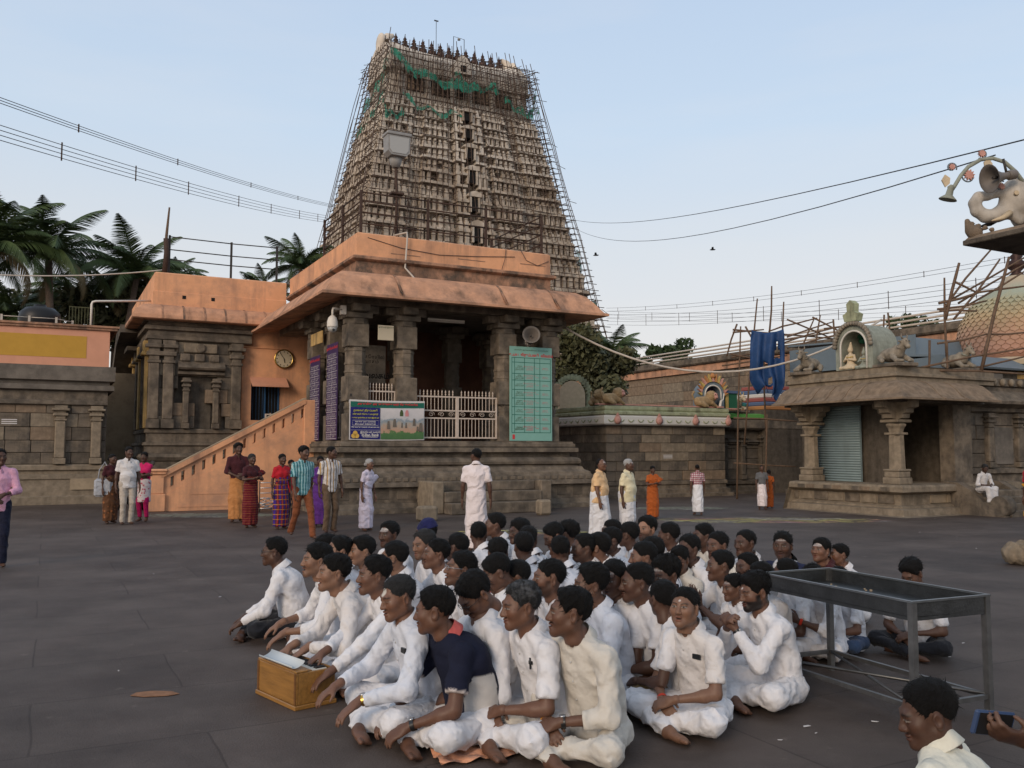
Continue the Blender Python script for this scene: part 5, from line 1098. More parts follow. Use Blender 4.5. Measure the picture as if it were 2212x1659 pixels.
def tree(label, x0, x1, y0, y1, Y, m, seed, n=5200, group='trees behind the temple walls', leaf=.16):
    a, b_ = at_y(x0, y1, Y), at_y(x1, y0, Y); c = (a + b_) / 2; rx, rz_ = abs(b_[0] - a[0]) / 2, abs(b_[2] - a[2]) / 2; r_ = np.random.RandomState(seed)
    t = thing('leafy_tree', label, 'tree', (c[0], c[1], 0), 0, group); zc = c[2]
    tr = MB().tube([(0, 0, 0), (.1, 0, zc * .5), (0, .1, zc)], [.3, .24, .12], 7)
    cl = [(r_.normal(size=3) * np.array([rx, rx * .8, rz_]) * .5) for _ in range(13)]
    for q in cl[:7]: tr.tube([(.05, 0, zc * .6), (q[0] * .5, q[1] * .5, zc + q[2] * .4), (q[0], q[1], zc + q[2])], [.12, .07, .03], 5)
    tr.build('trunk', 'trunk', t); V, F = [], []
    ctr = np.array(cl)[r_.randint(0, 13, n)]; d = r_.normal(size=(n, 3)); d /= np.linalg.norm(d, axis=1)[:, None]; rad = r_.uniform(.45, 1, n) ** .5
    P = ctr + d * (rad * min(rx, rz_ * 1.3) * r_.uniform(.35, .6, n))[:, None] * np.array([1, 1, .8]); P[:, 2] += zc
    a_ = r_.normal(size=(n, 3)); a_ /= np.linalg.norm(a_, axis=1)[:, None]; b2 = np.cross(a_, r_.normal(size=(n, 3))); b2 /= np.linalg.norm(b2, axis=1)[:, None]; s_ = (leaf * r_.uniform(.6, 1.4, n))[:, None]
    V = np.stack([P - a_ * s_, P + b2 * s_ * .5, P + a_ * s_, P - b2 * s_ * .5], 1).reshape(-1, 3); Q = np.arange(4 * n).reshape(-1, 4)
    o = link('crown', np_mesh('crown', V, Q, smooth=False), m, t); return t
tree('dense olive-green tree right behind the pavilion', 1205, 1350, 690, 880, 44, 'leaf_dark', 3, 9000); tree('round green tree beyond the compound wall', 1370, 1440, 752, 830, 95, 'leaf_far', 4, 3000, leaf=.28); tree('broad green tree right of the round one beyond the wall', 1420, 1515, 758, 830, 100, 'leaf_far', 5, 3200, leaf=.28)
tree('dark undergrowth tree behind the pink parapet beside the white pipe', 150, 340, 625, 800, 50, 'leaf_dark', 6, 7000, leaf=.2); tree('sparse tree top behind the metal sheds', 1925, 1985, 690, 740, 70, 'leaf_far', 7, 900, leaf=.2); tree('sparse tree top left of the dome scaffold', 1975, 2025, 700, 740, 72, 'leaf_far', 8, 500, leaf=.2)
tree('dark tree between the palms and the water tank', -40, 170, 650, 800, 52, 'leaf_dark', 9, 5000, leaf=.2)
# ---------------------------------------------------------------- overhead wires
def cable(a, b, sag, n=18):
    a, b = np.array(a), np.array(b); return [a + (b - a) * k / n - np.array([0, 0, sag * 4 * (k / n) * (1 - k / n)]) for k in range(n + 1)]
def wire_bundle(label, a, b, sag, offs, spacers, r_, sp_len=.35, name='power_line'):
    t = thing(name, label, 'power line', tuple(a), 0, 'overhead wires'); a = np.array(a); b = np.array(b) - a; a = a * 0
    for o in offs: MB().tube(cable(a + (0, 0, o), b + (0, 0, o * 1.3), sag), r_, 4, False).build('wire', 'wire', t)
    for f in spacers:
        p = a + (b - a) * f - np.array([0, 0, sag * 4 * f * (1 - f)]); MB().box(p[0] - .02, p[0] + .02, p[1] - .02, p[1] + .02, p[2] + min(offs) * 1.2 - .05, p[2] + max(offs) * 1.2 + .05).build('spacer', 'rust', t)
    return t
wire_bundle('upper bundle of power wires running from the left edge to the tower', at_y(-60, 195, 26), at_y(725, 446, 80), .35, (-.09, 0, .09), (.12, .3, .52, .74), .013)
wire_bundle('lower bundle of power wires with dark spacers at the left', at_y(-60, 268, 26), at_y(705, 473, 80), .35, (-.24, -.08, .08, .24), (.10, .22, .34, .5, .64, .8, .93), .013)
wire_bundle('single dark cable from the right edge down to the tower', at_y(2260, 290, 14), at_y(1235, 474, 80), .8, (0,), (), .013, name='cable'); wire_bundle('second cable below it reaching the tower', at_y(2150, 335, 14), at_y(1235, 489, 80), 1.4, (0,), (), .012, name='cable')
wire_bundle('thin twin wires above the shrine roofs', at_y(2260, 545, 55), at_y(1310, 669, 110), .8, (-.15, .15), np.linspace(.05, .95, 9), .014); wire_bundle('thin four-wire line above the shrine roofs', at_y(2260, 600, 50), at_y(1312, 690, 110), .8, (-.5, -.17, .17, .5), np.linspace(.08, .95, 8), .014); wire_bundle('lowest faint wires over the compound wall', at_y(2260, 655, 60), at_y(1310, 680, 110), .6, (-.35, 0, .35), np.linspace(.08, .95, 8), .012)
t = thing('cable', 'thick pale cable sagging from the pavilion eave to the metal shed', 'cable', tuple(O3((6.9, .2, 5.6)))); a = O3((6.9, .2, 5.6)); b_ = Vector(at_y(1905, 690, 27)); MB().tube(cable((0, 0, 0), tuple(b_ - a), 1.55), .035, 6).build('cable', 'pvc', t)
t = thing('cable', 'thin pale wire crossing before the palms at the left', 'cable', tuple(at_y(-20, 593, 30))); a = at_y(-20, 593, 30); MB().tube(cable((0, 0, 0), tuple(at_y(355, 583, 32) - a), .12), .025, 5).build('cable', 'pvc', t)
def bird(label, x, y, Y, s):
    p = at_y(x, y, Y); t = thing('bird', label, 'bird', tuple(p)); b = MB(); b.tube([(-.2 * s, 0, 0), (-.05 * s, 0, .01), (.15 * s, 0, .02), (.22 * s, 0, .03)], [.01, .05 * s, .05 * s, .01], 6)
    for q in (-1, 1): b.add([(-.08 * s, 0, .02), (.1 * s, 0, .02), (.0, q * .35 * s, .16 * s), (-.12 * s, q * .3 * s, .14 * s)], [(0, 1, 2, 3)]); 
    b.build('body', 'wire', t)
bird('small dark bird in the sky right of the pavilion', 1539, 540, 50, .8); bird('small bird flying beside the tower scaffold', 1287, 552, 50, .8)
# ---------------------------------------------------------------- bamboo frames, blue sheet and dome on the right
def frame_of(label, poles, m='bamboo', group=None, name='bamboo_scaffolding'):
    a0 = np.array(at_y(*poles[0][0])); t = thing(name, label, 'scaffold', tuple(a0), 0, group)
    for a, b_, *r_ in poles:
        A, B_ = np.array(at_y(*a)) - a0, np.array(at_y(*b_)) - a0; rr_ = r_[0] if r_ else .035; mid = (A + B_) / 2 + np.array([rnd.uniform(-.04, .04), 0, rnd.uniform(-.04, .04)])
        MB().tube([A, A * .6 + mid * .4, mid, B_ * .6 + mid * .4, B_], [rr_, rr_ * .95, rr_ * .9, rr_ * .85, rr_ * .7], 6).build('pole', m, t)
    return t
Yt = 31
frame_of('bamboo frame with tall poles around the blue sheet', [((1592, 1085, Yt), (1600, 705, Yt)), ((1592, 700, Yt + .3), (1570, 770, Yt + .3)), ((1608, 960, Yt), (1636, 645, Yt)), ((1662, 720, Yt), (1667, 618, Yt)), ((1690, 800, Yt), (1693, 652, Yt)), ((1583, 712, Yt), (1695, 722, Yt)), ((1583, 718, Yt), (1650, 712, Yt)), ((1578, 765, Yt), (1640, 775, Yt)), ((1580, 772, Yt + .5), (1640, 762, Yt + .5)), ((1610, 705, Yt), (1640, 770, Yt)), ((1690, 705, Yt), (1660, 716, Yt)), ((1655, 940, Yt), (1650, 745, Yt)), ((1560, 790, Yt), (1700, 768, Yt)), ((1652, 1085, Yt - 1), (1657, 895, Yt - 1)), ((1585, 1000, Yt), (1720, 1008, Yt), .03), ((1585, 903, Yt - 1), (1722, 910, Yt - 1))], 'bamboo')
Yb = 33
frame_of('tangle of bamboo poles above the grey shed', [((1690, 705, Yb), (1765, 687, Yb)), ((1700, 728, Yb), (1800, 695, Yb)), ((1680, 745, Yb), (1815, 705, Yb)), ((1690, 722, Yb + 1), (1830, 735, Yb + 1)), ((1750, 790, Yb), (1772, 680, Yb)), ((1712, 790, Yb), (1758, 690, Yb)), ((1800, 690, Yb), (1806, 780, Yb)), ((1755, 685, Yb), (1860, 735, Yb)), ((1780, 710, Yb), (1850, 698, Yb)), ((1700, 752, Yb), (1830, 718, Yb)), ((1690, 760, Yb), (1840, 745, Yb)), ((1835, 690, Yb), (1830, 745, Yb)), ((1900, 735, Yb), (1950, 725, Yb)), ((1910, 680, Yb), (1905, 740, Yb)), ((1918, 675, Yb), (1922, 740, Yb)), ((1850, 725, Yb), (1990, 735, Yb)), ((1690, 735, Yb + .5), (1790, 720, Yb + .5)), ((1700, 690, Yb + .5), (1790, 728, Yb + .5))], 'bamboo')
t = frame_of('pale plank leaning over the grey shed roof', [((1870, 705, 29), (1932, 765, 28), .06)], 'bamboo_pale', name='leaning_plank')
Yd = 25
frame_of('bamboo poles fanning out around the painted dome', [((2042, 690, Yd), (2072, 568, Yd), .05), ((2045, 770, Yd), (2040, 600, Yd)), ((2120, 800, Yd - 1), (2180, 555, Yd - 1), .05), ((2060, 690, Yd), (2160, 560, Yd)), ((2038, 668, Yd), (2140, 540, Yd)), ((2050, 650, Yd + .5), (2215, 555, Yd + .5)), ((2070, 655, Yd + .5), (2215, 570, Yd + .5)), ((2090, 660, Yd + .5), (2215, 585, Yd + .5)), ((2028, 655, Yd), (2120, 630, Yd), .045), ((2025, 668, Yd), (2130, 650, Yd)), ((2030, 672, Yd), (2110, 672, Yd)), ((2065, 610, Yd), (2110, 632, Yd)), ((2110, 632, Yd), (2215, 618, Yd)), ((2025, 742, Yd), (2130, 722, Yd)), ((2130, 722, Yd), (2215, 718, Yd)), ((2030, 810, Yd), (2215, 770, Yd)), ((1985, 795, Yd - 1), (2215, 752, Yd - 1)), ((2000, 800, Yd - 1), (2215, 808, Yd - 1)), ((2045, 740, Yd), (2048, 830, Yd)), ((2008, 735, Yd), (2005, 820, Yd))], 'bamboo')
p = np.array(at_y(1625, 712, 29.5)); t = thing('blue_sheet', 'torn blue plastic sheet hanging from bamboo poles', 'tarpaulin', tuple(p)); V, F = [], []; nx, nz_ = 22, 30; rr_ = random.Random(6)
for j in range(nz_ + 1):
    f = j / nz_; wL = -.02 - .12 * f + (.0 if f < .75 else .5 * (f - .75) * 3); wR = 1.02 + .05 * math.sin(f * 5) - (.25 * (f - .8) * 4 if f > .8 else 0)
    for i in range(nx + 1):
        g_ = i / nx; V.append((wL + (wR - wL) * g_, .16 * math.sin(g_ * 17 + 1.5 * math.sin(f * 4)) * (.4 + .6 * f) + .05 * math.sin(f * 9 + g_ * 5), -2.25 * f * (1 + .07 * math.sin(g_ * 14)) - .10 * math.sin(PI * g_) * (1 - f)))
for j in range(nz_):
    for i in range(nx):
        fx, fz = (i + .5) / nx, (j + .5) / nz_
        if (abs(fx - .80) < .05 + .03 * math.sin(fz * 20) and .16 < fz < .42) or (abs(fx - .58) < .05 and .68 < fz < .76) or (fz > .80 and .40 < fx < .62) or (fz > .9 and fx < .35) or (abs(fx - .45) < .03 and abs(fz - .5) < .04): continue
        F.append((j * (nx + 1) + i, j * (nx + 1) + i + 1, (j + 1) * (nx + 1) + i + 1, (j + 1) * (nx + 1) + i))
o = MB().add(V, F, True).build('sheet', 'tarp', t); md = o.modifiers.new('thick', 'SOLIDIFY'); md.thickness = .006
# painted dome
def dome_mat():
    m, n, l, b = new_mat('dome_paint'); tc = n.new('ShaderNodeTexCoord'); sp = n.new('ShaderNodeSeparateXYZ'); l.new(tc.outputs['Object'], sp.inputs[0]); mr = n.new('ShaderNodeMapRange'); mr.inputs['From Min'].default_value = .3; mr.inputs['From Max'].default_value = 3.2; l.new(sp.outputs['Z'], mr.inputs[0])
    r = ramp(n, [(0, (.42, .23, .17)), (.25, (.44, .26, .17)), (.45, (.44, .32, .18)), (.6, (.36, .33, .21)), (.72, (.31, .34, .26)), (.85, (.38, .33, .25)), (1, (.45, .36, .24))]); nz = n.new('ShaderNodeTexNoise'); nz.inputs['Scale'].default_value = 4; l.new(tc.outputs['Object'], nz.inputs['Vector'])
    ma = n.new('ShaderNodeMath'); ma.operation = 'MULTIPLY_ADD'; ma.inputs[1].default_value = .25; l.new(nz.outputs['Fac'], ma.inputs[0]); l.new(mr.outputs[0], ma.inputs[2]); mb = n.new('ShaderNodeMath'); mb.operation = 'SUBTRACT'; mb.inputs[1].default_value = .12; l.new(ma.outputs[0], mb.inputs[0]); l.new(mb.outputs[0], r.inputs[0]); l.new(r.outputs[0], b.inputs['Base Color']); b.inputs['Roughness'].default_value = .85
dome_mat()
Yc = 28.5; dc = np.array(at_y(2205, 795, Yc)); t = thing('painted_dome', 'weathered painted dome with a scale pattern and dark finial', 'dome', (dc[0], dc[1], 0), GRID); zb = dc[2]
MB().lathe([(2.0, zb - 2.6), (2.0, zb - .6), (2.15, zb - .5), (2.15, zb - .3), (1.8, zb - .2), (1.8, zb - .0)], sq=8).build('drum', 'ochre_plaster', t); MB().lathe([(1.9, -.15), (2.2, -.05), (2.25, .08), (1.9, .2)], (0, 0, zb), sq=8).build('drum_cornice', 'stucco_cream', t)
dp = [(1.62, .15), (1.78, .5), (1.82, .95), (1.72, 1.45), (1.45, 1.95), (1.05, 2.35), (.62, 2.6), (.5, 2.8), (.42, 2.95), (.3, 3.0)]
dm = MB().lathe(dp, n=40).build('shell', 'dome_paint', t, (0, 0, zb)); sm = MB()
for i in range(15):                                # overlapping scales
    f = .04 + i * .055; zz = .35 + i * .135
    if zz > 2.2: break
    rr_ = float(np.interp(zz, [z for _, z in dp], [r for r, _ in dp])); n = 44
    for k in range(n):
        a = 2 * PI * (k + .5 * (i % 2)) / n; ca, sa = math.cos(a), math.sin(a); w = PI * rr_ / n * .96
        r2 = float(np.interp(zz + .16, [z for _, z in dp], [r for r, _ in dp])); P0 = lambda x, r_, z: (r_ * ca - x * sa, r_ * sa + x * ca, z)
        sm.add([P0(-w, r2 + .005, zz + .15), P0(w, r2 + .005, zz + .15), P0(w * .9, rr_ + .035, zz + .03), P0(0, rr_ + .04, zz - .03), P0(-w * .9, rr_ + .035, zz + .03)], [(0, 1, 2, 3, 4)])
so = sm.build('scale_tiles', 'dome_paint', t, (0, 0, zb)); so['kind'] = 'stuff'
MB().lathe([(.16, 2.98), (.22, 3.05), (.12, 3.15), (.28, 3.3), (.30, 3.42), (.14, 3.55), (.20, 3.65), (.10, 3.75), (.13, 3.82), (.02, 4.1)], n=14).build('finial', 'copper', t, (0, 0, zb))
for ang in (-115, -70):
    a = R(ang); c = (1.95 * math.cos(a), 1.95 * math.sin(a), zb + .75); b = MB(); 
    e = thing('medallion', '', None); bpy.data.objects.remove(e)
    for rr_, m_, d_ in ((.78, 'paint_pink', 0), (.66, 'grey_sheet', .05), (.45, 'paint_yellow', .1), (.3, 'paint_teal', .14)):
        o = MB().lathe([(rr_, 0), (rr_, .12), (rr_ * .9, .16)], n=22, axis=1).build('medallion_ring', m_, t, (c[0] + math.cos(a) * d_, c[1] + math.sin(a) * d_, c[2])); o.rotation_euler = (0, 0, a + PI / 2)
    for k in range(14):
        q = R(-20 + 220 * k / 13); o = MB().prism([(-.08, 0), (.08, 0), (.0, .2)], -.05, .05).build('flame', 'paint_red', t, (c[0] - math.sin(a) * .76 * math.cos(q) , c[1] + math.cos(a) * .76 * math.cos(q), c[2] + .76 * math.sin(q))); o.rotation_euler = (0, -(q - PI / 2), a + PI / 2)
# ---------------------------------------------------------------- roof corner at the upper right: elephant, horn, lamp
C0 = np.array(at_y(2079, 531, 12.0))
rc = thing('roof_corner', 'dark projecting roof corner with a stone scroll at the upper right', 'roof', tuple(C0), GRID)
b = MB(); b.box(0, 6, -9, 0, 0, .07, .01); b.build('eave_slab', 'stone_dark', rc)
def kap(o, z): return (o, z)
KP = [(.02, .07), (.06, .12), (.3, .15), (.6, .24), (.9, .42), (1.2, .60), (1.6, .68), (2.4, .70)]
MB().strip([(-o, z) for o, z in KP], [(6, 0), (0, 0), (0, -9)]).build('curved_eave', 'stone_warm', rc)
S = Solid(); S.ell((.13, -.10, .17), (.12, .09, .10), .03); S.cap((.06, -.06, .2), (.05, -.05, .34), .05, .035, .03)
for k in range(4): S.ball((.10 + .07 * k, -.08 - .05 * k, .30 - .03 * k), .035, .02)
v, q = nets(S, (-.2, -.5, 0), (.6, .2, .6), .018); link('scroll', np_mesh('scroll', v, q), 'stone_warm', rc)
for x, y in ((1.8, -1.6), (1.8, -6), (5, -1.6)): MB().box(x - .2, x + .2, y - .2, y + .2, -C0[2], -.001).build('pillar', 'stone_dark', rc)
def pk(x, y, Y=12.2): return np.array(at_y(x, y, Y))
mat('elephant', (.46, .42, .37), .75, noise=.2, nscale=6, bump=.3, streak=((.16, .14, .12), .5, 4))
e0 = pk(2190, 470, 12.35); t = thing('elephant_statue', 'grey stucco elephant statue with a raised curled trunk on the roof corner', 'statue', tuple(e0)); PX = 12.35 / 1913
def ep(x, y, dy=0.0): return ((x - 2190) * PX, dy, (470 - y) * PX)
S = Solid(); S.ell(ep(2205, 428), (.27, .23, .25), .06); S.ball(ep(2196, 408), .17, .07); S.ell(ep(2310, 450, .1), (.75, .45, .45), .1); S.cap(ep(2195, 438), ep(2165, 458), .16, .115, .09)
trk = [ep(2175, 452), ep(2152, 465), ep(2128, 467), ep(2110, 455), ep(2105, 438), ep(2114, 424), ep(2134, 421), ep(2152, 416), ep(2161, 403), ep(2158, 392)]
for k in range(len(trk) - 1): S.cap(trk[k], trk[k + 1], .098 - .006 * k, .092 - .006 * k, .05)
S.cap(ep(2180, 462, -.05), ep(2198, 480, -.05), .075, .06, .05)
for q in (-1, 1): S.ell(ep(2245, 430, q * .28), (.20, .05, .26), .05)
for xx, yy in ((2290, .3), (2290, -.15), (2400, .3), (2400, -.15)): S.cap(ep(xx, 460, yy), ep(xx, 520, yy), .16, .15, .05)
v, q = nets(S, (-.75, -.55, -.6), (2.0, .75, .85), .026); link('body', np_mesh('body', v, q), 'elephant', t)
for q in (-.12, .14): MB().tube([ep(2172, 464, q), ep(2152, 477, q * 1.3), ep(2126, 484, q * 1.5)], [.045, .036, .008], 7).build('tusk', 'dark_iron' if q > 0 else 'stucco_cream', t)
o = MB().lathe([(.04, 0), (.03, .02)], ep(2180, 424, -.20), 10, 1).build('eye', 'stucco_cream', t)
hp = pk(2172, 380, 12.05); hz_ = horn('loudspeaker', 'large grey horn loudspeaker above the elephant statue', Vector(tuple(hp)), R(-80), R(12), .26, .20)
l0 = pk(2195, 372, 12.2); t = thing('bracket_lamp', 'ornamental curved lamp bracket with flowers above the elephant', 'lamp', tuple(l0))
def lp(x, y, d=0): return tuple(pk(x, y, 12.2 + d) - l0)
MB().tube([lp(2215, 400), lp(2195, 372), lp(2170, 350), lp(2145, 342), lp(2118, 345), lp(2092, 360), lp(2075, 380), lp(2062, 402), lp(2055, 412)], .028, 8).build('arm', 'paint_mint', t)
def curl(x, y, r_, s0=0): return [lp(x + (r_ * (1 - k / 26)) * math.cos(s0 + k * .35), y - (r_ * (1 - k / 26)) * math.sin(s0 + k * .35)) for k in range(17)]
for (x, y, r_, s0) in ((2121, 332, 12, -2.2), (2055, 362, 12, -.4), (2093, 380, 17, 2.2), (2162, 402, 12, 1)): MB().tube(curl(x, y, r_, s0), .011, 5).build('curl', 'grey_sheet', t)
for (x, y, r_) in ((2121, 332, 9), (2056, 361, 8), (2093, 378, 13), (2163, 403, 8)):
    b = MB(); r_ = r_ * 12.2 / 1913; cx = lp(x, y); b.prism([(cx[0] + (r_ if k % 2 == 0 else r_ * .6) * math.cos(PI * k / 10), cx[2] + (r_ if k % 2 == 0 else r_ * .6) * math.sin(PI * k / 10)) for k in range(20)], cx[1] - .02, cx[1] + .02); b.build('flower', 'paint_pink', t)
for (x, y, s_) in ((2125, 350, 1), (2052, 385, -1)): cx = lp(x, y); MB().prism([(cx[0], cx[2]), (cx[0] + s_ * .07, cx[2] + .05), (cx[0] + s_ * .12, cx[2] - .03), (cx[0] + s_ * .07, cx[2] - .13), (cx[0] + s_ * .01, cx[2] - .08)], cx[1] - .012, cx[1] + .012).build('leaf', 'stucco_cream', t)
cx = lp(2047, 432); o = MB().lathe([(.12, 0), (.118, .012), (.05, .07), (.042, .16), (.05, .18), (.035, .2), (.02, .215)], n=16).build('lamp_bell', 'paint_mint', t, (cx[0], cx[1], cx[2])); o.rotation_euler = (R(8), R(14), 0)
def limb_folds(segs, seed, amp):
    """cloth folds that wind along the limbs: each seg (a, b, folds round it, windings along it)"""
    rs = np.random.RandomState(seed); G = []
    for a, b, nf, kt in segs:
        ab = b - a; L = float(np.linalg.norm(ab)); u = ab / L; e = unit(np.cross(u, A3(.3, .5, .8))); G.append((a, u, L, e, np.cross(u, e), nf, kt, rs.uniform(0, 6, 4)))
    def rid(x): return 1 - 2 * np.abs(np.sin(x)) ** .6
    def f(p):
        num = 0; den = 1e-6
        for a, u, L, e, g, nf, kt, ph in G:
            q = p - a; t = q @ u; h = np.clip(t, 0, L); r = q - h[:, None] * u; d2 = (r * r).sum(1); w = 1 / (d2 * d2 + 2e-5); fi = np.arctan2(r @ g, r @ e); h = h / L
            v = .55 * rid(fi * nf / 2 + kt * h * 2.2 + 1.3 * np.sin(fi + h * 5 + ph[2]) + ph[0]) + .45 * rid(fi * (nf / 2 + .5) - kt * h * 3.1 + 1.1 * np.sin(fi * 2 + ph[3]) + ph[1]); num = num + w * v; den = den + w
        return -amp * num / den
    return f
def frame_rot(yaw, pitch, roll=0.0):
    """matrix turning a face that looks along -Y"""
    return np.array(Matrix.Rotation(yaw, 3, 'Z') @ Matrix.Rotation(pitch, 3, 'X') @ Matrix.Rotation(roll, 3, 'Y'), F32)
SKIN = {'d': (0.082, 0.040, 0.026), 'm': (0.145, 0.071, 0.045), 'f': (0.26, 0.138, 0.088), 'b': (0.10, 0.047, 0.029)}
def head_parts(sp, rs, h):
    """head mesh in its own frame (face along -Y, origin between the ears), with coloured eyes, lips, brows, beard"""
    w = sp.get('hw', 1.0) * rs.uniform(.97, 1.03); ch = sp.get('chub', rs.uniform(0, .6)); op = sp.get('mouth', 0.0); ns = rs.uniform(.9, 1.15)
    S = Solid()
    S.ell((0, .016, .038), (.076 * w, .094, .084))
    S.ell((0, -.026, -.018), ((.061 + .006 * ch) * w, .064, .084), .03)
    for sx in (-1, 1):
        S.cap((sx * (.046 + .006 * ch) * w, .002, -.05), (sx * .012, -.068, -.086 - op * .5), .024 + .006 * ch, .021, .03)
        S.ball((sx * .043 * w, -.058, -.014), .022 + .004 * ch, .03)
    S.ball((0, -.077, -.091 - op * .6), .018, .02)
    S.cap((-.033, -.081, .03), (.033, -.081, .03), .0125, None, .02)
    for sx in (-1, 1): S.cut().ops.append(('ell', A3(sx * .032, -.104, .010), A3(.019, .02, .014), None, .014)); S.ops[-2] = ('mode', 'cut', 0)
    for sx in (-1, 1): S.ball((sx * .031, -.0785, .011), .0148, .005)
    S.cap((0, -.087, .02), (0, -.1065 * (0.98 + .02 * ns), -.024), .0078 * ns, .0132 * ns, .014)
    for sx in (-1, 1): S.ball((sx * .0125 * ns, -.097, -.027), .0102 * ns, .008)
    S.ell((0, -.0925, -.0505), (.0215, .0125, .0068), .006)
    S.ell((0, -.091, -.064 - op), (.021, .0125, .0078), .006)
    S.cut(); S.ell((0, -.104, -.0565 - op * .5), (.018, .016, .0016 + op * .55), .003)
    for sx in (-1, 1):
        S.ell((sx * .0785 * w, .014, -.002), (.0105, .021, .034), .006, np.array(Matrix.Rotation(sx * R(22), 3, 'Z'), F32))
        S.cut(); S.ell((sx * .089 * w, .010, .0), (.009, .011, .018), .006)
    S.cap((0, .014, -.05), (0, .03, -.125), .05, .052, .03)
    V, Q = nets(S, (-.1, -.135, -.15), (.1, .125, .135), h)
    x, y, z = V[:, 0], V[:, 1], V[:, 2]; ax = np.abs(x)
    sk = np.array(SKIN[sp['skin']], F32) * sp.get('tone', rs.uniform(.9, 1.12))
    C = np.tile(sk, (len(V), 1)); C *= (1 + .07 * np.sin(V @ rs.normal(size=(3, 4)) * 70 + rs.uniform(0, 6, 4)).mean(1))[:, None]
    def blend(m, c): 
        m = np.clip(m, 0, 1)[:, None]; C[:] = C * (1 - m) + np.array(c, F32) * m
    fr = y < -.045
    warm = np.exp(-((ax - .045) / .022) ** 2 - ((z + .02) / .025) ** 2) * fr
    blend(warm * .25, sk * np.array((1.35, 1.1, 1.0), F32))
    beard = sp.get('beard', rs.choice([0, .12, .3, .45])); hc = np.array(sp.get('hairc', (.006, .005, .005)), F32)
    bm = np.clip((-.03 - z - np.clip(.03 - ax, 0, 1) * .5) / .012, 0, 1) * np.clip((.02 - y) / .03, 0, 1) * np.clip((z + .125) / .02, 0, 1)
    bm = np.maximum(bm, np.clip((ax - .05) / .008, 0, 1) * np.clip((.02 - z) / .02, 0, 1) * np.clip((-z + .005) / .01, 0, 1) * np.clip((.0 - y) / .01, 0, 1) * np.clip((y + .05) / .02, 0, 1))
    blend(bm * beard, hc * 1.5)
    mus = sp.get('mus', 0.0) or (beard if beard > .3 else rs.choice([0, .5, .9]))
    blend(np.exp(-((z + .0415 + ax * .12) / .0052) ** 2) * (ax < .029) * (y < -.07) * mus, hc)
    lip = (np.exp(-((x / .021) ** 4) - ((z + .052) / .006) ** 2) + np.exp(-((x / .018) ** 4) - ((z + .065 + op) / .0062) ** 2)) * (y < -.078)
    blend(lip * .8, sk * np.array((1.15, .72, .72), F32))
    blend(np.exp(-((x / .016) ** 4) - ((z + .0565 + op * .5) / (.0022 + op * .6)) ** 2) * (y < -.07), (.012, .005, .004))
    ey = ax - .031; lid = .0052 - 12. * ey ** 2
    if sp.get('closed'): lid = lid * 0 + .001
    eyez = z - .0105
    blend(np.exp(-(ey / .02) ** 4 - ((eyez) / .0105) ** 2) * fr * .38, sk * .55)
    wht = np.clip((lid - np.abs(eyez)) / .0016 + .5, 0, 1) * (y < -.07)
    blend(wht * .9, (.26, .225, .20))
    blend(np.clip((.0062 - np.hypot(ey + sp.get('look', 0) * np.sign(x), eyez)) / .0015 + .5, 0, 1) * wht, (.008, .005, .004))
    blend(np.exp(-((eyez - np.maximum(lid, 0) - .0008) / .0017) ** 2) * (np.abs(ey) < .017) * (y < -.065) * .85, (.01, .006, .005))
    brz = .0315 + .006 * np.cos((ax - .034) / .012) - .004
    blend(np.exp(-((z - brz) / .0042) ** 2) * np.clip((ax - .010) / .004, 0, 1) * np.clip((.053 - ax) / .006, 0, 1) * (y < -.05) * .92, hc)
    tk = sp.get('tilak', 0)
    if tk == 'dot': blend(np.clip((.0075 - np.hypot(x, z - .048)) / .002, 0, 1) * fr, (.55, .5, .46))
    if tk == 'line': blend((np.exp(-((z - .058) / .0065) ** 2)) * (ax < .045) * fr * .8 * (.75 + .25 * np.sin(x * 300)), (.42, .38, .35))
    if tk == 'lines':
        for zz in (.046, .057, .068): blend(np.exp(-((z - zz) / .0035) ** 2) * (ax < .046) * fr * .9, (.52, .48, .45))
    if tk == 'patch': blend(np.clip((.026 - np.hypot(x * 1.1, (z - .058) * 1.1)) / .005, 0, 1) * fr, (.5, .46, .40))
    if tk == 'red': blend(np.clip((.006 - np.hypot(x, z - .042)) / .002, 0, 1) * fr, (.3, .02, .02))
    return V, Q, C
HAIRCUT = {  # lower edge of the hair along the head, front to back
    'short': ([-.12, -.085, -.062, -.052, -.03, -.022, -.008, .02, .04, .07, .13], [.094, .090, .078, .055, -.002, -.020, .018, .036, .0, -.05, -.07]),
    'full': ([-.12, -.085, -.062, -.052, -.03, -.022, -.008, .02, .04, .07, .13], [.080, .076, .062, .038, -.012, -.028, .008, .030, -.01, -.06, -.08]),
    'recede': ([-.12, -.085, -.062, -.05, -.03, -.022, -.008, .02, .04, .07, .13], [.125, .112, .092, .05, -.005, -.02, .018, .036, .0, -.05, -.07]),
    'bald': ([-.12, -.02, .0, .02, .05, .13], [.2, .2, .03, .036, -.02, -.06]),
    'long': ([-.12, -.085, -.062, -.04, -.02, .0, .03, .13], [.085, .078, .05, .02, .0, -.03, -.08, -.10])}
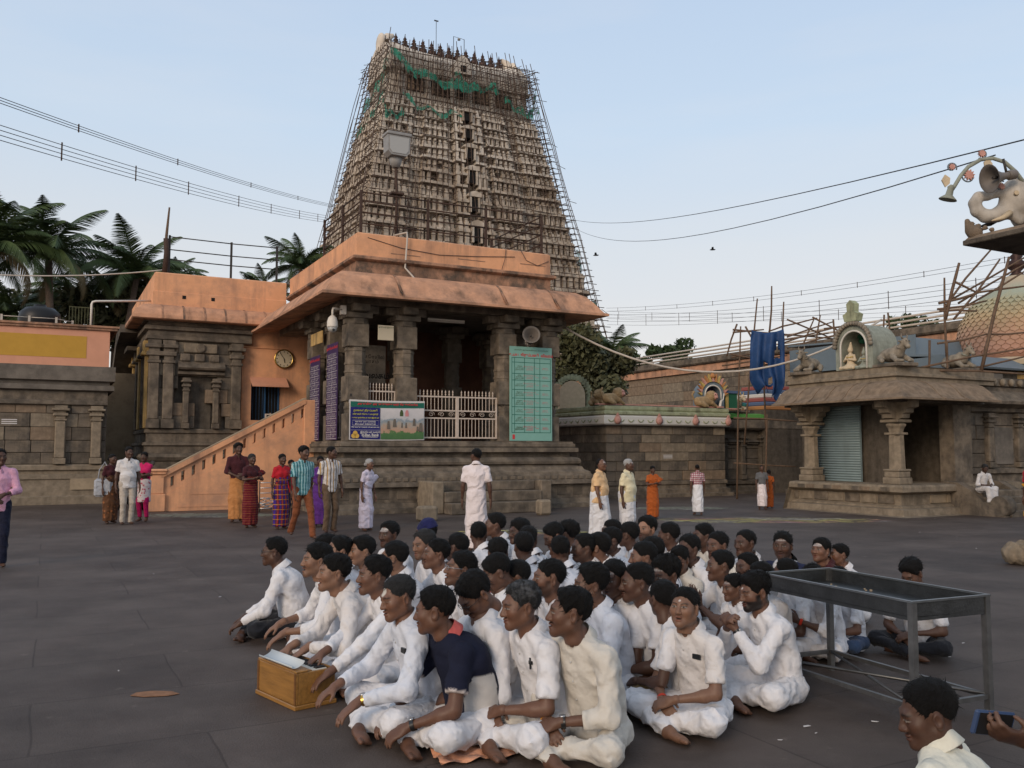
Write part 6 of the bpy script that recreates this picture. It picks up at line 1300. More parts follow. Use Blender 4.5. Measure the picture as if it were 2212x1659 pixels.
def hair_parts(sp, rs, h):
    st = sp.get('hair', 'short'); th = sp.get('hth', rs.uniform(.007, .015)); yy, zz = HAIRCUT[st]
    if st == 'bald': th = .004
    nzl = folds(rs.randint(9999), .0022 + th * .16, .045, (1, 1, .8), .2); nz2 = folds(rs.randint(9999), .0016, .011, (1, 1, 1), .3)
    jag = folds(rs.randint(9999), .010, .035, (1, .5, .5), .3)
    w = sp.get('hw', 1.0); part = rs.uniform(-.03, .03); qf = sp.get('quiff', rs.uniform(0, .6))
    S = Solid(); S.ell((0, .018, .04), (.077 * w, .094, .084))
    def f(p, d):
        zc = np.interp(p[:, 1], yy, zz).astype(F32) + .012 * np.abs(p[:, 0]) / .07 * (p[:, 1] < -.05) * (-1)
        gap = p[:, 2] - zc + jag(p)
        t = th * np.clip(gap / .045, .06, 1) * (.30 + .95 * np.clip((p[:, 2] + .0) / .11, 0, 1)) + qf * .014 * np.exp(-((p[:, 1] + .07) / .03) ** 2) * np.clip(gap / .02, 0, 1)
        dd = d - t + nzl(p) * np.clip(gap / .02, 0.2, 1) + nz2(p)
        return np.maximum(dd, (-gap + nz2(p) * 2.2) * .75)
    S.fn(f)
    if sp.get('bun'):
        S.ball((0, .125, .0), .04, .015)
    if sp.get('plait'):
        S.cap((0, .105, -.03), (0, .10, -.30), .022, .015, .02)
    V, Q = nets(S, (-.12, -.15, -.33 if sp.get('plait') else -.125), (.12, .18 if sp.get('bun') else .15, .165), h)
    return V, Q
def hand_parts(W, fd, nrm, side, curl, h, spread=.0, sk=(.1, .05, .03)):
    """hand from the wrist W: fingers along fd, palm facing nrm, thumb on the side 'side'; curl one angle or four"""
    f, n = unit(fd), np.asarray(nrm, F32); n = unit(n - f * float(n @ f)); s = unit(side); s = unit(s - f * float(s @ f) - n * float(s @ n))
    W = np.asarray(W, F32); S = Solid()
    S.cap(W - f * .03, W + f * .012, .027, .026)
    Rm = np.stack([s, f, n], 1)
    S.ell(W + f * .05, (.041, .052, .016), .02, Rm)
    cu = [curl] * 4 if np.isscalar(curl) else curl
    for i, (o, ln) in enumerate(((.029, .070), (.010, .079), (-.010, .073), (-.028, .058))):
        b = W + f * (.088 - abs(o) * .25) + s * o; a = 0.0
        d0 = unit(f + s * o * (3 + spread * 25))
        for q, fr_ in enumerate((.45, .31, .24)):
            a += cu[i] * (.75 if q == 0 else 1.0)
            d = d0 * math.cos(a) + n * math.sin(a); e = b + d * ln * fr_
            S.cap(b, e, .0093 - q * .0009, .0086 - q * .0009, .006 if q else .012); b = e
    b = W + f * .022 + s * .024; c0 = np.mean(cu)
    d = unit(f * .62 + s * .75 + n * (.25 + .4 * c0)); e = b + d * .042; S.cap(b, e, .0135, .0105, .015)
    d = unit(f * .9 + s * (.25 - .5 * c0) + n * (.3 + .5 * c0)); S.cap(e, e + d * .034, .0102, .0078, .005)
    L = np.stack([W - .13, W + .13]); lo = W + f * .06 - .125; hi = W + f * .06 + .125
    V, Q = nets(S, lo, hi, h)
    C = np.tile(np.array(sk, F32) * .92, (len(V), 1)); pal = np.clip((V - (W + f * .05)) @ n / .012 - .2, 0, 1)[:, None]
    return V, Q, C * (1 - .35 * pal) + pal * .35 * np.array((.24, .14, .10), F32)
def ik(S_, T_, l1, l2, pole):
    S_, T_ = np.asarray(S_, F32), np.asarray(T_, F32); d = T_ - S_; D = float(np.linalg.norm(d)); u = d / (D + 1e-9)
    if D > (l1 + l2) * .995: T_ = S_ + u * (l1 + l2) * .995; D = (l1 + l2) * .995
    a = (l1 * l1 - l2 * l2 + D * D) / (2 * D); hh = math.sqrt(max(0, l1 * l1 - a * a))
    p = np.asarray(pole, F32); p = unit(p - u * float(p @ u))
    return S_ + u * a + p * hh, T_
def merge(parts):
    V, Q, C, o = [], [], [], 0
    for v, q, c in parts:
        V.append(v); Q.append(q + o); C.append(c); o += len(v)
    return np.concatenate(V), np.concatenate(Q), np.concatenate(C)
def cloth_mat(name, col, rough=.85, kind=None, **kw):
    if name in MATS: return MATS[name]
    m = mat(name, col, rough, noise=.07, nscale=9, bump=.3, bscale=34, spec=.15, sheen=.1, **kw)
    n, l = m.node_tree.nodes, m.node_tree.links; bp = [x for x in n if x.type == 'BUMP'][0]     # crumpled creases under the fine weave
    tc = n.new('ShaderNodeTexCoord'); wv = n.new('ShaderNodeTexWave'); wv.bands_direction = 'DIAGONAL'; l.new(tc.outputs['Object'], wv.inputs['Vector'])
    for k_, v_ in (('Scale', 3.2), ('Distortion', 7.5), ('Detail', 3), ('Detail Scale', 1.6)): wv.inputs[k_].default_value = v_
    b2 = n.new('ShaderNodeBump'); b2.inputs['Strength'].default_value = .55; b2.inputs['Distance'].default_value = .022; l.new(wv.outputs['Fac'], b2.inputs['Height']); l.new(b2.outputs[0], bp.inputs['Normal'])
    return m
mat('skin', (0.1, 0.05, 0.03), .48, attr='Col', noise=.10, nscale=60, bump=.12, bscale=220, spec=.35)
mat('hair', (0.0075, 0.0065, 0.006), .62, noise=.35, nscale=220, bump=.8, bscale=260, spec=.16, nmul=(1, .35, .35))
mat('grey_hair', (0.035, 0.034, 0.034), .6, noise=.5, nscale=160, bump=.9, bscale=300, spec=.2)
mat('white_hair', (0.42, 0.41, 0.40), .6, noise=.3, nscale=160, bump=.9, bscale=300, spec=.2)
def patch_check(m, kind):
    """woven checks and stripes for patterned shirts"""
    n, l = m.node_tree.nodes, m.node_tree.links; b = n['Principled BSDF']
    tc = n.new('ShaderNodeTexCoord'); sp = n.new('ShaderNodeSeparateXYZ'); l.new(tc.outputs['Object'], sp.inputs[0])
    def band(out, f, duty, cx):
        a = n.new('ShaderNodeMath'); a.operation = 'MULTIPLY'; a.inputs[1].default_value = f; l.new(out, a.inputs[0])
        fr = n.new('ShaderNodeMath'); fr.operation = 'FRACT'; l.new(a.outputs[0], fr.inputs[0])
        lt = n.new('ShaderNodeMath'); lt.operation = 'LESS_THAN'; lt.inputs[1].default_value = duty; l.new(fr.outputs[0], lt.inputs[0])
        mx = n.new('ShaderNodeMix'); mx.data_type = 'RGBA'; l.new(lt.outputs[0], mx.inputs[0])
        src = b.inputs['Base Color'].links[0].from_socket; l.new(src, mx.inputs[6]); mx.inputs[7].default_value = (*cx, 1); l.new(mx.outputs[2], b.inputs['Base Color'])
    for ax, f, duty, cx in kind: band(sp.outputs[ax], f, duty, cx)
    return m
NPEOPLE = [0, 0]
def person(sp):
    """one figure: body (skin, one mesh) with hair and clothing as its children under an empty on the ground"""
    t0 = time.time()
    rs = np.random.RandomState(sp.get('seed', 7)); sit = sp.get('sit', True); s = sp.get('s', 1.0) * (1.05 if sit == True else 1.0)
    det = sp.get('det', 1)                         # 0 near, 1 middle, 2 far
    hh, hb, hc, hl, hx, ha = [(.0049, .020, .0128, .0150, .0070, .0078), (.0085, .027, .024, .032, .0108, .0125), (.0105, .026, .024, .025, .013, .016)][det]; _ = [(.0036, .009, .0098), (.0052, .013, .018), (.0075, .016, .019)][det]
    lean = R(sp.get('lean', 14)); bulk = sp.get('bulk', 1.0); side = R(sp.get('sway', 0))
    def sd(a): return A3(math.sin(side), -math.sin(a), math.cos(a))
    if sit == True:
        pel = A3(0, 0, .105)
        waist = pel + .175 * sd(lean * .5); chest = waist + .18 * sd(lean * 1.0); nb = chest + .155 * sd(lean * 1.35)
    elif sit == 'chair':
        pel = A3(0, 0, .10); waist = pel + .175 * sd(lean * .5); chest = waist + .18 * sd(lean); nb = chest + .155 * sd(lean * 1.35)
    else:
        pel = A3(0, 0, .93); waist = pel + .16 * sd(lean * .3); chest = waist + .17 * sd(lean * .6); nb = chest + .185 * sd(lean)
    hy, hpit = R(sp.get('hy', 0)), R(sp.get('hp_', 0))
    neck_up = unit(sd(lean * 1.35 if sit else lean) + A3(math.sin(hy) * .15, -.18 - max(0, -math.sin(hpit)) * -.0 , .35))
    hcn = nb + neck_up * sp.get('neck', .137) + A3(0, -.012 + .05 * math.sin(hpit), 0)
    HR = frame_rot(hy, hpit, R(sp.get('roll', 0)))
    # placement
    hs = sp.get('hs', 1.0)
    top = hcn + HR @ A3(0, .02, .135) * hs
    if sit == True: s = sp.get('H', .89 * s) / float(top[2])
    rz = R(sp.get('rz', -68)); ca, sa = math.cos(rz), math.sin(rz)
    if 'feet' in sp:
        s = sp['Hs'] / float(top[2]); fp = at_z(sp['hp'][0], sp['feet']); loc = Vector((fp[0] - s * (ca * top[0] - sa * top[1]), fp[1], 0))
    elif 'at' in sp: loc = Vector((*sp['at'], sp.get('z', 0.0)))
    else:
        tp = at_z(sp['hp'][0], sp['hp'][1], float(top[2]) * s + sp.get('z', 0.0))
        loc = Vector((tp[0] - s * (ca * top[0] - sa * top[1]), tp[1] - s * (sa * top[0] + ca * top[1]), sp.get('z', 0.0)))
    X = A3(1, 0, 0); ty = R(sp.get('twist', 0)); XS = A3(math.cos(ty), math.sin(ty), 0)
    shw = .172 * (0.95 + .05 * bulk) * (0.88 if sp.get('fem') else 1)
    sh = {q: nb + XS * q * shw + A3(0, 0, -.078) for q in (-1, 1)}
    fem = sp.get('fem')
    skc = np.array(SKIN[sp['skin']], F32) * sp.get('tone', 1.0)
    # legs
    if sit == True:
        ko, kh = sp.get('ko', .30), sp.get('kh', .125)
        kn = {1: A3(ko, -.31, kh), -1: A3(-ko, -.31, kh + sp.get('kr', 0))}
        an = {1: A3(-.07, -.35, .07), -1: A3(.10, -.44, .055)}
        fd = {1: unit((-1, -.10, -.05)), -1: unit((1, -.05, -.05))}
        if sp.get('kneeup'): kn[1] = A3(.17, -.36, .40); an[1] = A3(.12, -.42, .06); fd[1] = unit((.1, -1, -.1))
        hip = {q: pel + A3(q * .09, 0, 0) for q in (-1, 1)}
    elif sit == 'chair':
        kn = {q: A3(q * .13, -.42, .12) for q in (-1, 1)}; an = {q: A3(q * .10, -.46 + .02 * q, -.34) for q in (-1, 1)}; fd = {q: unit((0, -1, -.15)) for q in (-1, 1)}
        hip = {q: pel + A3(q * .09, 0, 0) for q in (-1, 1)}
    else:
        hip = {q: pel + A3(q * .09, 0, -.02) for q in (-1, 1)}; wk = sp.get('walk', 0.0)
        an = {1: A3(.085, -wk, .075), -1: A3(-.085, wk, .075 + (.05 if wk > .15 else 0))}
        kn = {q: ik(hip[q], an[q], .43, .42, (q * .05, -1, 0))[0] for q in (-1, 1)}
        fd = {q: unit((q * .25, -1, -.12)) for q in (-1, 1)}
    # arms
    mode = sp.get('hands', 'lap'); tg, pole, ff, nn_, cu = {}, {}, {}, {}, {}
    for q in (-1, 1):
        pole[q] = A3(q * .8, .4, -.6); cu[q] = .45
        if sit:
            if mode == 'lap': tg[q] = A3(q * .055, -.33 - (.03 if q > 0 else 0), .20 + .015 * q); ff[q] = (-q * .85, -.45, -.35); nn_[q] = (-q * .2, .5, -.7)
            elif mode == 'knees': tg[q] = A3(q * .25, -.33, .215); ff[q] = (q * .1, -.85, -.5); nn_[q] = (0, -.3, -1)
            elif mode == 'reach': tg[q] = A3(q * .19, -.47, .235); ff[q] = (q * .05, -.9, -.55); nn_[q] = (0, .3, -1); cu[q] = .3
            elif mode == 'ankles': tg[q] = A3(q * .13 - .02, -.44, .15); ff[q] = (-q * .3, -.8, -.45); nn_[q] = (-q * .3, .4, -.8); cu[q] = .5
            elif mode == 'namaste': tg[q] = nb + A3(q * .03, -.26, -.16); ff[q] = (-q * .05, -.45, .9); nn_[q] = (-q, 0, 0); cu[q] = .05; pole[q] = A3(q * .9, 0, -.7)
            elif mode == 'clasp': tg[q] = nb + A3(q * .045, -.25, -.09); ff[q] = (-q * .62, -.25, .62); nn_[q] = (-q, .35, -.1); cu[q] = .75; pole[q] = A3(q * .5, -.2, -1)
            elif mode == 'clap': tg[q] = nb + A3(q * .07, -.33, -.22); ff[q] = (-q * .1, -.8, .5); nn_[q] = (-q, 0, .1); cu[q] = .15; pole[q] = A3(q * .8, .2, -.8)
            elif mode == 'chair': tg[q] = A3(q * .07, -.30, .22); ff[q] = (-q * .8, -.5, -.2); nn_[q] = (0, .2, -1)
        else:
            if mode in ('lap', 'side'): tg[q] = sh[q] + A3(q * .07, (-.05 if q > 0 else .0) + q * sp.get('walk', 0) * .6, -.53); ff[q] = (0, -.15, -1); nn_[q] = (-q, .0, 0); pole[q] = A3(q * .5, 1, 0); cu[q] = .3
            elif mode == 'front': tg[q] = pel + A3(q * .07, -.24, .10 + .02 * q); ff[q] = (-q * .8, -.3, -.5); nn_[q] = (0, 1, -.3); cu[q] = .4
            elif mode == 'cross': tg[q] = chest + A3(-q * .12, -.17, -.06 + .05 * q); ff[q] = (-q, .1, .0); nn_[q] = (0, 1, 0); cu[q] = .3
            elif mode == 'hold': tg[q] = waist + A3(q * .05, -.29, .05); ff[q] = (-q * .5, -.8, .1); nn_[q] = (-q * .2, 0, 1); cu[q] = .5
            elif mode == 'phone': tg[q] = (chest + A3(-.02, -.36, .14)) if q > 0 else sh[q] + A3(q * .05, 0, -.52); ff[q] = (-.3, -.6, .7) if q > 0 else (0, 0, -1); nn_[q] = (-1, 0, .2); cu[q] = .6
    for q, o in sp.get('tg', {}).items(): tg[q] = A3(*o)
    for q, o in sp.get('tgw', {}).items():           # a point of the courtyard the hand reaches for
        dx, dy = (o[0] - loc.x) / s, (o[1] - loc.y) / s; tg[q] = A3(ca * dx + sa * dy, -sa * dx + ca * dy, (o[2] - loc.z) / s)
    for q, o in sp.get('ff', {}).items(): ff[q] = o
    for q, o in sp.get('nn', {}).items(): nn_[q] = o
    for q, o in sp.get('cu', {}).items(): cu[q] = o
    ew = {}
    for q in (-1, 1): ew[q] = ik(sh[q], tg[q], .285, .255, pole[q])
    # ---- skin
    feet_ = []
    B = Solid(); am = .93 + .1 * (bulk - 1)
    if fem: am *= .86
    B.cap(pel + A3(0, 0, .02), nb, .07, .06)
    B.cap(nb - A3(0, 0, .03), hcn + HR @ A3(0, .012, -.05), .058 * (.9 + .1 * bulk) * (.85 if fem else 1), .05 * (.85 if fem else 1), .03)
    for q in (-1, 1):
        B.cap(nb - A3(0, 0, .04), sh[q], .045, .048 * am, .03)
        B.cap(sh[q], ew[q][0], .05 * am, .040 * am, .02); B.cap(ew[q][0], ew[q][1], .040 * am, .0265 * am, .02)
        m_ = ew[q][0] * .72 + ew[q][1] * .28; B.ball(m_, .041 * am, .03)
        B.cap(hip[q], kn[q], .06, .05, .03); B.cap(kn[q], an[q], .048, .034, .02)
        fdq = fd[q]; up = A3(0, 0, 1) if not sit or sit == 'chair' else unit(A3(0, .35, .9)); sx = np.cross(fdq, up)
        zc = A3(0, 0, -.03) if not sit else A3(0, 0, -.018)
        FS = B if det else Solid()
        if not det: FS.cap(an[q] + (kn[q] - an[q]) * .12, an[q], .034, .033)
        FS.ball(an[q] - fdq * .035 + zc, .032, .02)
        Rm = np.stack([unit(sx), fdq, unit(np.cross(unit(sx), fdq))], 1)
        FS.ell(an[q] + fdq * .055 + zc * 1.05, (.043, .078, .028), .025, Rm)
        for i in range(5):
            b0 = an[q] + fdq * (.118 - .008 * abs(i - 1) * (1 if i > 1 else .5)) + sx * (.034 - .0165 * i) + zc * 1.2
            FS.cap(b0, b0 + fdq * (.032 if i == 0 else .022), .0135 if i == 0 else .0098, None, .005)
        if not det: feet_.append(nets(FS, an[q] - .19, an[q] + .19, .0072))
    allp = np.array([pel, nb, hcn] + [x for q in (-1, 1) for x in (sh[q], ew[q][0], ew[q][1], kn[q], an[q], an[q] + fd[q] * .17)])
    lo, hi = allp.min(0) - .1, allp.max(0) + .1
    V, Q = nets(B, lo, hi, hb)
    parts = [(V, Q, np.tile(skc * .95, (len(V), 1)))] + [(v, q_, np.tile(skc * .9, (len(v), 1))) for v, q_ in feet_]
    v, q_, c = head_parts({**sp, 'tone': sp.get('tone', 1.0)}, rs, hh)
    parts.append((v @ HR.T * hs + hcn, q_, c))
    for q in (-1, 1):
        f_ = unit(ff[q])
        v, q_, c = hand_parts(ew[q][1] + f_ * .012, f_, nn_[q], np.cross(nn_[q], f_) * (q) , cu[q], ha, .02, skc)
        parts.append((v, q_, c))
    V, Q, C = merge(parts)
    root = thing('person', sp['label'], 'person', loc, rz, sp.get('group', 'people seated in rows' if sit == True else 'people standing in the courtyard'), s)
    body = link('body', np_mesh('body', V, Q, None, C), 'skin', root)
    # ---- hair
    if sp.get('hair', 'short') != 'none':
        v, q_ = hair_parts(sp, rs, hx)
        v = v @ HR.T * hs + hcn
        # loose locks that break the outline
        T_ = None; nl = [700, 340, 120][det]
        if sp.get('hair') != 'bald':
            e1, e2 = v[q_[:, 1]] - v[q_[:, 0]], v[q_[:, 3]] - v[q_[:, 0]]; nn = np.cross(e1, e2); nn /= np.linalg.norm(nn, axis=1)[:, None] + 1e-12
            c_ = v[q_].mean(1); pick = rs.choice(len(c_), min(nl, len(c_)), False); c_, nn = c_[pick], nn[pick]; out = c_ - hcn; keep = (nn * out).sum(1) > .3 * np.linalg.norm(out, axis=1); c_, nn = c_[keep], nn[keep]
            cd = HR @ A3(rs.uniform(-.5, .5), rs.choice([-.7, .9]), -.5); cd = cd - nn * (nn @ cd)[:, None] + rs.normal(size=nn.shape) * .35; cd /= np.linalg.norm(cd, axis=1)[:, None] + 1e-9
            ln = (rs.uniform(.010, .034, len(c_)) * (.6 + sp.get('hth', .016) * 25))[:, None]; sd2 = np.cross(nn, cd) * .003; k0 = len(v)
            v = np.concatenate([v, np.stack([c_ - sd2, c_ + sd2, c_ + cd * ln + nn * ln * rs.uniform(.1, .5, (len(c_), 1))], 1).reshape(-1, 3)]); T_ = k0 + np.arange(3 * len(c_)).reshape(-1, 3)
        link('hair', np_mesh('hair', v, q_, T_), sp.get('hmat', 'hair'), root)
    # ---- shirt
    sl = sp.get('sleeve', 'short'); off = .017; fa = sp.get('fold', 1.0)
    if sp.get('top', 'shirt') != 'none':
        S = Solid(); bw = bulk * (.9 if fem else 1)
        S.ecap(pel + A3(0, .0, -.02 if sit else -.10), waist, X, .165 * bw, .125 * bw, .155 * bw, .118 * bw, .03)
        S.ecap(waist, chest, XS, .155 * bw, .118 * bw, .172 * bw, .120 * (.6 + .4 * bw), .04)
        S.ecap(chest, nb - A3(0, 0, .05), XS, .172 * bw, .118 * (.6 + .4 * bw), .11, .078, .04)
        if sp.get('belly'): S.ell(waist + A3(0, -.06, -.02), (.16 * bw, .12, .14), .05)
        if fem and sp.get('bust', 1): 
            for q in (-1, 1): S.ell(chest + A3(q * .075, -.075, -.01), (.06, .055, .06), .05)
        ends = []
        for q in (-1, 1):
            S.cap(nb - A3(0, 0, .045), sh[q] - A3(0, 0, .005), .055, .054 * am + .006, .04)
            e, w_ = ew[q]
            if sl == 'short':
                en = sh[q] + (e - sh[q]) * sp.get('slen', .74); S.cap(sh[q], en, .056 * am + .005, .062 * am + .007, .03); ends.append((en, unit(e - sh[q]), .05, sh[q]))
            elif sl in ('long', 'rolled'):
                tt = .93 if sl == 'long' else sp.get('slen', .45)
                en = e + (w_ - e) * tt
                S.cap(sh[q], e, .057 * am + .005, .053 * am + .006, .03); S.cap(e, en, .053 * am + .006, .036 + (.012 if sl == 'rolled' else .002), .03); ends.append((en, unit(w_ - e), .06, e))
        fo = folds(rs.randint(9999), .0100 * fa, .17, (1, 1, .55), .85); fo2 = folds(rs.randint(9999), .0055 * fa, .06, (1, 1, .6), .85)
        fo = limb_folds([(pel, waist, 6, 1.4), (waist, chest + A3(0, 0, .05), 5, 1.0)] + [(sh[q], ew[q][0], 2, 2.6) for q in (-1, 1)] + [(ew[q][0], ew[q][1], 2, 3.0) for q in (-1, 1)], rs.randint(9999), .017 * fa)
        bends = [waist + A3(0, -.08, 0), pel + A3(0, -.05, .05)] + [ew[q][0] for q in (-1, 1)] + [sh[q] + A3(0, 0, -.09) for q in (-1, 1)]
        def wr(p, d):
            a = np.full(len(p), .5, F32)
            for c_ in bends: a += .9 * np.exp(-((p - c_) ** 2).sum(1) / .010)
            w_ = fo(p) * np.minimum(a, 1.3) + fo2(p) * .5; return d + np.where(w_ > 0, w_ * .55, w_ * .8) - .002
        S.fn(wr)
        for (en, dr, rr, o_) in ends:
            def endcut(p, d, en=en, dr=dr):
                q0 = p - en; t_ = q0 @ dr; near = (np.sqrt(np.maximum((q0 * q0).sum(1) - t_ * t_, 0)) < .085) & (t_ < .13)
                return np.where(near, np.maximum(d, t_ + .004), d)
            S.fn(endcut)
        nd = unit(neck_up); fr_ = A3(math.sin(ty), -math.cos(ty), 0)
        S.cut(); S.cap(nb + nd * .012, nb + nd * .14, .054, .075, .006)
        if sp.get('vneck', 1): S.cut(); S.cap(nb + fr_ * .06 - A3(0, 0, .0), nb + fr_ * .105 - A3(0, 0, .075 * sp.get('vneck', 1)), .034, .008, .006)
        if sit == True: S.plane((0, 0, .006), (0, 0, -1))
        else: S.plane(pel + A3(0, 0, (-.16 if sit else -.02)) if sit else pel + A3(0, 0, sp.get('hem', -.13)), (0, 0, -1))
        P_ = np.array([pel, nb, waist, chest] + [sh[q] for q in (-1, 1)] + [x for q in (-1, 1) for x in (ew[q][0], ew[q][1])])
        V, Q = nets(S, P_.min(0) - .22 * max(1, bulk), P_.max(0) + .16, hc)
        shirt = link(sp.get('topname', 'shirt'), np_mesh('shirt', V, Q, None, sp['tcol'](V, dict(nb=nb, waist=waist, sh=sh, ew=ew)) if 'tcol' in sp else None), sp.get('tmat', 'white_cotton'), root)
        # collar, placket, pocket
        if sp.get('collar', 1):
            cm = MB(); n_ = 22; rows = []
            zx = unit(np.cross(XS, nd)) * -1           # towards the front
            if zx @ fr_ < 0: zx = -zx
            for i in range(n_ + 1):
                a = .30 + (2 * PI - .6) * i / n_; fwd = math.cos(a); sd_ = math.sin(a)
                tip = max(0, 1 - min(i, n_ - i) / 4.0)
                r0 = .060 + .004 * abs(sd_); up_ = .034 - .036 * (fwd * .5 + .5)
                ti = nb + XS * sd_ * r0 + zx * fwd * r0 * 1.04 + nd * (up_ + .018)
                r1 = r0 + .028 + .014 * tip; dn = up_ - .034 - .046 * tip
                bo = nb + XS * sd_ * (r1 + .012 * tip) + zx * fwd * (r1 * 1.04 + .008 * tip) + nd * dn
                rows.append((ti, bo, bo * .985 + nb * .015 - nd * .004, nb + XS * sd_ * (r0 - .004) + zx * fwd * (r0 - .004) + nd * (up_ - .03)))
            V_ = [p for r_ in rows for p in r_]
            F_ = [(i * 4 + k, i * 4 + 4 + k, i * 4 + 4 + k + 1, i * 4 + k + 1) for i in range(n_) for k in range(3)]
            cm.add(V_, F_, True); cm.build('collar', sp.get('cmat', sp.get('tmat', 'white_cotton')), shirt)
            if det == 0 and sp.get('buttons', 1):
                ts = np.linspace(.02, .34, 4)
                for i, t_ in enumerate(ts):
                    base = nb + (waist - nb) * (t_ / .34) + fr_ * .02
                    d = S
                    lo_, hi_ = .02, .28
                    st = np.array([base + fr_ * u_ for u_ in np.linspace(lo_, hi_, 60)], F32); dv = d(st)
                    j = np.argmax(dv > 0); p0 = st[j]
                    MB().lathe([(.006, 0), (.006, .002), (.002, .0028)], tuple(p0), 8, 1).build('button', 'button_white', shirt)
            if sp.get('pocket') and det <= 1:
                base = chest + XS * .085 + A3(0, 0, -.01)
                st = np.array([base + fr_ * u_ for u_ in np.linspace(.0, .26, 70)], F32); p0 = st[np.argmax(S(st) > 0)]
                if sp['pocket'] == 'phone': MB().box(-.03, .03, -.008, .004, -.01, .022, .003).build('pocket_phone', 'black_plastic', shirt, Vector(p0), math.atan2(-fr_[0], -fr_[1]) * -1)
                else: MB().tube([(0, -.004, -.03), (0, -.006, .028)], .0055, 6).box(-.012, .014, -.008, .002, -.005, .012).build('pocket_pen', 'black_plastic', shirt, Vector(p0))
    # ---- lower garment
    low = sp.get('low', 'dhoti'); lm = sp.get('lmat', 'white_cotton')
    L = Solid(); fo = folds(rs.randint(9999), .0095 * fa, .17, (1, 1, .8), .85); fo2 = folds(rs.randint(9999), .0045 * fa, .06, (1, 1, 1), .85)
    if sit == True:
        lo_ = 1.0 if low == 'dhoti' else .88
        L.ell(pel + A3(0, .01, -.005), (.185 * bulk, .15 * bulk, .118), .03)
        for q in (-1, 1):
            L.cap(hip[q], kn[q], .098 * lo_, .078 * lo_, .05); ee = kn[q] + (an[q] - kn[q]) * (.86 if low == 'dhoti' else .93)
            L.cap(kn[q], ee, .078 * lo_, .058 * lo_, .05)
        if low == 'dhoti': L.ell((0, -.20, .075), (.24, .17, .055), .06)
        lf = limb_folds([(hip[q], kn[q], 4, 2.2) for q in (-1, 1)] + [(kn[q], an[q], 3, 2.4) for q in (-1, 1)], rs.randint(9999), .0165 * fa)
        L.fn(lambda p, d: d + lf(p) + fo2(p) * .45)
        L.plane((0, 0, .004), (0, 0, -1))
        P_ = np.array([pel] + [x for q in (-1, 1) for x in (kn[q], an[q])]); lo3, hi3 = P_.min(0) - .17, P_.max(0) + .24
    elif sit == 'chair' or low in ('trousers', 'shalwar'):
        rr = (.10, .075, .068, .066) if low == 'trousers' else (.105, .085, .075, .05)
        L.ell(pel + A3(0, .01, -.02), (.16 * bulk, .125 * bulk, .12), .03)
        for q in (-1, 1):
            L.cap(hip[q], kn[q], rr[0], rr[1], .03); L.cap(kn[q], an[q] + A3(0, 0, -.02), rr[2], rr[3], .03)
        if sit == 'chair':
            L.ecap((0, -.40, .10), (0, -.44, -.27), X, .19, .08, .21, .07, .05)
        lf = limb_folds([(hip[q], kn[q], 3, 3) for q in (-1, 1)] + [(kn[q], an[q], 3, 5) for q in (-1, 1)], rs.randint(9999), .009 * fa)
        L.fn(lambda p, d: d + lf(p) + fo2(p) * .7)
        for q in (-1, 1): L.fn(lambda p, d, e=an[q]: np.where(((p - e) ** 2).sum(1) < .03, np.maximum(d, (e - p) @ A3(0, 0, 1) - .03), d))
        P_ = np.array([pel] + [x for q in (-1, 1) for x in (kn[q], an[q])]); lo3, hi3 = P_.min(0) - .2, P_.max(0) + .2
    else:                                            # wrapped cloth, sari, kurta
        wk = abs(sp.get('walk', 0)); hz = sp.get('hemz', .07); fl = sp.get('flare', 1.0)
        L.ecap(pel + A3(0, .01, .04), A3(0, -.01, .5), X, .165 * bulk, .13 * bulk, .185 * fl, .16 + wk * .4, .04)
        L.ecap((0, -.01, .5), (0, 0, .0), X, .185 * fl, .16 + wk * .4, .17 * fl, .14 + wk * .75, .04)
        rs2 = rs.uniform(0, 6, 4); nf = 9 if low != 'kurta' else 5; fa2 = (.017 if low != 'kurta' else .008) * fa
        def pleat(p, d):
            an_ = np.arctan2(p[:, 0], -p[:, 1]); zt = np.clip((.95 - p[:, 2]) / .8, 0.1, 1)
            r_ = np.sin(an_ * nf + rs2[0] + 1.2 * np.sin(p[:, 2] * 4 + rs2[1])) * .6 + .4 * np.sin(an_ * (nf * 2 - 3) + rs2[2] + 2 * p[:, 2])
            dg = np.sin((p[:, 2] * 1.0 + an_ * .16) * 34 + rs2[3]) * .004 if low == 'sari' else 0
            return d + fa2 * zt * r_ + fo2(p) * .6 + dg
        L.fn(pleat); L.plane((0, 0, hz), (0, 0, -1)); L.plane(pel + A3(0, 0, .12), (0, 0, 1))
        lo3, hi3 = A3(-.33, -.5, .0), A3(.33, .5, 1.12)
    V, Q = nets(L, lo3, hi3, hl)
    lower = link({'dhoti': 'dhoti', 'trousers': 'trousers', 'sari': 'sari_skirt', 'kurta': 'tunic_skirt', 'shalwar': 'trousers'}[low], np_mesh('lower', V, Q), lm, root)
    if low == 'kurta':                               # trousers below the tunic
        S = Solid()
        for q in (-1, 1): S.cap(hip[q], kn[q], .085, .07, .02); S.cap(kn[q], an[q], .068, .05, .02)
        S.fn(lambda p, d: d + fo2(p)); S.plane((0, 0, .11), (0, 0, -1)); S.plane((0, 0, .6), (0, 0, 1))
        P_ = np.array([x for q in (-1, 1) for x in (kn[q], an[q], hip[q])]); V, Q = nets(S, P_.min(0) - .12, P_.max(0) + .12, hc)
        link('trousers', np_mesh('trousers', V, Q), sp.get('l2mat', 'white_cotton'), root)
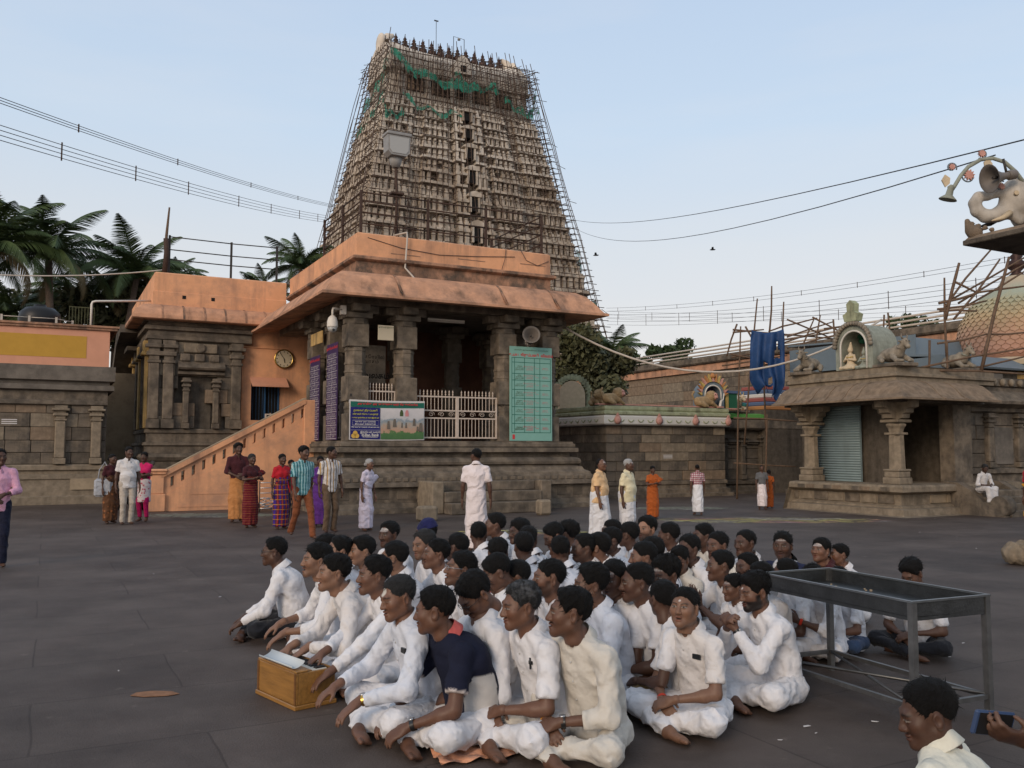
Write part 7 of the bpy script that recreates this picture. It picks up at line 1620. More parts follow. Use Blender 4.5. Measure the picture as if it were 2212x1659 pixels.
    if low == 'sari' or sp.get('shawl'):             # cloth end drawn over one shoulder
        S = Solid(); qs = sp.get('pallu', 1)
        if not sp.get('bag_only'):
            S.ecap(waist + A3(-qs * .10, -.10, -.02), nb + A3(qs * .10, -.055, -.04), unit((qs * .5, 0, -.8)), .11, .035, .08, .03, .03)
            S.ecap(nb + A3(qs * .11, .0, -.02), chest + A3(qs * .10, .12, -.12), X, .07, .03, .10, .03, .04)
            S.ecap(chest + A3(qs * .10, .13, -.12), pel + A3(qs * .12, .15, -.15), X, .10, .025, .10, .025, .04)
            S.ecap(waist + A3(-.07, .0, -.06), waist + A3(.07, .0, -.03), unit((0, .2, 1)), .07, .125 * bulk, .07, .125 * bulk, .03)
        S.fn(lambda p, d: d + fo(p) * .8 + fo2(p) * 1.5)
        V, Q = nets(S, pel + A3(-.35, -.35, -.35), nb + A3(.35, .3, .2), hc)
        link('sari_drape', np_mesh('drape', V, Q), sp.get('dmat', lm), root)
    # ---- small things worn
    if sp.get('glasses'):
        g = MB()
        def hp_(p): return HR @ A3(*p) * hs + hcn
        for q in (-1, 1):
            g.tube([hp_((q * .032 + .021 * math.cos(a), -.103 + .004 * abs(math.cos(a)), .008 + .015 * math.sin(a))) for a in np.linspace(0, 2 * PI, 13)], .0016, 5, False)
            g.tube([hp_((q * .053, -.099, .012)), hp_((q * .074, -.06, .012)), hp_((q * .08, .01, .012)), hp_((q * .078, .02, -.005))], .0016, 5)
        g.tube([hp_((-.011, -.105, .011)), hp_((.011, -.105, .011))], .0015, 5)
        g.build('spectacles', sp['glasses'] if isinstance(sp['glasses'], str) else 'black_plastic', root)
    for q, m_ in sp.get('watch', {}).items():
        e, w_ = ew[q]; ax_ = unit(w_ - e); c_ = w_ - ax_ * .022; g = MB()
        a_ = unit(np.cross(ax_, (0, 0, 1))); b_ = np.cross(ax_, a_)
        g.tube([c_ + ax_ * o_ for o_ in (-.011, .011)], [.0315, .0305], 14, False)
        st = g.build('wristwatch', m_, root)
        if det == 0 and m_ != 'thread': MB().tube([c_ - b_ * .026, c_ - b_ * .036], .017, 12).build('dial', 'steel', st)
    if sp.get('cap'):
        S = Solid(); S.ell((0, .02, .055), (.09, .108, .088), .02); S.ell((0, .03, .12), (.05, .06, .04), .05)
        cf = folds(3, .006, .04); S.fn(lambda p, d: d + cf(p)); S.plane((0, 0, .045), (0, .25, -1))
        v, q_ = nets(S, (-.13, -.15, -.05), (.13, .18, .2), .008)
        link('cap', np_mesh('cap', v @ HR.T * hs + hcn, q_), sp['cap'], root)
    NPEOPLE[0] += 1; NPEOPLE[1] += time.time() - t0
    sp['_root'], sp['_tg'], sp['_sh'] = root, ew, sh
    return root
# ---------------------------------------------------------------- cloths
for nm, c in (('white_cotton', (.68, .67, .69)), ('button_white', (.50, .49, .47)), ('cream_cotton', (.58, .54, .48)), ('bluish_white', (.60, .62, .68)), ('offwhite', (.63, .60, .59)), ('khaki', (.30, .21, .11)), ('charcoal', (.018, .019, .024)), ('denim', (.035, .062, .125)), ('navy', (.012, .014, .032)),
              ('maroon', (.055, .014, .018)), ('orange_cloth', (.46, .20, .07)), ('maroon_silk', (.12, .010, .018)), ('brown_sari', (.10, .045, .022)), ('pink_cloth', (.55, .02, .12)), ('floral', (.60, .52, .52)), ('magenta', (.36, .008, .09)), ('beige', (.44, .38, .32)), ('red_cloth', (.42, .015, .025)), ('multi_sari', (.08, .02, .05)), ('rust_trousers', (.20, .065, .028)), ('brown_trousers', (.13, .085, .055)), ('purple_cloth', (.10, .03, .20)),
              ('lilac', (.60, .54, .64)), ('pinkwhite', (.70, .62, .62)), ('peach', (.70, .46, .25)), ('pale_yellow', (.70, .62, .42)), ('orange_sari', (.36, .085, .018)), ('grey_shirt', (.12, .12, .125)), ('pink_shirt', (.62, .33, .45)), ('yellow_sari', (.55, .26, .02)), ('blue_cloth', (.02, .14, .26)), ('peach_cloth', (.66, .32, .19)), ('bag_grey', (.34, .35, .38)), ('navy_cap', (.015, .017, .075)), ('teal_check', (.05, .24, .27)), ('stripe_shirt', (.62, .58, .55)), ('plaid_red', (.60, .48, .48)), ('thread', (.5, .04, .02))):
    cloth_mat(nm, c)
patch_check(MATS['teal_check'], [('X', 38, .35, (.45, .55, .55)), ('Z', 38, .35, (.30, .48, .50)), ('X', 19, .25, (.01, .08, .10))]); patch_check(MATS['stripe_shirt'], [('X', 16, .32, (.16, .12, .09)), ('X', 8, .2, (.45, .28, .12)), ('X', 24, .12, (.12, .14, .2))]); patch_check(MATS['plaid_red'], [('X', 15, .3, (.26, .04, .06)), ('Z', 15, .3, (.26, .04, .06)), ('X', 30, .2, (.10, .05, .08))])
patch_check(MATS['maroon_silk'], [('Z', 18, .12, (.26, .10, .03))]); patch_check(MATS['multi_sari'], [('X', 22, .4, (.30, .03, .03)), ('X', 11, .25, (.04, .02, .22)), ('Z', 9, .15, (.35, .16, .03))]); patch_check(MATS['yellow_sari'], [('Z', 7, .3, (.35, .03, .02))])
def dots(m, col, sc):
    n, l = m.node_tree.nodes, m.node_tree.links; b = n['Principled BSDF']; tc = n.new('ShaderNodeTexCoord'); vo = n.new('ShaderNodeTexVoronoi'); vo.inputs['Scale'].default_value = sc; l.new(tc.outputs['Object'], vo.inputs['Vector']); r = ramp(n, [(.25, (1, 1, 1)), (.34, (0, 0, 0))]); l.new(vo.outputs['Distance'], r.inputs[0])
    mx = n.new('ShaderNodeMix'); mx.data_type = 'RGBA'; l.new(r.outputs[0], mx.inputs[0]); src = b.inputs['Base Color'].links[0].from_socket; l.new(src, mx.inputs[6]); mx.inputs[7].default_value = (*col, 1); l.new(mx.outputs[2], b.inputs['Base Color'])
dots(MATS['floral'], (.45, .10, .14), 14); dots(MATS['brown_sari'], (.26, .10, .04), 11)
mat('tinted_cloth', (.5, .5, .5), .85, attr='Col', noise=.06, nscale=9, bump=.3, bscale=26, spec=.15)
# ---------------------------------------------------------------- harmonium (placed first: hands reach for it)
HL, HN = at_z(556, 1498), at_z(634, 1534)
hd = (HN - HL) / np.linalg.norm(HN - HL); hrz = math.atan2(hd[1], hd[0])
hm = thing('harmonium', 'small varnished wooden harmonium with piano keys on the ground', 'harmonium', tuple(HL), hrz)
mat('varnish', (.30, .145, .035), .32, noise=.3, nscale=14, bump=.15, bscale=60, spec=.5, nmul=(.25, 3, 3)); mat('varnish_dark', (.16, .07, .02), .35, noise=.3, nscale=14, spec=.5, nmul=(.25, 3, 3)); mat('ivory', (.62, .58, .50), .35, spec=.5)
MB().box(-.012, .57, -.012, .30, 0, .03, .005).build('base', 'varnish', hm)
for nm, (x0, x1, y0, y1) in (('front_panel', (0, .56, 0, .018)), ('back_panel', (0, .56, .272, .29)), ('side_panel', (0, .018, .019, .271)), ('side_panel', (.542, .56, .019, .271))): MB().box(x0, x1, y0, y1, .031, .235, .003).build(nm, 'varnish', hm)
MB().box(.02, .54, .02, .27, .20, .215).build('reed_board', 'varnish_dark', hm); MB().box(.0, .56, .0, .09, .236, .25, .004).build('lid', 'varnish', hm)
for k in range(20): MB().box(.05 + k * .0235, .05 + k * .0235 + .022, .13, .25, .216, .232, .002).build('white_key', 'ivory', hm)
for k in range(19):
    if k % 7 not in (2, 6): MB().box(.066 + k * .0235, .066 + k * .0235 + .013, .175, .25, .2325, .243, .002).build('black_key', 'black_plastic', hm)
MB().box(.02, .54, .10, .125, .216, .24).build('key_rail', 'varnish', hm)
for x in (.012, .548): MB().box(x - .012, x + .012, -.004, -.0005, .032, .234).build('corner_batten', 'varnish_dark', hm)
pr = thing('paper_roll', 'pale blue-grey folded paper lying on the harmonium', 'paper', tuple(HL + hd * .08 + np.array([0, 0, .256])), hrz)
V, F = [], []
for i in range(13):
    a = -.2 + i / 12 * 3.4; 
    for x in (-.04, .44): V.append((x, .035 - .045 * math.cos(a) , .03 - .024 * math.sin(a + .6) + (.006 * x)))
for i in range(12): F.append((2 * i, 2 * i + 1, 2 * i + 3, 2 * i + 2))
mat('paper_blue', (.50, .54, .56), .7); o = MB().add(V, F, True).build('sheet', 'paper_blue', pr); o.modifiers.new('thick', 'SOLIDIFY').thickness = .003
hk = lambda x, z=.27, y=.16: tuple(HL + hd * x + np.array([-hd[1], hd[0], 0]) * y + np.array([0, 0, z]))
# ---------------------------------------------------------------- the seated singers
def navy_polo(V, J):
    C = np.tile(np.array((.012, .014, .030), F32), (len(V), 1)); e = np.full(len(V), 9., F32)
    for s_ in (-1, 1):
        a, b = J['sh'][s_], J['ew'][s_][0]; t = (V - a) @ (b - a) / ((b - a) @ (b - a)); q = V - a - np.clip(t, 0, 1)[:, None] * (b - a); rr = np.linalg.norm(q, axis=1); e = np.where(t > -.1, np.minimum(e, rr), e)
        C[(t > .66) & (rr < .09)] = (.50, .44, .42)
    fi = np.arctan2(V[:, 1] - J['waist'][1] + .03, np.abs(V[:, 0])); C[(V[:, 2] < J['nb'][2] - .20) & (np.abs(fi) < .5) & (e > .085)] = (.56, .53, .50)
    return C
def jacket(V, J):
    C = np.tile(np.array((.6, .6, .62), F32), (len(V), 1)); C[np.abs(V[:, 0]) > .10] = (.02, .025, .06); C[V[:, 1] > .03] = (.02, .025, .06); return C
CREAM, OFFW, BLW = dict(tmat='cream_cotton'), dict(tmat='offwhite'), dict(tmat='bluish_white')
seated = [
 # front row, nearest the harmonium
 dict(hp=(597, 1158), H=.91, skin='d', seed=1, det=0, lean=16, rz=-80, hy=-4, hp_=2, hands='ankles', sleeve='long', low='trousers', lmat='charcoal', glasses=1, chub=1, bulk=1.14, mouth=.004, mus=.4, beard=0, hair='short', hth=.008, watch={}, label='stout man in spectacles, white shirt and black trousers, far end of front row'),
 dict(hp=(692, 1172), skin='f', tone=.82, seed=2, det=0, lean=20, rz=-72, hy=6, hp_=-2, hands='reach', sleeve='rolled', slen=.5, mouth=.010, hair='full', hth=.016, beard=.25, mus=0, label='singing man with rolled white sleeves and outstretched hands, second in the front row'),
 dict(hp=(730, 1194), skin='f', tone=.85, seed=3, det=0, lean=22, rz=-66, hy=-2, hp_=-2, hands='reach', tgw={1: hk(.16, .30, .30), -1: hk(.02, .30, .26)}, sleeve='long', tmat='offwhite', mouth=.007, hair='full', beard=.15, mus=0, label='singing man in a long cream-white shirt leaning to the harmonium keys'),
 dict(hp=(815, 1200), skin='m', tone=.95, seed=4, det=0, lean=17, rz=-62, hy=-8, hp_=0, hands='reach', tgw={1: hk(.60, .20, .20), -1: hk(.40, .31, .30)}, sleeve='long', mouth=.012, hair='short', hth=.017, pocket='pen', beard=.1, mus=0, label='man with open mouth and a pen in his white shirt pocket, playing the harmonium'),
 dict(hp=(858, 1240), skin='m', tone=1.15, seed=5, det=0, lean=16, rz=-62, hy=4, hp_=12, hands='reach', sleeve='long', tmat='bluish_white', hair='short', hth=.007, hmat='grey_hair', tilak='patch', closed=1, mouth=.003, beard=.05, mus=0, pocket='phone', watch={1: 'gold'}, vneck=.6, label='grey-haired man with a white ash patch on his forehead and a gold watch'),
 dict(hp=(942, 1265), H=.905, skin='b', tone=1.25, seed=6, det=0, lean=22, rz=-62, hy=-34, hp_=6, hands='ankles', tmat='tinted_cloth', tcol=navy_polo, cmat='red_trim', bulk=1.24, hs=1.02, slen=.72, hair='short', hth=.013, chub=1, beard=.05, mus=0, watch={1: 'black_plastic', -1: 'steel'}, buttons=0, label='heavy man in a navy polo shirt with white panels, seated nearest on an orange cloth'),
 # second row
 dict(hp=(737, 1157), skin='f', tone=.8, seed=7, rz=-75, hy=15, hair='recede', tilak='dot', label='man with thinning hair and a forehead dot between two front-row singers'),
 dict(hp=(702, 1153), skin='d', seed=8, rz=-75, hy=20, hair='short', hp_=10, label='dark-haired man almost hidden behind the second front-row singer'),
 dict(hp=(787, 1156), skin='f', tone=.9, seed=9, rz=-70, hy=8, hair='full', beard=0, mus=0, mouth=.004, label='fair young man with a side fringe behind the harmonium singers'),
 dict(hp=(857, 1168), skin='f', tone=.75, seed=10, rz=-80, hy=-20, hair='full', glasses=1, label='man in thin spectacles with his face turned away, behind the grey-haired man'),
 dict(hp=(843, 1125), skin='d', seed=11, rz=-50, hy=15, hair='short', tilak='lines', mus=1, beard=.2, s=1.02, label='moustached man with three ash lines, at the back left of the group'),
 dict(hp=(917, 1143), skin='f', tone=.75, seed=12, rz=-65, hy=18, hair='recede', hmat='grey_hair', beard=.3, mus=0, s=1.02, hp_=6, label='older man with a receding hairline in front of the navy cap'),
 dict(hp=(924, 1124), skin='d', seed=13, rz=-80, hy=-10, hair='short', cap='navy_cap', label='man in a navy blue cap at the back of the group'),
 dict(hp=(950, 1162), skin='m', seed=14, det=0, rz=-66, hy=-6, hp_=-4, hands='namaste', sleeve='long', hair='full', beard=.05, mus=0, tilak='dot', pocket='pen', mouth=.004, label='young man with a raised palm and pen in pocket looking left'),
 dict(hp=(991, 1150), skin='d', seed=15, rz=-80, hy=-40, hair='short', label='man with his head turned away beside the young man with a raised palm'),
 dict(hp=(1006, 1189), skin='m', seed=16, det=0, rz=-66, hy=-6, hp_=-8, hair='full', glasses='steel', beard=.3, mouth=.008, label='young man in pale-framed spectacles with his chin lifted'),
 dict(hp=(1034, 1126), skin='d', seed=17, rz=-120, hy=-60, hair='short', label='man seen from behind with a round dark head of hair near the standing man'),
 dict(hp=(1074, 1107), skin='d', tone=1.3, seed=18, rz=-75, hy=-6, hp_=-3, s=1.04, hair='full', beard=0, mus=0, label='youth with eyes closed in profile, topmost of the group'),
 dict(hp=(1075, 1160), skin='d', seed=19, rz=-110, hy=-60, hp_=10, hair='short', tmat='red_cloth', label='man in a red collared shirt seen from behind'),
 dict(hp=(1060, 1197), skin='d', tone=1.2, seed=20, rz=-70, hy=-12, hp_=28, hair='full', beard=0, mus=0, label='youth looking down at his lap behind the bowed man'),
 dict(hp=(1119, 1207), skin='m', tone=.8, seed=21, rz=-75, hy=-12, hp_=0, hair='full', s=.95, beard=0, mus=0, label='boy with thick hair in profile behind the greying man'),
 dict(hp=(1002, 1242), skin='m', tone=.95, seed=22, det=0, rz=-58, hy=0, hp_=42, lean=20, hair='full', glasses=1, beard=.1, mus=0, sleeve='rolled', label='man in spectacles bowing his head in the second row'),
 dict(hp=(1127, 1255), skin='m', seed=23, det=0, rz=-60, hy=-10, hp_=6, lean=17, hair='short', hth=.016, hmat='half_grey', beard=.05, mus=.3, chub=.7, slen=.85, pocket='pen', bulk=1.08, label='man with grey-streaked hair and short white sleeves beside the navy polo'),
 dict(hp=(1240, 1268), H=.93, ko=.34, bulk=1.1, skin='m', tone=.85, seed=24, det=0, rz=-46, hy=-42, hp_=-2, lean=17, hair='recede', hth=.015, mus=1, beard=.15, sleeve='rolled', slen=.55, tmat='cream_cotton', lmat='cream_cotton', low='trousers', mouth=.005, watch={1: 'black_plastic', -1: 'orange_band'}, hs=1.02, label='moustached man in cream shirt and trousers with a wristwatch, seen in profile'),
 dict(hp=(1193, 1206), skin='m', seed=25, det=0, rz=-70, hy=-8, hp_=-2, hair='full', beard=.6, mus=.7, label='bearded young man with swept hair in the third row'),
 dict(hp=(1280, 1217), skin='m', tone=.8, seed=26, det=0, rz=-68, hy=-14, hp_=2, hair='short', hth=.02, tilak='dot', mus=.6, tmat='bluish_white', label='man with a trimmed moustache and forehead dot just behind the moustached profile'),
 dict(hp=(1379, 1212), skin='d', tone=1.1, seed=27, det=0, rz=-66, hy=-18, hp_=4, hair='short', hth=.006, mus=.9, beard=.1, bulk=1.15, low='trousers', lmat='khaki', slen=.66, hs=1.02, label='muscular man in a tight white polo and khaki trousers'),
 dict(hp=(1483, 1268), H=.85, skin='f', tone=.72, seed=28, det=0, rz=-50, hy=18, hp_=-10, lean=14, hair='full', tilak='dot', mus=.3, beard=.05, chub=.8, pocket='phone', slen=.8, tmat='offwhite', mouth=.006, watch={-1: 'thread'}, label='round-faced man looking up towards the camera with a phone in his shirt pocket'),
 dict(hp=(1628, 1235), H=.875, skin='m', tone=.95, seed=29, det=0, rz=-68, hy=-4, hp_=10, lean=18, hair='full', hth=.02, beard=.95, mus=1, hands='clasp', sleeve='long', tilak='dot', closed=1, watch={1: 'black_plastic'}, label='bearded man with hands clasped under his chin beside the steel table'),
 dict(hp=(1325, 1207), skin='d', tone=1.2, seed=30, rz=-55, hy=20, hp_=4, hair='full', tilak='line', beard=0, mus=0, mouth=.004, label='smiling youth with a forehead stripe behind the muscular man'),
 dict(hp=(1437, 1200), skin='d', tone=1.1, seed=31, det=0, rz=-66, hy=10, hp_=8, hair='full', hth=.022, tilak='line', beard=.1, mus=.4, mouth=.004, tmat='bluish_white', label='smiling hunched man with a broad forehead stripe'),
 dict(hp=(1394, 1168), skin='m', seed=32, rz=-75, hy=-10, hair='full', tilak='dot', label='young man in profile with layered hair, above the muscular man'),
 dict(hp=(1412, 1158), skin='d', seed=33, rz=-95, hy=-50, hair='full', label='dark head seen from behind, next to the layered-hair youth'),
 dict(hp=(1263, 1151), skin='d', tone=1.1, seed=34, rz=-70, hy=-4, hair='recede', beard=.4, mus=.8, tmat='offwhite', hp_=2, label='lean man with a high forehead near the middle of the group'),
 dict(hp=(1296, 1150), skin='m', seed=35, rz=-85, hy=-30, hair='full', label='man with sideburns turned away, right of the lean man'),
 dict(hp=(1322, 1138), skin='d', seed=36, rz=-75, hy=0, hair='short', beard=.4, label='bearded dark man above the lean man'),
 dict(hp=(1210, 1155), skin='d', seed=37, rz=-115, hy=-60, hair='full', tmat='bluish_white', label='youth seen from behind in a bluish-white shirt'),
 dict(hp=(1188, 1130), skin='m', seed=38, rz=-70, hy=0, hp_=26, hair='full', label='man with a forelock looking down near the back'),
 dict(hp=(1230, 1125), skin='m', seed=39, rz=-90, hy=-30, hair='full', hth=.024, label='man with bushy hair beside the one with a forelock'),
 dict(hp=(1132, 1149), skin='d', seed=40, rz=-110, hy=-55, hair='full', tmat='bluish_white', label='bearded youth seen from behind, right of the red collar'),
 dict(hp=(1124, 1122), skin='d', seed=41, rz=-70, hy=12, hair='full', hth=.026, glasses=1, label='curly-haired man in dark spectacles at the back'),
 dict(hp=(1141, 1136), skin='d', seed=42, rz=-125, hy=-60, hair='full', label='round black head just right of the curly-haired man'),
 dict(hp=(1324, 1121), skin='d', seed=43, rz=-80, hy=0, hair='full', tilak='line', label='youth in front of the yellow-shirted standing man'),
 dict(hp=(1361, 1127), skin='d', seed=44, rz=-90, hy=-35, hair='short', label='youth turned away below the pale yellow shirt'),
 dict(hp=(1400, 1115), skin='f', tone=1.15, seed=45, rz=-60, hy=14, hp_=-4, hair='short', hth=.02, beard=.5, mus=.5, s=1.03, label='fair bearded man facing the light at the back'),
 dict(hp=(1448, 1127), skin='d', seed=46, rz=-85, hy=-28, hair='full', label='youth in profile right of the fair bearded man'),
 dict(hp=(1490, 1153), skin='d', seed=47, rz=-65, hy=10, hair='short', label='dark youth with a shaven jaw beside the boys'),
 dict(hp=(1522, 1129), skin='d', seed=48, rz=-70, hy=-5, hair='full', tmat='cream_cotton', label='youth with a square fringe in a cream shirt at the back right'),
 dict(hp=(1466, 1179), skin='m', tone=.8, seed=49, rz=-55, hy=25, hp_=15, hair='full', s=.9, beard=0, mus=0, tmat='cream_cotton', label='small boy looking down between two smiling men'),
 dict(hp=(1552, 1146), skin='m', tone=.85, seed=50, rz=-65, hy=10, hair='full', beard=0, mus=0, tmat='cream_cotton', label='boy with a straight fringe and thick brows'),
 dict(hp=(1612, 1142), skin='d', seed=51, rz=-65, hy=6, hair='short', hth=.006, beard=0, mus=0, label='close-cropped dark youth sitting upright at the back right'),
 dict(hp=(1560, 1187), skin='m', tone=.75, seed=52, rz=-75, hy=-10, hair='short', hands='namaste', beard=0, mus=0, s=.95, tmat='offwhite', label='boy with palms pressed together before his chest'),
 dict(hp=(1616, 1193), skin='m', tone=.8, seed=53, rz=-70, hy=4, hair='short', beard=0, mus=0, s=.88, label='small boy in profile beside the steel table corner'),
 dict(hp=(1691, 1146), skin='d', seed=54, rz=-50, hy=20, hair='full', tilak='line', mouth=.004, beard=.4, mus=.5, tmat='tinted_cloth', tcol=jacket, sleeve='long', label='dark man in a navy and white jacket with a forehead stripe'),
 dict(hp=(1777, 1161), H=.84, skin='m', tone=1.1, seed=55, rz=-62, hy=10, hp_=-8, hair='full', tilak='lines', tmat='maroon', label='young man gazing up in a dark shirt above the steel table'),
 dict(hp=(1817, 1173), H=.78, skin='m', seed=56, rz=-75, hy=-8, hp_=-4, hair='full', label='man with thick hair just above the steel table tray'),
 dict(hp=(1434, 1251), skin='d', seed=57, rz=-100, hy=-60, hair='full', s=.92, label='black head of a boy squeezed between the polo and the round-faced man'),
 dict(hp=(1586, 1238), H=.74, skin='m', tone=.8, seed=58, rz=-68, hy=-4, hair='full', tilak='line', s=.93, beard=0, mus=0, hp_=4, label='boy with a white forehead stripe behind the clasped hands'),
 dict(hp=(1645, 1212), s=.9, skin='d', seed=59, rz=-70, hy=-20, hair='full', sleeve='short', slen=.9, label='man behind the bearded man, head at the steel table corner'),
 dict(hp=(1700, 1205), s=.86, skin='d', seed=60, rz=-75, hy=-50, hair='full', label='youth whose hair shows over the far rim of the steel table'),
 dict(hp=(1752, 1217), s=.82, lean=20, skin='d', seed=61, det=0, rz=-60, hy=0, hp_=10, hair='short', hands='clap', sleeve='rolled', slen=.35, watch={1: 'thread'}, label='man clapping with a red wristband, seen under the steel table'),
 dict(hp=(1812, 1222), H=.72, skin='m', seed=62, rz=-62, hy=0, hair='full', low='trousers', lmat='denim', slen=.8, label='man in a white shirt and blue jeans behind the steel table'),
 dict(hp=(1962, 1210), s=.84, lean=20, skin='m', tone=.7, seed=63, rz=-48, hy=-6, hp_=30, hair='full', hth=.022, low='trousers', lmat='charcoal', slen=.85, label='man in white shirt and black trousers sitting apart beyond the steel table'),
 # nearest the camera, lower right
 dict(hp=(1992, 1466), H=.82, bulk=1.22, neck=.115, hs=1.06, skin='d', seed=64, det=0, rz=-128, hy=28, hp_=16, hair='short', hth=.010, beard=.1, mus=.6, tmat='pale_cream', lean=14, label='dark man in a pale cream shirt bowing his head at the lower right corner', group='people at the lower right edge'),
]
cloth_mat('pale_cream', (.70, .68, .58)); cloth_mat('red_trim', (.50, .10, .09)); cloth_mat('orange_band', (.6, .25, .02)); mat('half_grey', (.028, .028, .029), .6, noise=.6, nscale=60, bump=.9, bscale=300, blotch=((.13, .13, .135), 14, .5, .62, .8))
for sp in seated:
    sp.setdefault('beard', 0.1) if sp['seed'] % 3 else None
    person(sp)
# person with a phone, cut by the right edge
ph = at_y(2146, 1562, 2.55)
sp = dict(at=(ph[0] + .40, ph[1] + .08), sit=False, hands='side', low='dhoti', skin='d', tone=.85, seed=70, det=0, rz=-90, hy=0, hp_=25, s=.95, tmat='blue_cloth', lmat='blue_cloth', slen=.35, tgw={1: (ph[0] + .10, ph[1] - .02, ph[2] - .045)}, ff={1: (.1, -1, .25)}, nn={1: (-.6, .1, .8)}, cu={1: .6}, label='person with a bare dark arm holding up a phone at the right edge', group='people at the lower right edge')
person(sp)
pt = thing('mobile_phone', 'blue mobile phone held in a hand at the lower right', 'phone', tuple(ph), R(20)); pt.rotation_euler = (R(12), R(8), R(14))
MB().box(-.07, .065, -.007, .007, -.036, .036, .006).build('casing', 'phone_blue', pt) if 'phone_blue' in MATS else (mat('phone_blue', (.035, .06, .13), .3, spec=.5), MB().box(-.07, .065, -.007, .007, -.036, .036, .006).build('casing', 'phone_blue', pt))
MB().box(-.058, .055, -.0085, -.0072, -.031, .031).build('screen', 'black_plastic', pt)
# ---------------------------------------------------------------- people standing and walking
def stand(hp, fy, **k):
    H = 1.7 * (fy - hp[1]) / (fy - 972.0)
    k.setdefault('det', 2 if fy < 1200 else 1); k.setdefault('lean', 2); k.setdefault('hands', 'side'); k.setdefault('beard', 0)
    person(dict(hp=hp, sit=False, feet=fy, Hs=H, **k))
stand((-9, 968), 1226, skin='d', seed=101, rz=30, hy=20, tmat='pink_shirt', sleeve='rolled', slen=.6, low='trousers', lmat='navy', hands='front', label='man in a pink shirt and navy trousers cut by the left edge')
stand((238, 980), 1131, skin='d', seed=102, rz=60, hy=10, fem=1, low='sari', lmat='brown_sari', dmat='brown_sari', tmat='maroon', hair='long', bun=1, collar=0, label='woman in a brown sari with a cloth bag on her shoulder')
stand((274, 965), 1133, skin='d', seed=103, rz=35, hy=15, tmat='offwhite', low='trousers', lmat='beige', bulk=1.12, belly=1, mus=1, label='stout moustached man in a white shirt and beige trousers')
stand((309, 976), 1127, skin='d', seed=104, rz=-5, hy=5, fem=1, low='kurta', lmat='floral', l2mat='magenta', tmat='pink_cloth', hemz=.48, flare=.85, hands='cross', hair='long', bun=1, collar=0, label='woman in a floral tunic and magenta trousers with folded arms')
stand((512, 957), 1128, skin='d', seed=105, rz=25, hy=10, tmat='maroon', sleeve='rolled', slen=.3, low='dhoti', lmat='orange_cloth', mus=1, hands='front', hth=.026, label='man in a maroon shirt and orange wrap before the stairs')
stand((541, 980), 1140, skin='d', seed=106, rz=40, hy=5, fem=1, low='sari', lmat='maroon_silk', dmat='maroon_silk', tmat='maroon', hair='long', hmat='grey_hair', bun=1, hands='hold', collar=0, label='old woman in a maroon silk sari with hands held out')
stand((607, 980), 1143, skin='d', seed=107, rz=40, hy=0, fem=1, low='sari', lmat='multi_sari', dmat='multi_sari', tmat='red_cloth', hair='long', plait=1, collar=0, label='woman in a red blouse and many-coloured sari with plaited hair')
stand((627, 993), 1128, skin='d', seed=108, rz=45, hy=0, tmat='red_cloth', low='trousers', lmat='navy', collar=0, label='child in a red t-shirt and dark trousers behind the striding man')
stand((653, 964), 1163, skin='d', tone=1.2, seed=109, rz=42, hy=12, tmat='teal_check', slen=.85, low='trousers', lmat='rust_trousers', walk=.27, hth=.026, label='young man in a teal checked shirt striding in rust trousers')
stand((690, 985), 1138, skin='d', seed=110, rz=20, fem=1, low='sari', lmat='purple_cloth', dmat='purple_cloth', tmat='purple_cloth', hair='long', collar=0, label='woman in purple mostly hidden behind the striped shirt')
stand((713, 964), 1150, skin='d', seed=111, rz=40, hy=35, tmat='stripe_shirt', slen=.8, low='trousers', lmat='brown_trousers', hth=.012, label='man in a vertically striped shirt and brown trousers')
stand((796, 991), 1147, skin='m', tone=.9, seed=112, rz=62, hy=0, fem=1, low='sari', lmat='lilac', dmat='lilac', tmat='lilac', hair='long', hmat='white_hair', bun=1, lean=9, collar=0, label='white-haired old woman in a pale lilac sari')
stand((1029, 968), 1192, skin='d', tone=1.1, seed=113, rz=176, hy=40, tmat='pinkwhite', low='dhoti', lmat='pinkwhite', slen=.8, hth=.010, label='man seen from behind in a pinkish white shirt and wrap before the steps')
stand((1298, 990), 1172, skin='m', tone=1.0, seed=114, rz=62, hy=0, tmat='peach', low='dhoti', lmat='white_cotton', hair='bald', glasses=1, tilak='lines', bulk=1.38, belly=1, walk=.16, slen=.8, label='bald stout man in a peach shirt and white wrap')
stand((1358, 991), 1168, skin='d', tone=1.1, seed=115, rz=58, hy=8, tmat='pale_yellow', low='dhoti', lmat='white_cotton', hair='short', hmat='white_hair', tilak='lines', bulk=1.38, belly=1, slen=.8, mus=.6, label='grey-haired man in a pale yellow shirt and white wrap')
stand((1411, 1006), 1121, skin='d', tone=1.1, seed=116, rz=10, fem=1, low='sari', lmat='orange_sari', dmat='orange_sari', tmat='orange_sari', hair='long', bun=1, hands='hold', collar=0, bulk=1.15, flare=1.1, hp_=15, label='woman in a rust orange sari with hands held before her')
stand((1508, 1003), 1113, skin='d', tone=1.2, seed=117, rz=182, hy=0, tmat='plaid_red', low='dhoti', lmat='white_cotton', hair='bald', walk=.12, hemz=.12, slen=.85, label='man in a red plaid shirt walking away')
stand((1647, 1005), 1101, skin='d', seed=118, rz=4, hy=0, tmat='grey_shirt', low='dhoti', lmat='pinkwhite', hair='bald', hp_=25, hemz=.14, walk=.08, collar=0, label='bald man in a grey shirt and pale wrap near the dark shrine')
stand((1663, 1015), 1098, skin='d', seed=119, rz=170, fem=1, low='sari', lmat='orange_sari', dmat='orange_sari', tmat='orange_sari', hair='long', bun=1, collar=0, label='woman in orange mostly hidden behind the bald man in grey')
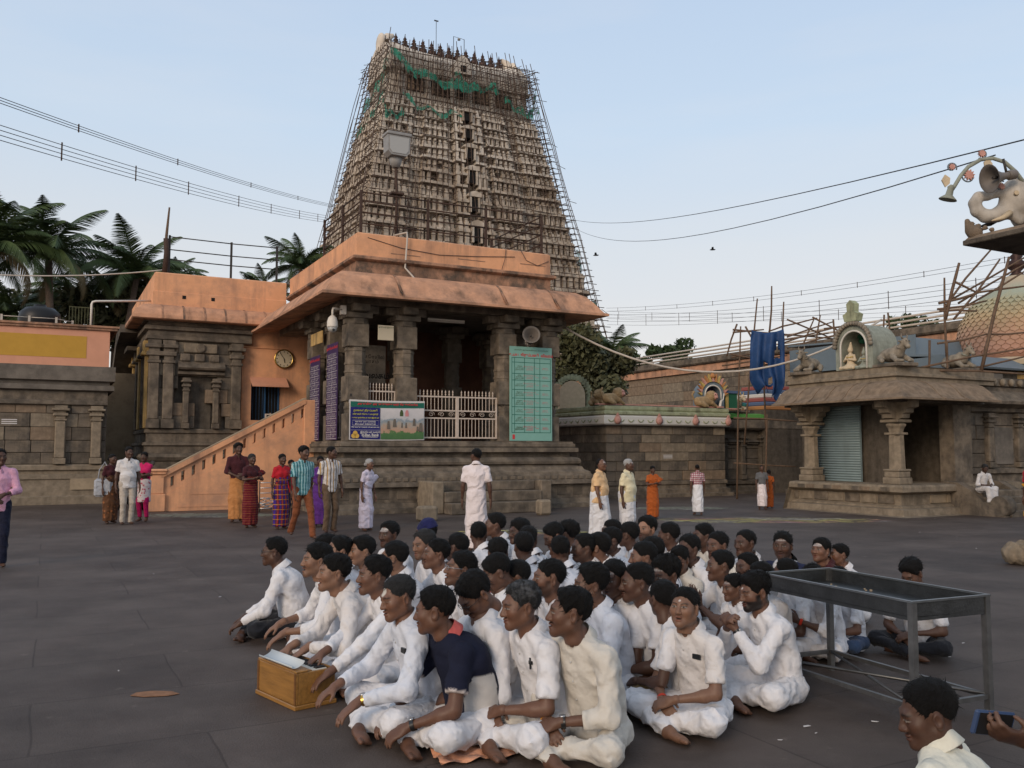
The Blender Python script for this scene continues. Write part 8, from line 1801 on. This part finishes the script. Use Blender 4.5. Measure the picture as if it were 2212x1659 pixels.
stand((2236, 985), 1165, skin='d', seed=120, rz=-60, fem=1, low='sari', lmat='yellow_sari', dmat='yellow_sari', tmat='red_cloth', hair='long', collar=0, flare=1.15, label='woman in a yellow and red sari cut by the right edge')
# man sitting on the shrine steps
sw = O3((14.45, -8.55, .62))
person(dict(at=(sw.x, sw.y), z=sw.z - .02, sit='chair', s=.86, skin='d', tone=.8, seed=121, det=1, rz=R(0) + 15, hy=-10, hp_=20, lean=16, hands='chair', sleeve='rolled', slen=.4, tmat='offwhite', low='dhoti', lmat='offwhite', hair='short', hmat='grey_hair', label='man in white sitting on the scroll rail of the shrine steps', group='people standing in the courtyard'))
print('people', NPEOPLE)
# ---------------------------------------------------------------- steel tray table
mat('tray_steel', (.075, .078, .08), .38, noise=.35, nscale=6, metal=.75, bump=.25, bscale=30); mat('tray_edge', (.22, .23, .235), .35, noise=.2, nscale=10, metal=.85); mat('tray_leg', (.16, .16, .16), .42, noise=.3, nscale=9, metal=.7)
A_, B_, C_, D_ = (1.86, 6.84), (2.48, 7.02), (3.04, 5.74), (2.44, 5.52)
ax = np.array(C_) - np.array(B_); Lx = float(np.linalg.norm(ax)); tr = math.atan2(ax[1], ax[0]); tt = thing('steel_table', 'long steel tray table on angle-iron legs beside the crowd', 'table', (B_[0], B_[1], 0), tr); Wd = -.66
z0, z1 = .66, .77
MB().box(0, Lx, Wd, 0, z0 + .02, z0 + .026).build('tray_bottom', 'tray_steel', tt)
for nm, (x0, x1, y0, y1) in (('tray_side', (0, Lx, -.004, 0)), ('tray_side', (0, Lx, Wd, Wd + .004)), ('tray_side', (0, .004, Wd + .005, -.005)), ('tray_side', (Lx - .004, Lx, Wd + .005, -.005))): MB().box(x0, x1, y0, y1, z0, z1).build(nm, 'tray_steel', tt)
for (x0, x1, y0, y1) in ((-.012, Lx + .012, -.012, .012), (-.012, Lx + .012, Wd - .012, Wd + .012), (-.012, .012, Wd + .013, -.013), (Lx - .012, Lx + .012, Wd + .013, -.013)): MB().box(x0, x1, y0, y1, z1, z1 + .012).build('rim', 'tray_edge', tt)
for x in (.012, Lx - .012):
    for y in (-.012, Wd + .012):
        b = MB(); b.box(x - .02, x + .02, y - .02, y + .02, 0, z1 - .002); b.build('leg', 'tray_leg', tt)
zz = .13
for y in (-.012, Wd + .012): MB().box(.032, Lx - .032, y - .014, y + .014, zz, zz + .028).build('stretcher', 'tray_leg', tt)
for x in (.012, Lx - .012): MB().box(x - .014, x + .014, Wd + .032, -.032, zz, zz + .028).build('stretcher', 'tray_leg', tt)
MB().tube([(.02, -.02, zz + .015), (Lx - .02, Wd + .02, zz + .017)], .012, 4).build('cross_brace', 'tray_leg', tt); MB().tube([(.02, Wd + .02, zz + .03), (Lx - .02, -.02, zz + .03)], .012, 4).build('cross_brace', 'tray_leg', tt)
rr_ = random.Random(2)
for k in range(26):
    b = MB().box(0, .015, 0, .012, 0, .006); o = b.build('ash_crumb', 'pale_plaster', tt, (rr_.uniform(.1, Lx - .1), rr_.uniform(Wd + .08, -.08), z0 + .0265)); o.rotation_euler = (0, 0, rr_.uniform(0, 3))
# orange cloth under the man in navy
p = at_z(1045, 1618); t = thing('orange_cloth', 'crumpled orange cloth spread under the man in navy', 'cloth', tuple(p), R(20)); V, F = [], []; n = 26
for i in range(n + 1):
    for j in range(n + 1):
        x, y = (i / n - .5) * .62, (j / n - .5) * .42; ed = 1 + .12 * math.sin(i * 1.3) * math.sin(j * .9); V.append((x * ed, y * ed, .010 + .013 * (1 + math.sin(i * .8 + 1.3 * math.sin(j * .5))) * (.4 + .6 * abs(math.sin(j * .35 + i * .2)))))
for i in range(n):
    for j in range(n): F.append((i * (n + 1) + j, (i + 1) * (n + 1) + j, (i + 1) * (n + 1) + j + 1, i * (n + 1) + j + 1))
MB().add(V, F, True).build('cloth', 'peach_cloth', t)
# cloth bag on the shoulder of the woman in brown, packet in the old woman's hands, paper
p = at_z(222, 1130); t = thing('shoulder_bag', 'grey cloth shopping bag hanging from a woman\'s shoulder', 'bag', (p[0] + .10, p[1] - .25, .62), R(15)); MB().box(-.2, .2, -.06, .06, 0, .42, .05).build('bag', 'bag_grey', t); MB().tube([(-.12, 0, .40), (-.10, .04, .62), (.0, .1, .80), (.10, .04, .62), (.12, 0, .40)], .014, 6).build('strap', 'bag_grey', t)
# scooter behind them
p = at_z(214, 1112); t = thing('scooter', 'black scooter parked in the alley behind the woman with the bag', 'scooter', (p[0] + .25, p[1] + 1.2, 0), R(75))
for x in (-.6, .6): w = MB().lathe([(.14, -.05), (.24, -.05), (.26, 0), (.24, .05), (.14, .05)], (x, 0, .26), 20, 1).build('wheel', 'black_plastic', t); MB().lathe([(.13, -.04), (.13, .04)], (x, 0, .26), 14, 1).build('rim', 'steel', w)
S = Solid(); S.ecap((-.65, 0, .52), (-.1, 0, .5), (0, 1, 0), .16, .14, .14, .12, .05); S.cap((-.1, 0, .32), (.3, 0, .3), .12, .12, .06); S.ecap((.38, 0, .32), (.52, 0, .85), (0, 1, 0), .17, .06, .2, .07, .06); S.ball((.52, 0, .98), .12, .06); v, q = nets(S, (-.95, -.3, .1), (.85, .3, 1.2), .025); link('body', np_mesh('body', v, q), 'tank', t)
MB().box(-.72, -.02, -.13, .13, .66, .74, .03).build('seat', 'black_plastic', t); MB().tube([(.45, -.36, 1.06), (.5, 0, 1.02), (.45, .36, 1.06)], .018, 6).build('handlebar', 'dark_iron', t)
for s_ in (-1, 1): MB().tube([(.47, s_ * .28, 1.05), (.45, s_ * .36, 1.28)], .009, 5).lathe([(.0, 0), (.075, .01), (.07, .04)], (.45, s_ * .38, 1.33), 12, 0).build('mirror', 'dark_iron', t)
# rack of steel rods by the stairs
p = at_z(580, 1106); t = thing('wire_rack', 'low rack of bare steel wires standing by the stairs', 'rack', (p[0], p[1], 0), GRID)
for k in range(6): MB().tube([(-.25, 0, .1 + k * .14), (.28, .02, .1 + k * .14)], .012, 5).build('rod', 'steel', t)
for x in (-.25, .28):
    for y in (0, .3): MB().tube([(x, y, 0), (x, y, .85)], .014, 5).build('upright', 'dark_iron', t)
for k in range(5): MB().tube([(.22 * math.cos(a) , .15 + .14 * math.sin(a), .12 + .05 * k + .06 * math.sin(a * 2 + k)) for a in np.linspace(0, 2 * PI, 15)], .010, 5).build('wire_coil', 'steel', t)
# stones and litter on the ground
def rock(name, label, x, y, r_, m, seed, sq=(1, 1, .8), cat='stone'):
    p = at_z(x, y); f = folds(seed, r_ * .16, r_ * 1.2); S = Solid(); S.ell((0, 0, r_ * sq[2] * .85), (r_ * sq[0], r_ * sq[1], r_ * sq[2]), .02); S.fn(lambda q_, d: d + f(q_)); S.plane((0, 0, 0), (0, 0, -1)); v, q = nets(S, (-r_ * 1.4,) * 3, (r_ * 1.4,) * 2 + (r_ * 2.2,), r_ / 11)
    o = link(name, np_mesh(name, v, q), m, None, (p[0], p[1], 0)); return tag(o, label, cat)
rock('boulder', 'rounded brown stone on the paving at the right edge', 2204, 1219, .24, 'stone_light', 3)
for k, (x, y, w) in enumerate(((928, 1127, .45), (1180, 1113, .36))): p = at_z(x, y); t = thing('stone_block', ['squat pale stone block at the near end of the pavilion steps', 'squat cream stone block at the far end of the pavilion steps'][k], 'stone', (p[0], p[1], 0), GRID); MB().box(-w / 2, w / 2, 0, w * .8, 0, .40 if k else .36, .05).build('block', 'stone_light', t)
p = at_z(505, 2217 * .6777); o = MB().prism([(-.16, -.05), (-.05, -.08), (.1, -.05), (.16, .0), (.08, .06), (-.06, .07), (-.15, .03)], 0, .003, 'xy').build('rust_stain', 'stain_patch', None, (p[0], p[1], .004)) if 'stain_patch' in MATS else (mat('stain_patch', (.26, .13, .07), .9, noise=.3, nscale=20), MB().prism([(-.16, -.05), (-.05, -.08), (.1, -.05), (.16, .0), (.08, .06), (-.06, .07), (-.15, .03)], 0, .003, 'xy').build('rust_stain', 'stain_patch', None, (p[0], p[1], .004)))[1]
o.location = (*at_z(338, 1500)[:2], .004); tag(o, 'small rusty orange stain on the paving left of the harmonium', 'stain')
rr_ = random.Random(8)
lt = [(1745, 1570), (1760, 1585), (250, 1450), (2020, 1120), (1990, 1150), (2070, 1160), (2110, 1185), (1690, 1600), (480, 1290), (330, 1240), (1890, 1560), (2050, 1420), (2075, 1390)]
for k, (x, y) in enumerate(lt):
    p = at_z(x + rr_.uniform(-6, 6), y); w = rr_.uniform(.01, .03); o = MB().prism([(-w, -w * .4), (w, -w * .3), (w * .8, w * .4), (-w * .6, w * .3)], 0, .002, 'xy').build('paper_scrap', 'white_print', None, (p[0], p[1], .004), rr_.uniform(0, 3)); tag(o, 'tiny pale paper scrap lying on the paving', 'litter', 'paper scraps on the paving')

# loose wires lying over the pavilion parapet
for k, (lab, pts) in enumerate((('thin dark wire drooping across the front of the pavilion parapet', [(.6, .27, 7.7), (1.6, .26, 7.5), (2.8, .26, 7.42), (4.0, .26, 7.5), (5.3, .26, 7.62)]), ('dark wire hanging down the right part of the pavilion parapet', [(5.0, .26, 7.86), (4.95, .24, 7.5), (4.85, .24, 7.2), (4.8, .1, 7.0)]), ('looped dark wire at the right end of the pavilion parapet', [(5.5, .26, 7.86), (5.7, .25, 7.55), (6.1, .25, 7.42), (6.5, .26, 7.6)]))):
    t = tthing('loose_wire', lab, 'wire', pts[0]); o_ = np.array(pts[0]); MB().tube([np.array(q_) - o_ for q_ in pts], .009, 5).build('wire', 'wire', t)
for o in bpy.data.objects:
    if o.parent is None and o.get('category') and not o.get('kind'): o['kind'] = 'thing'
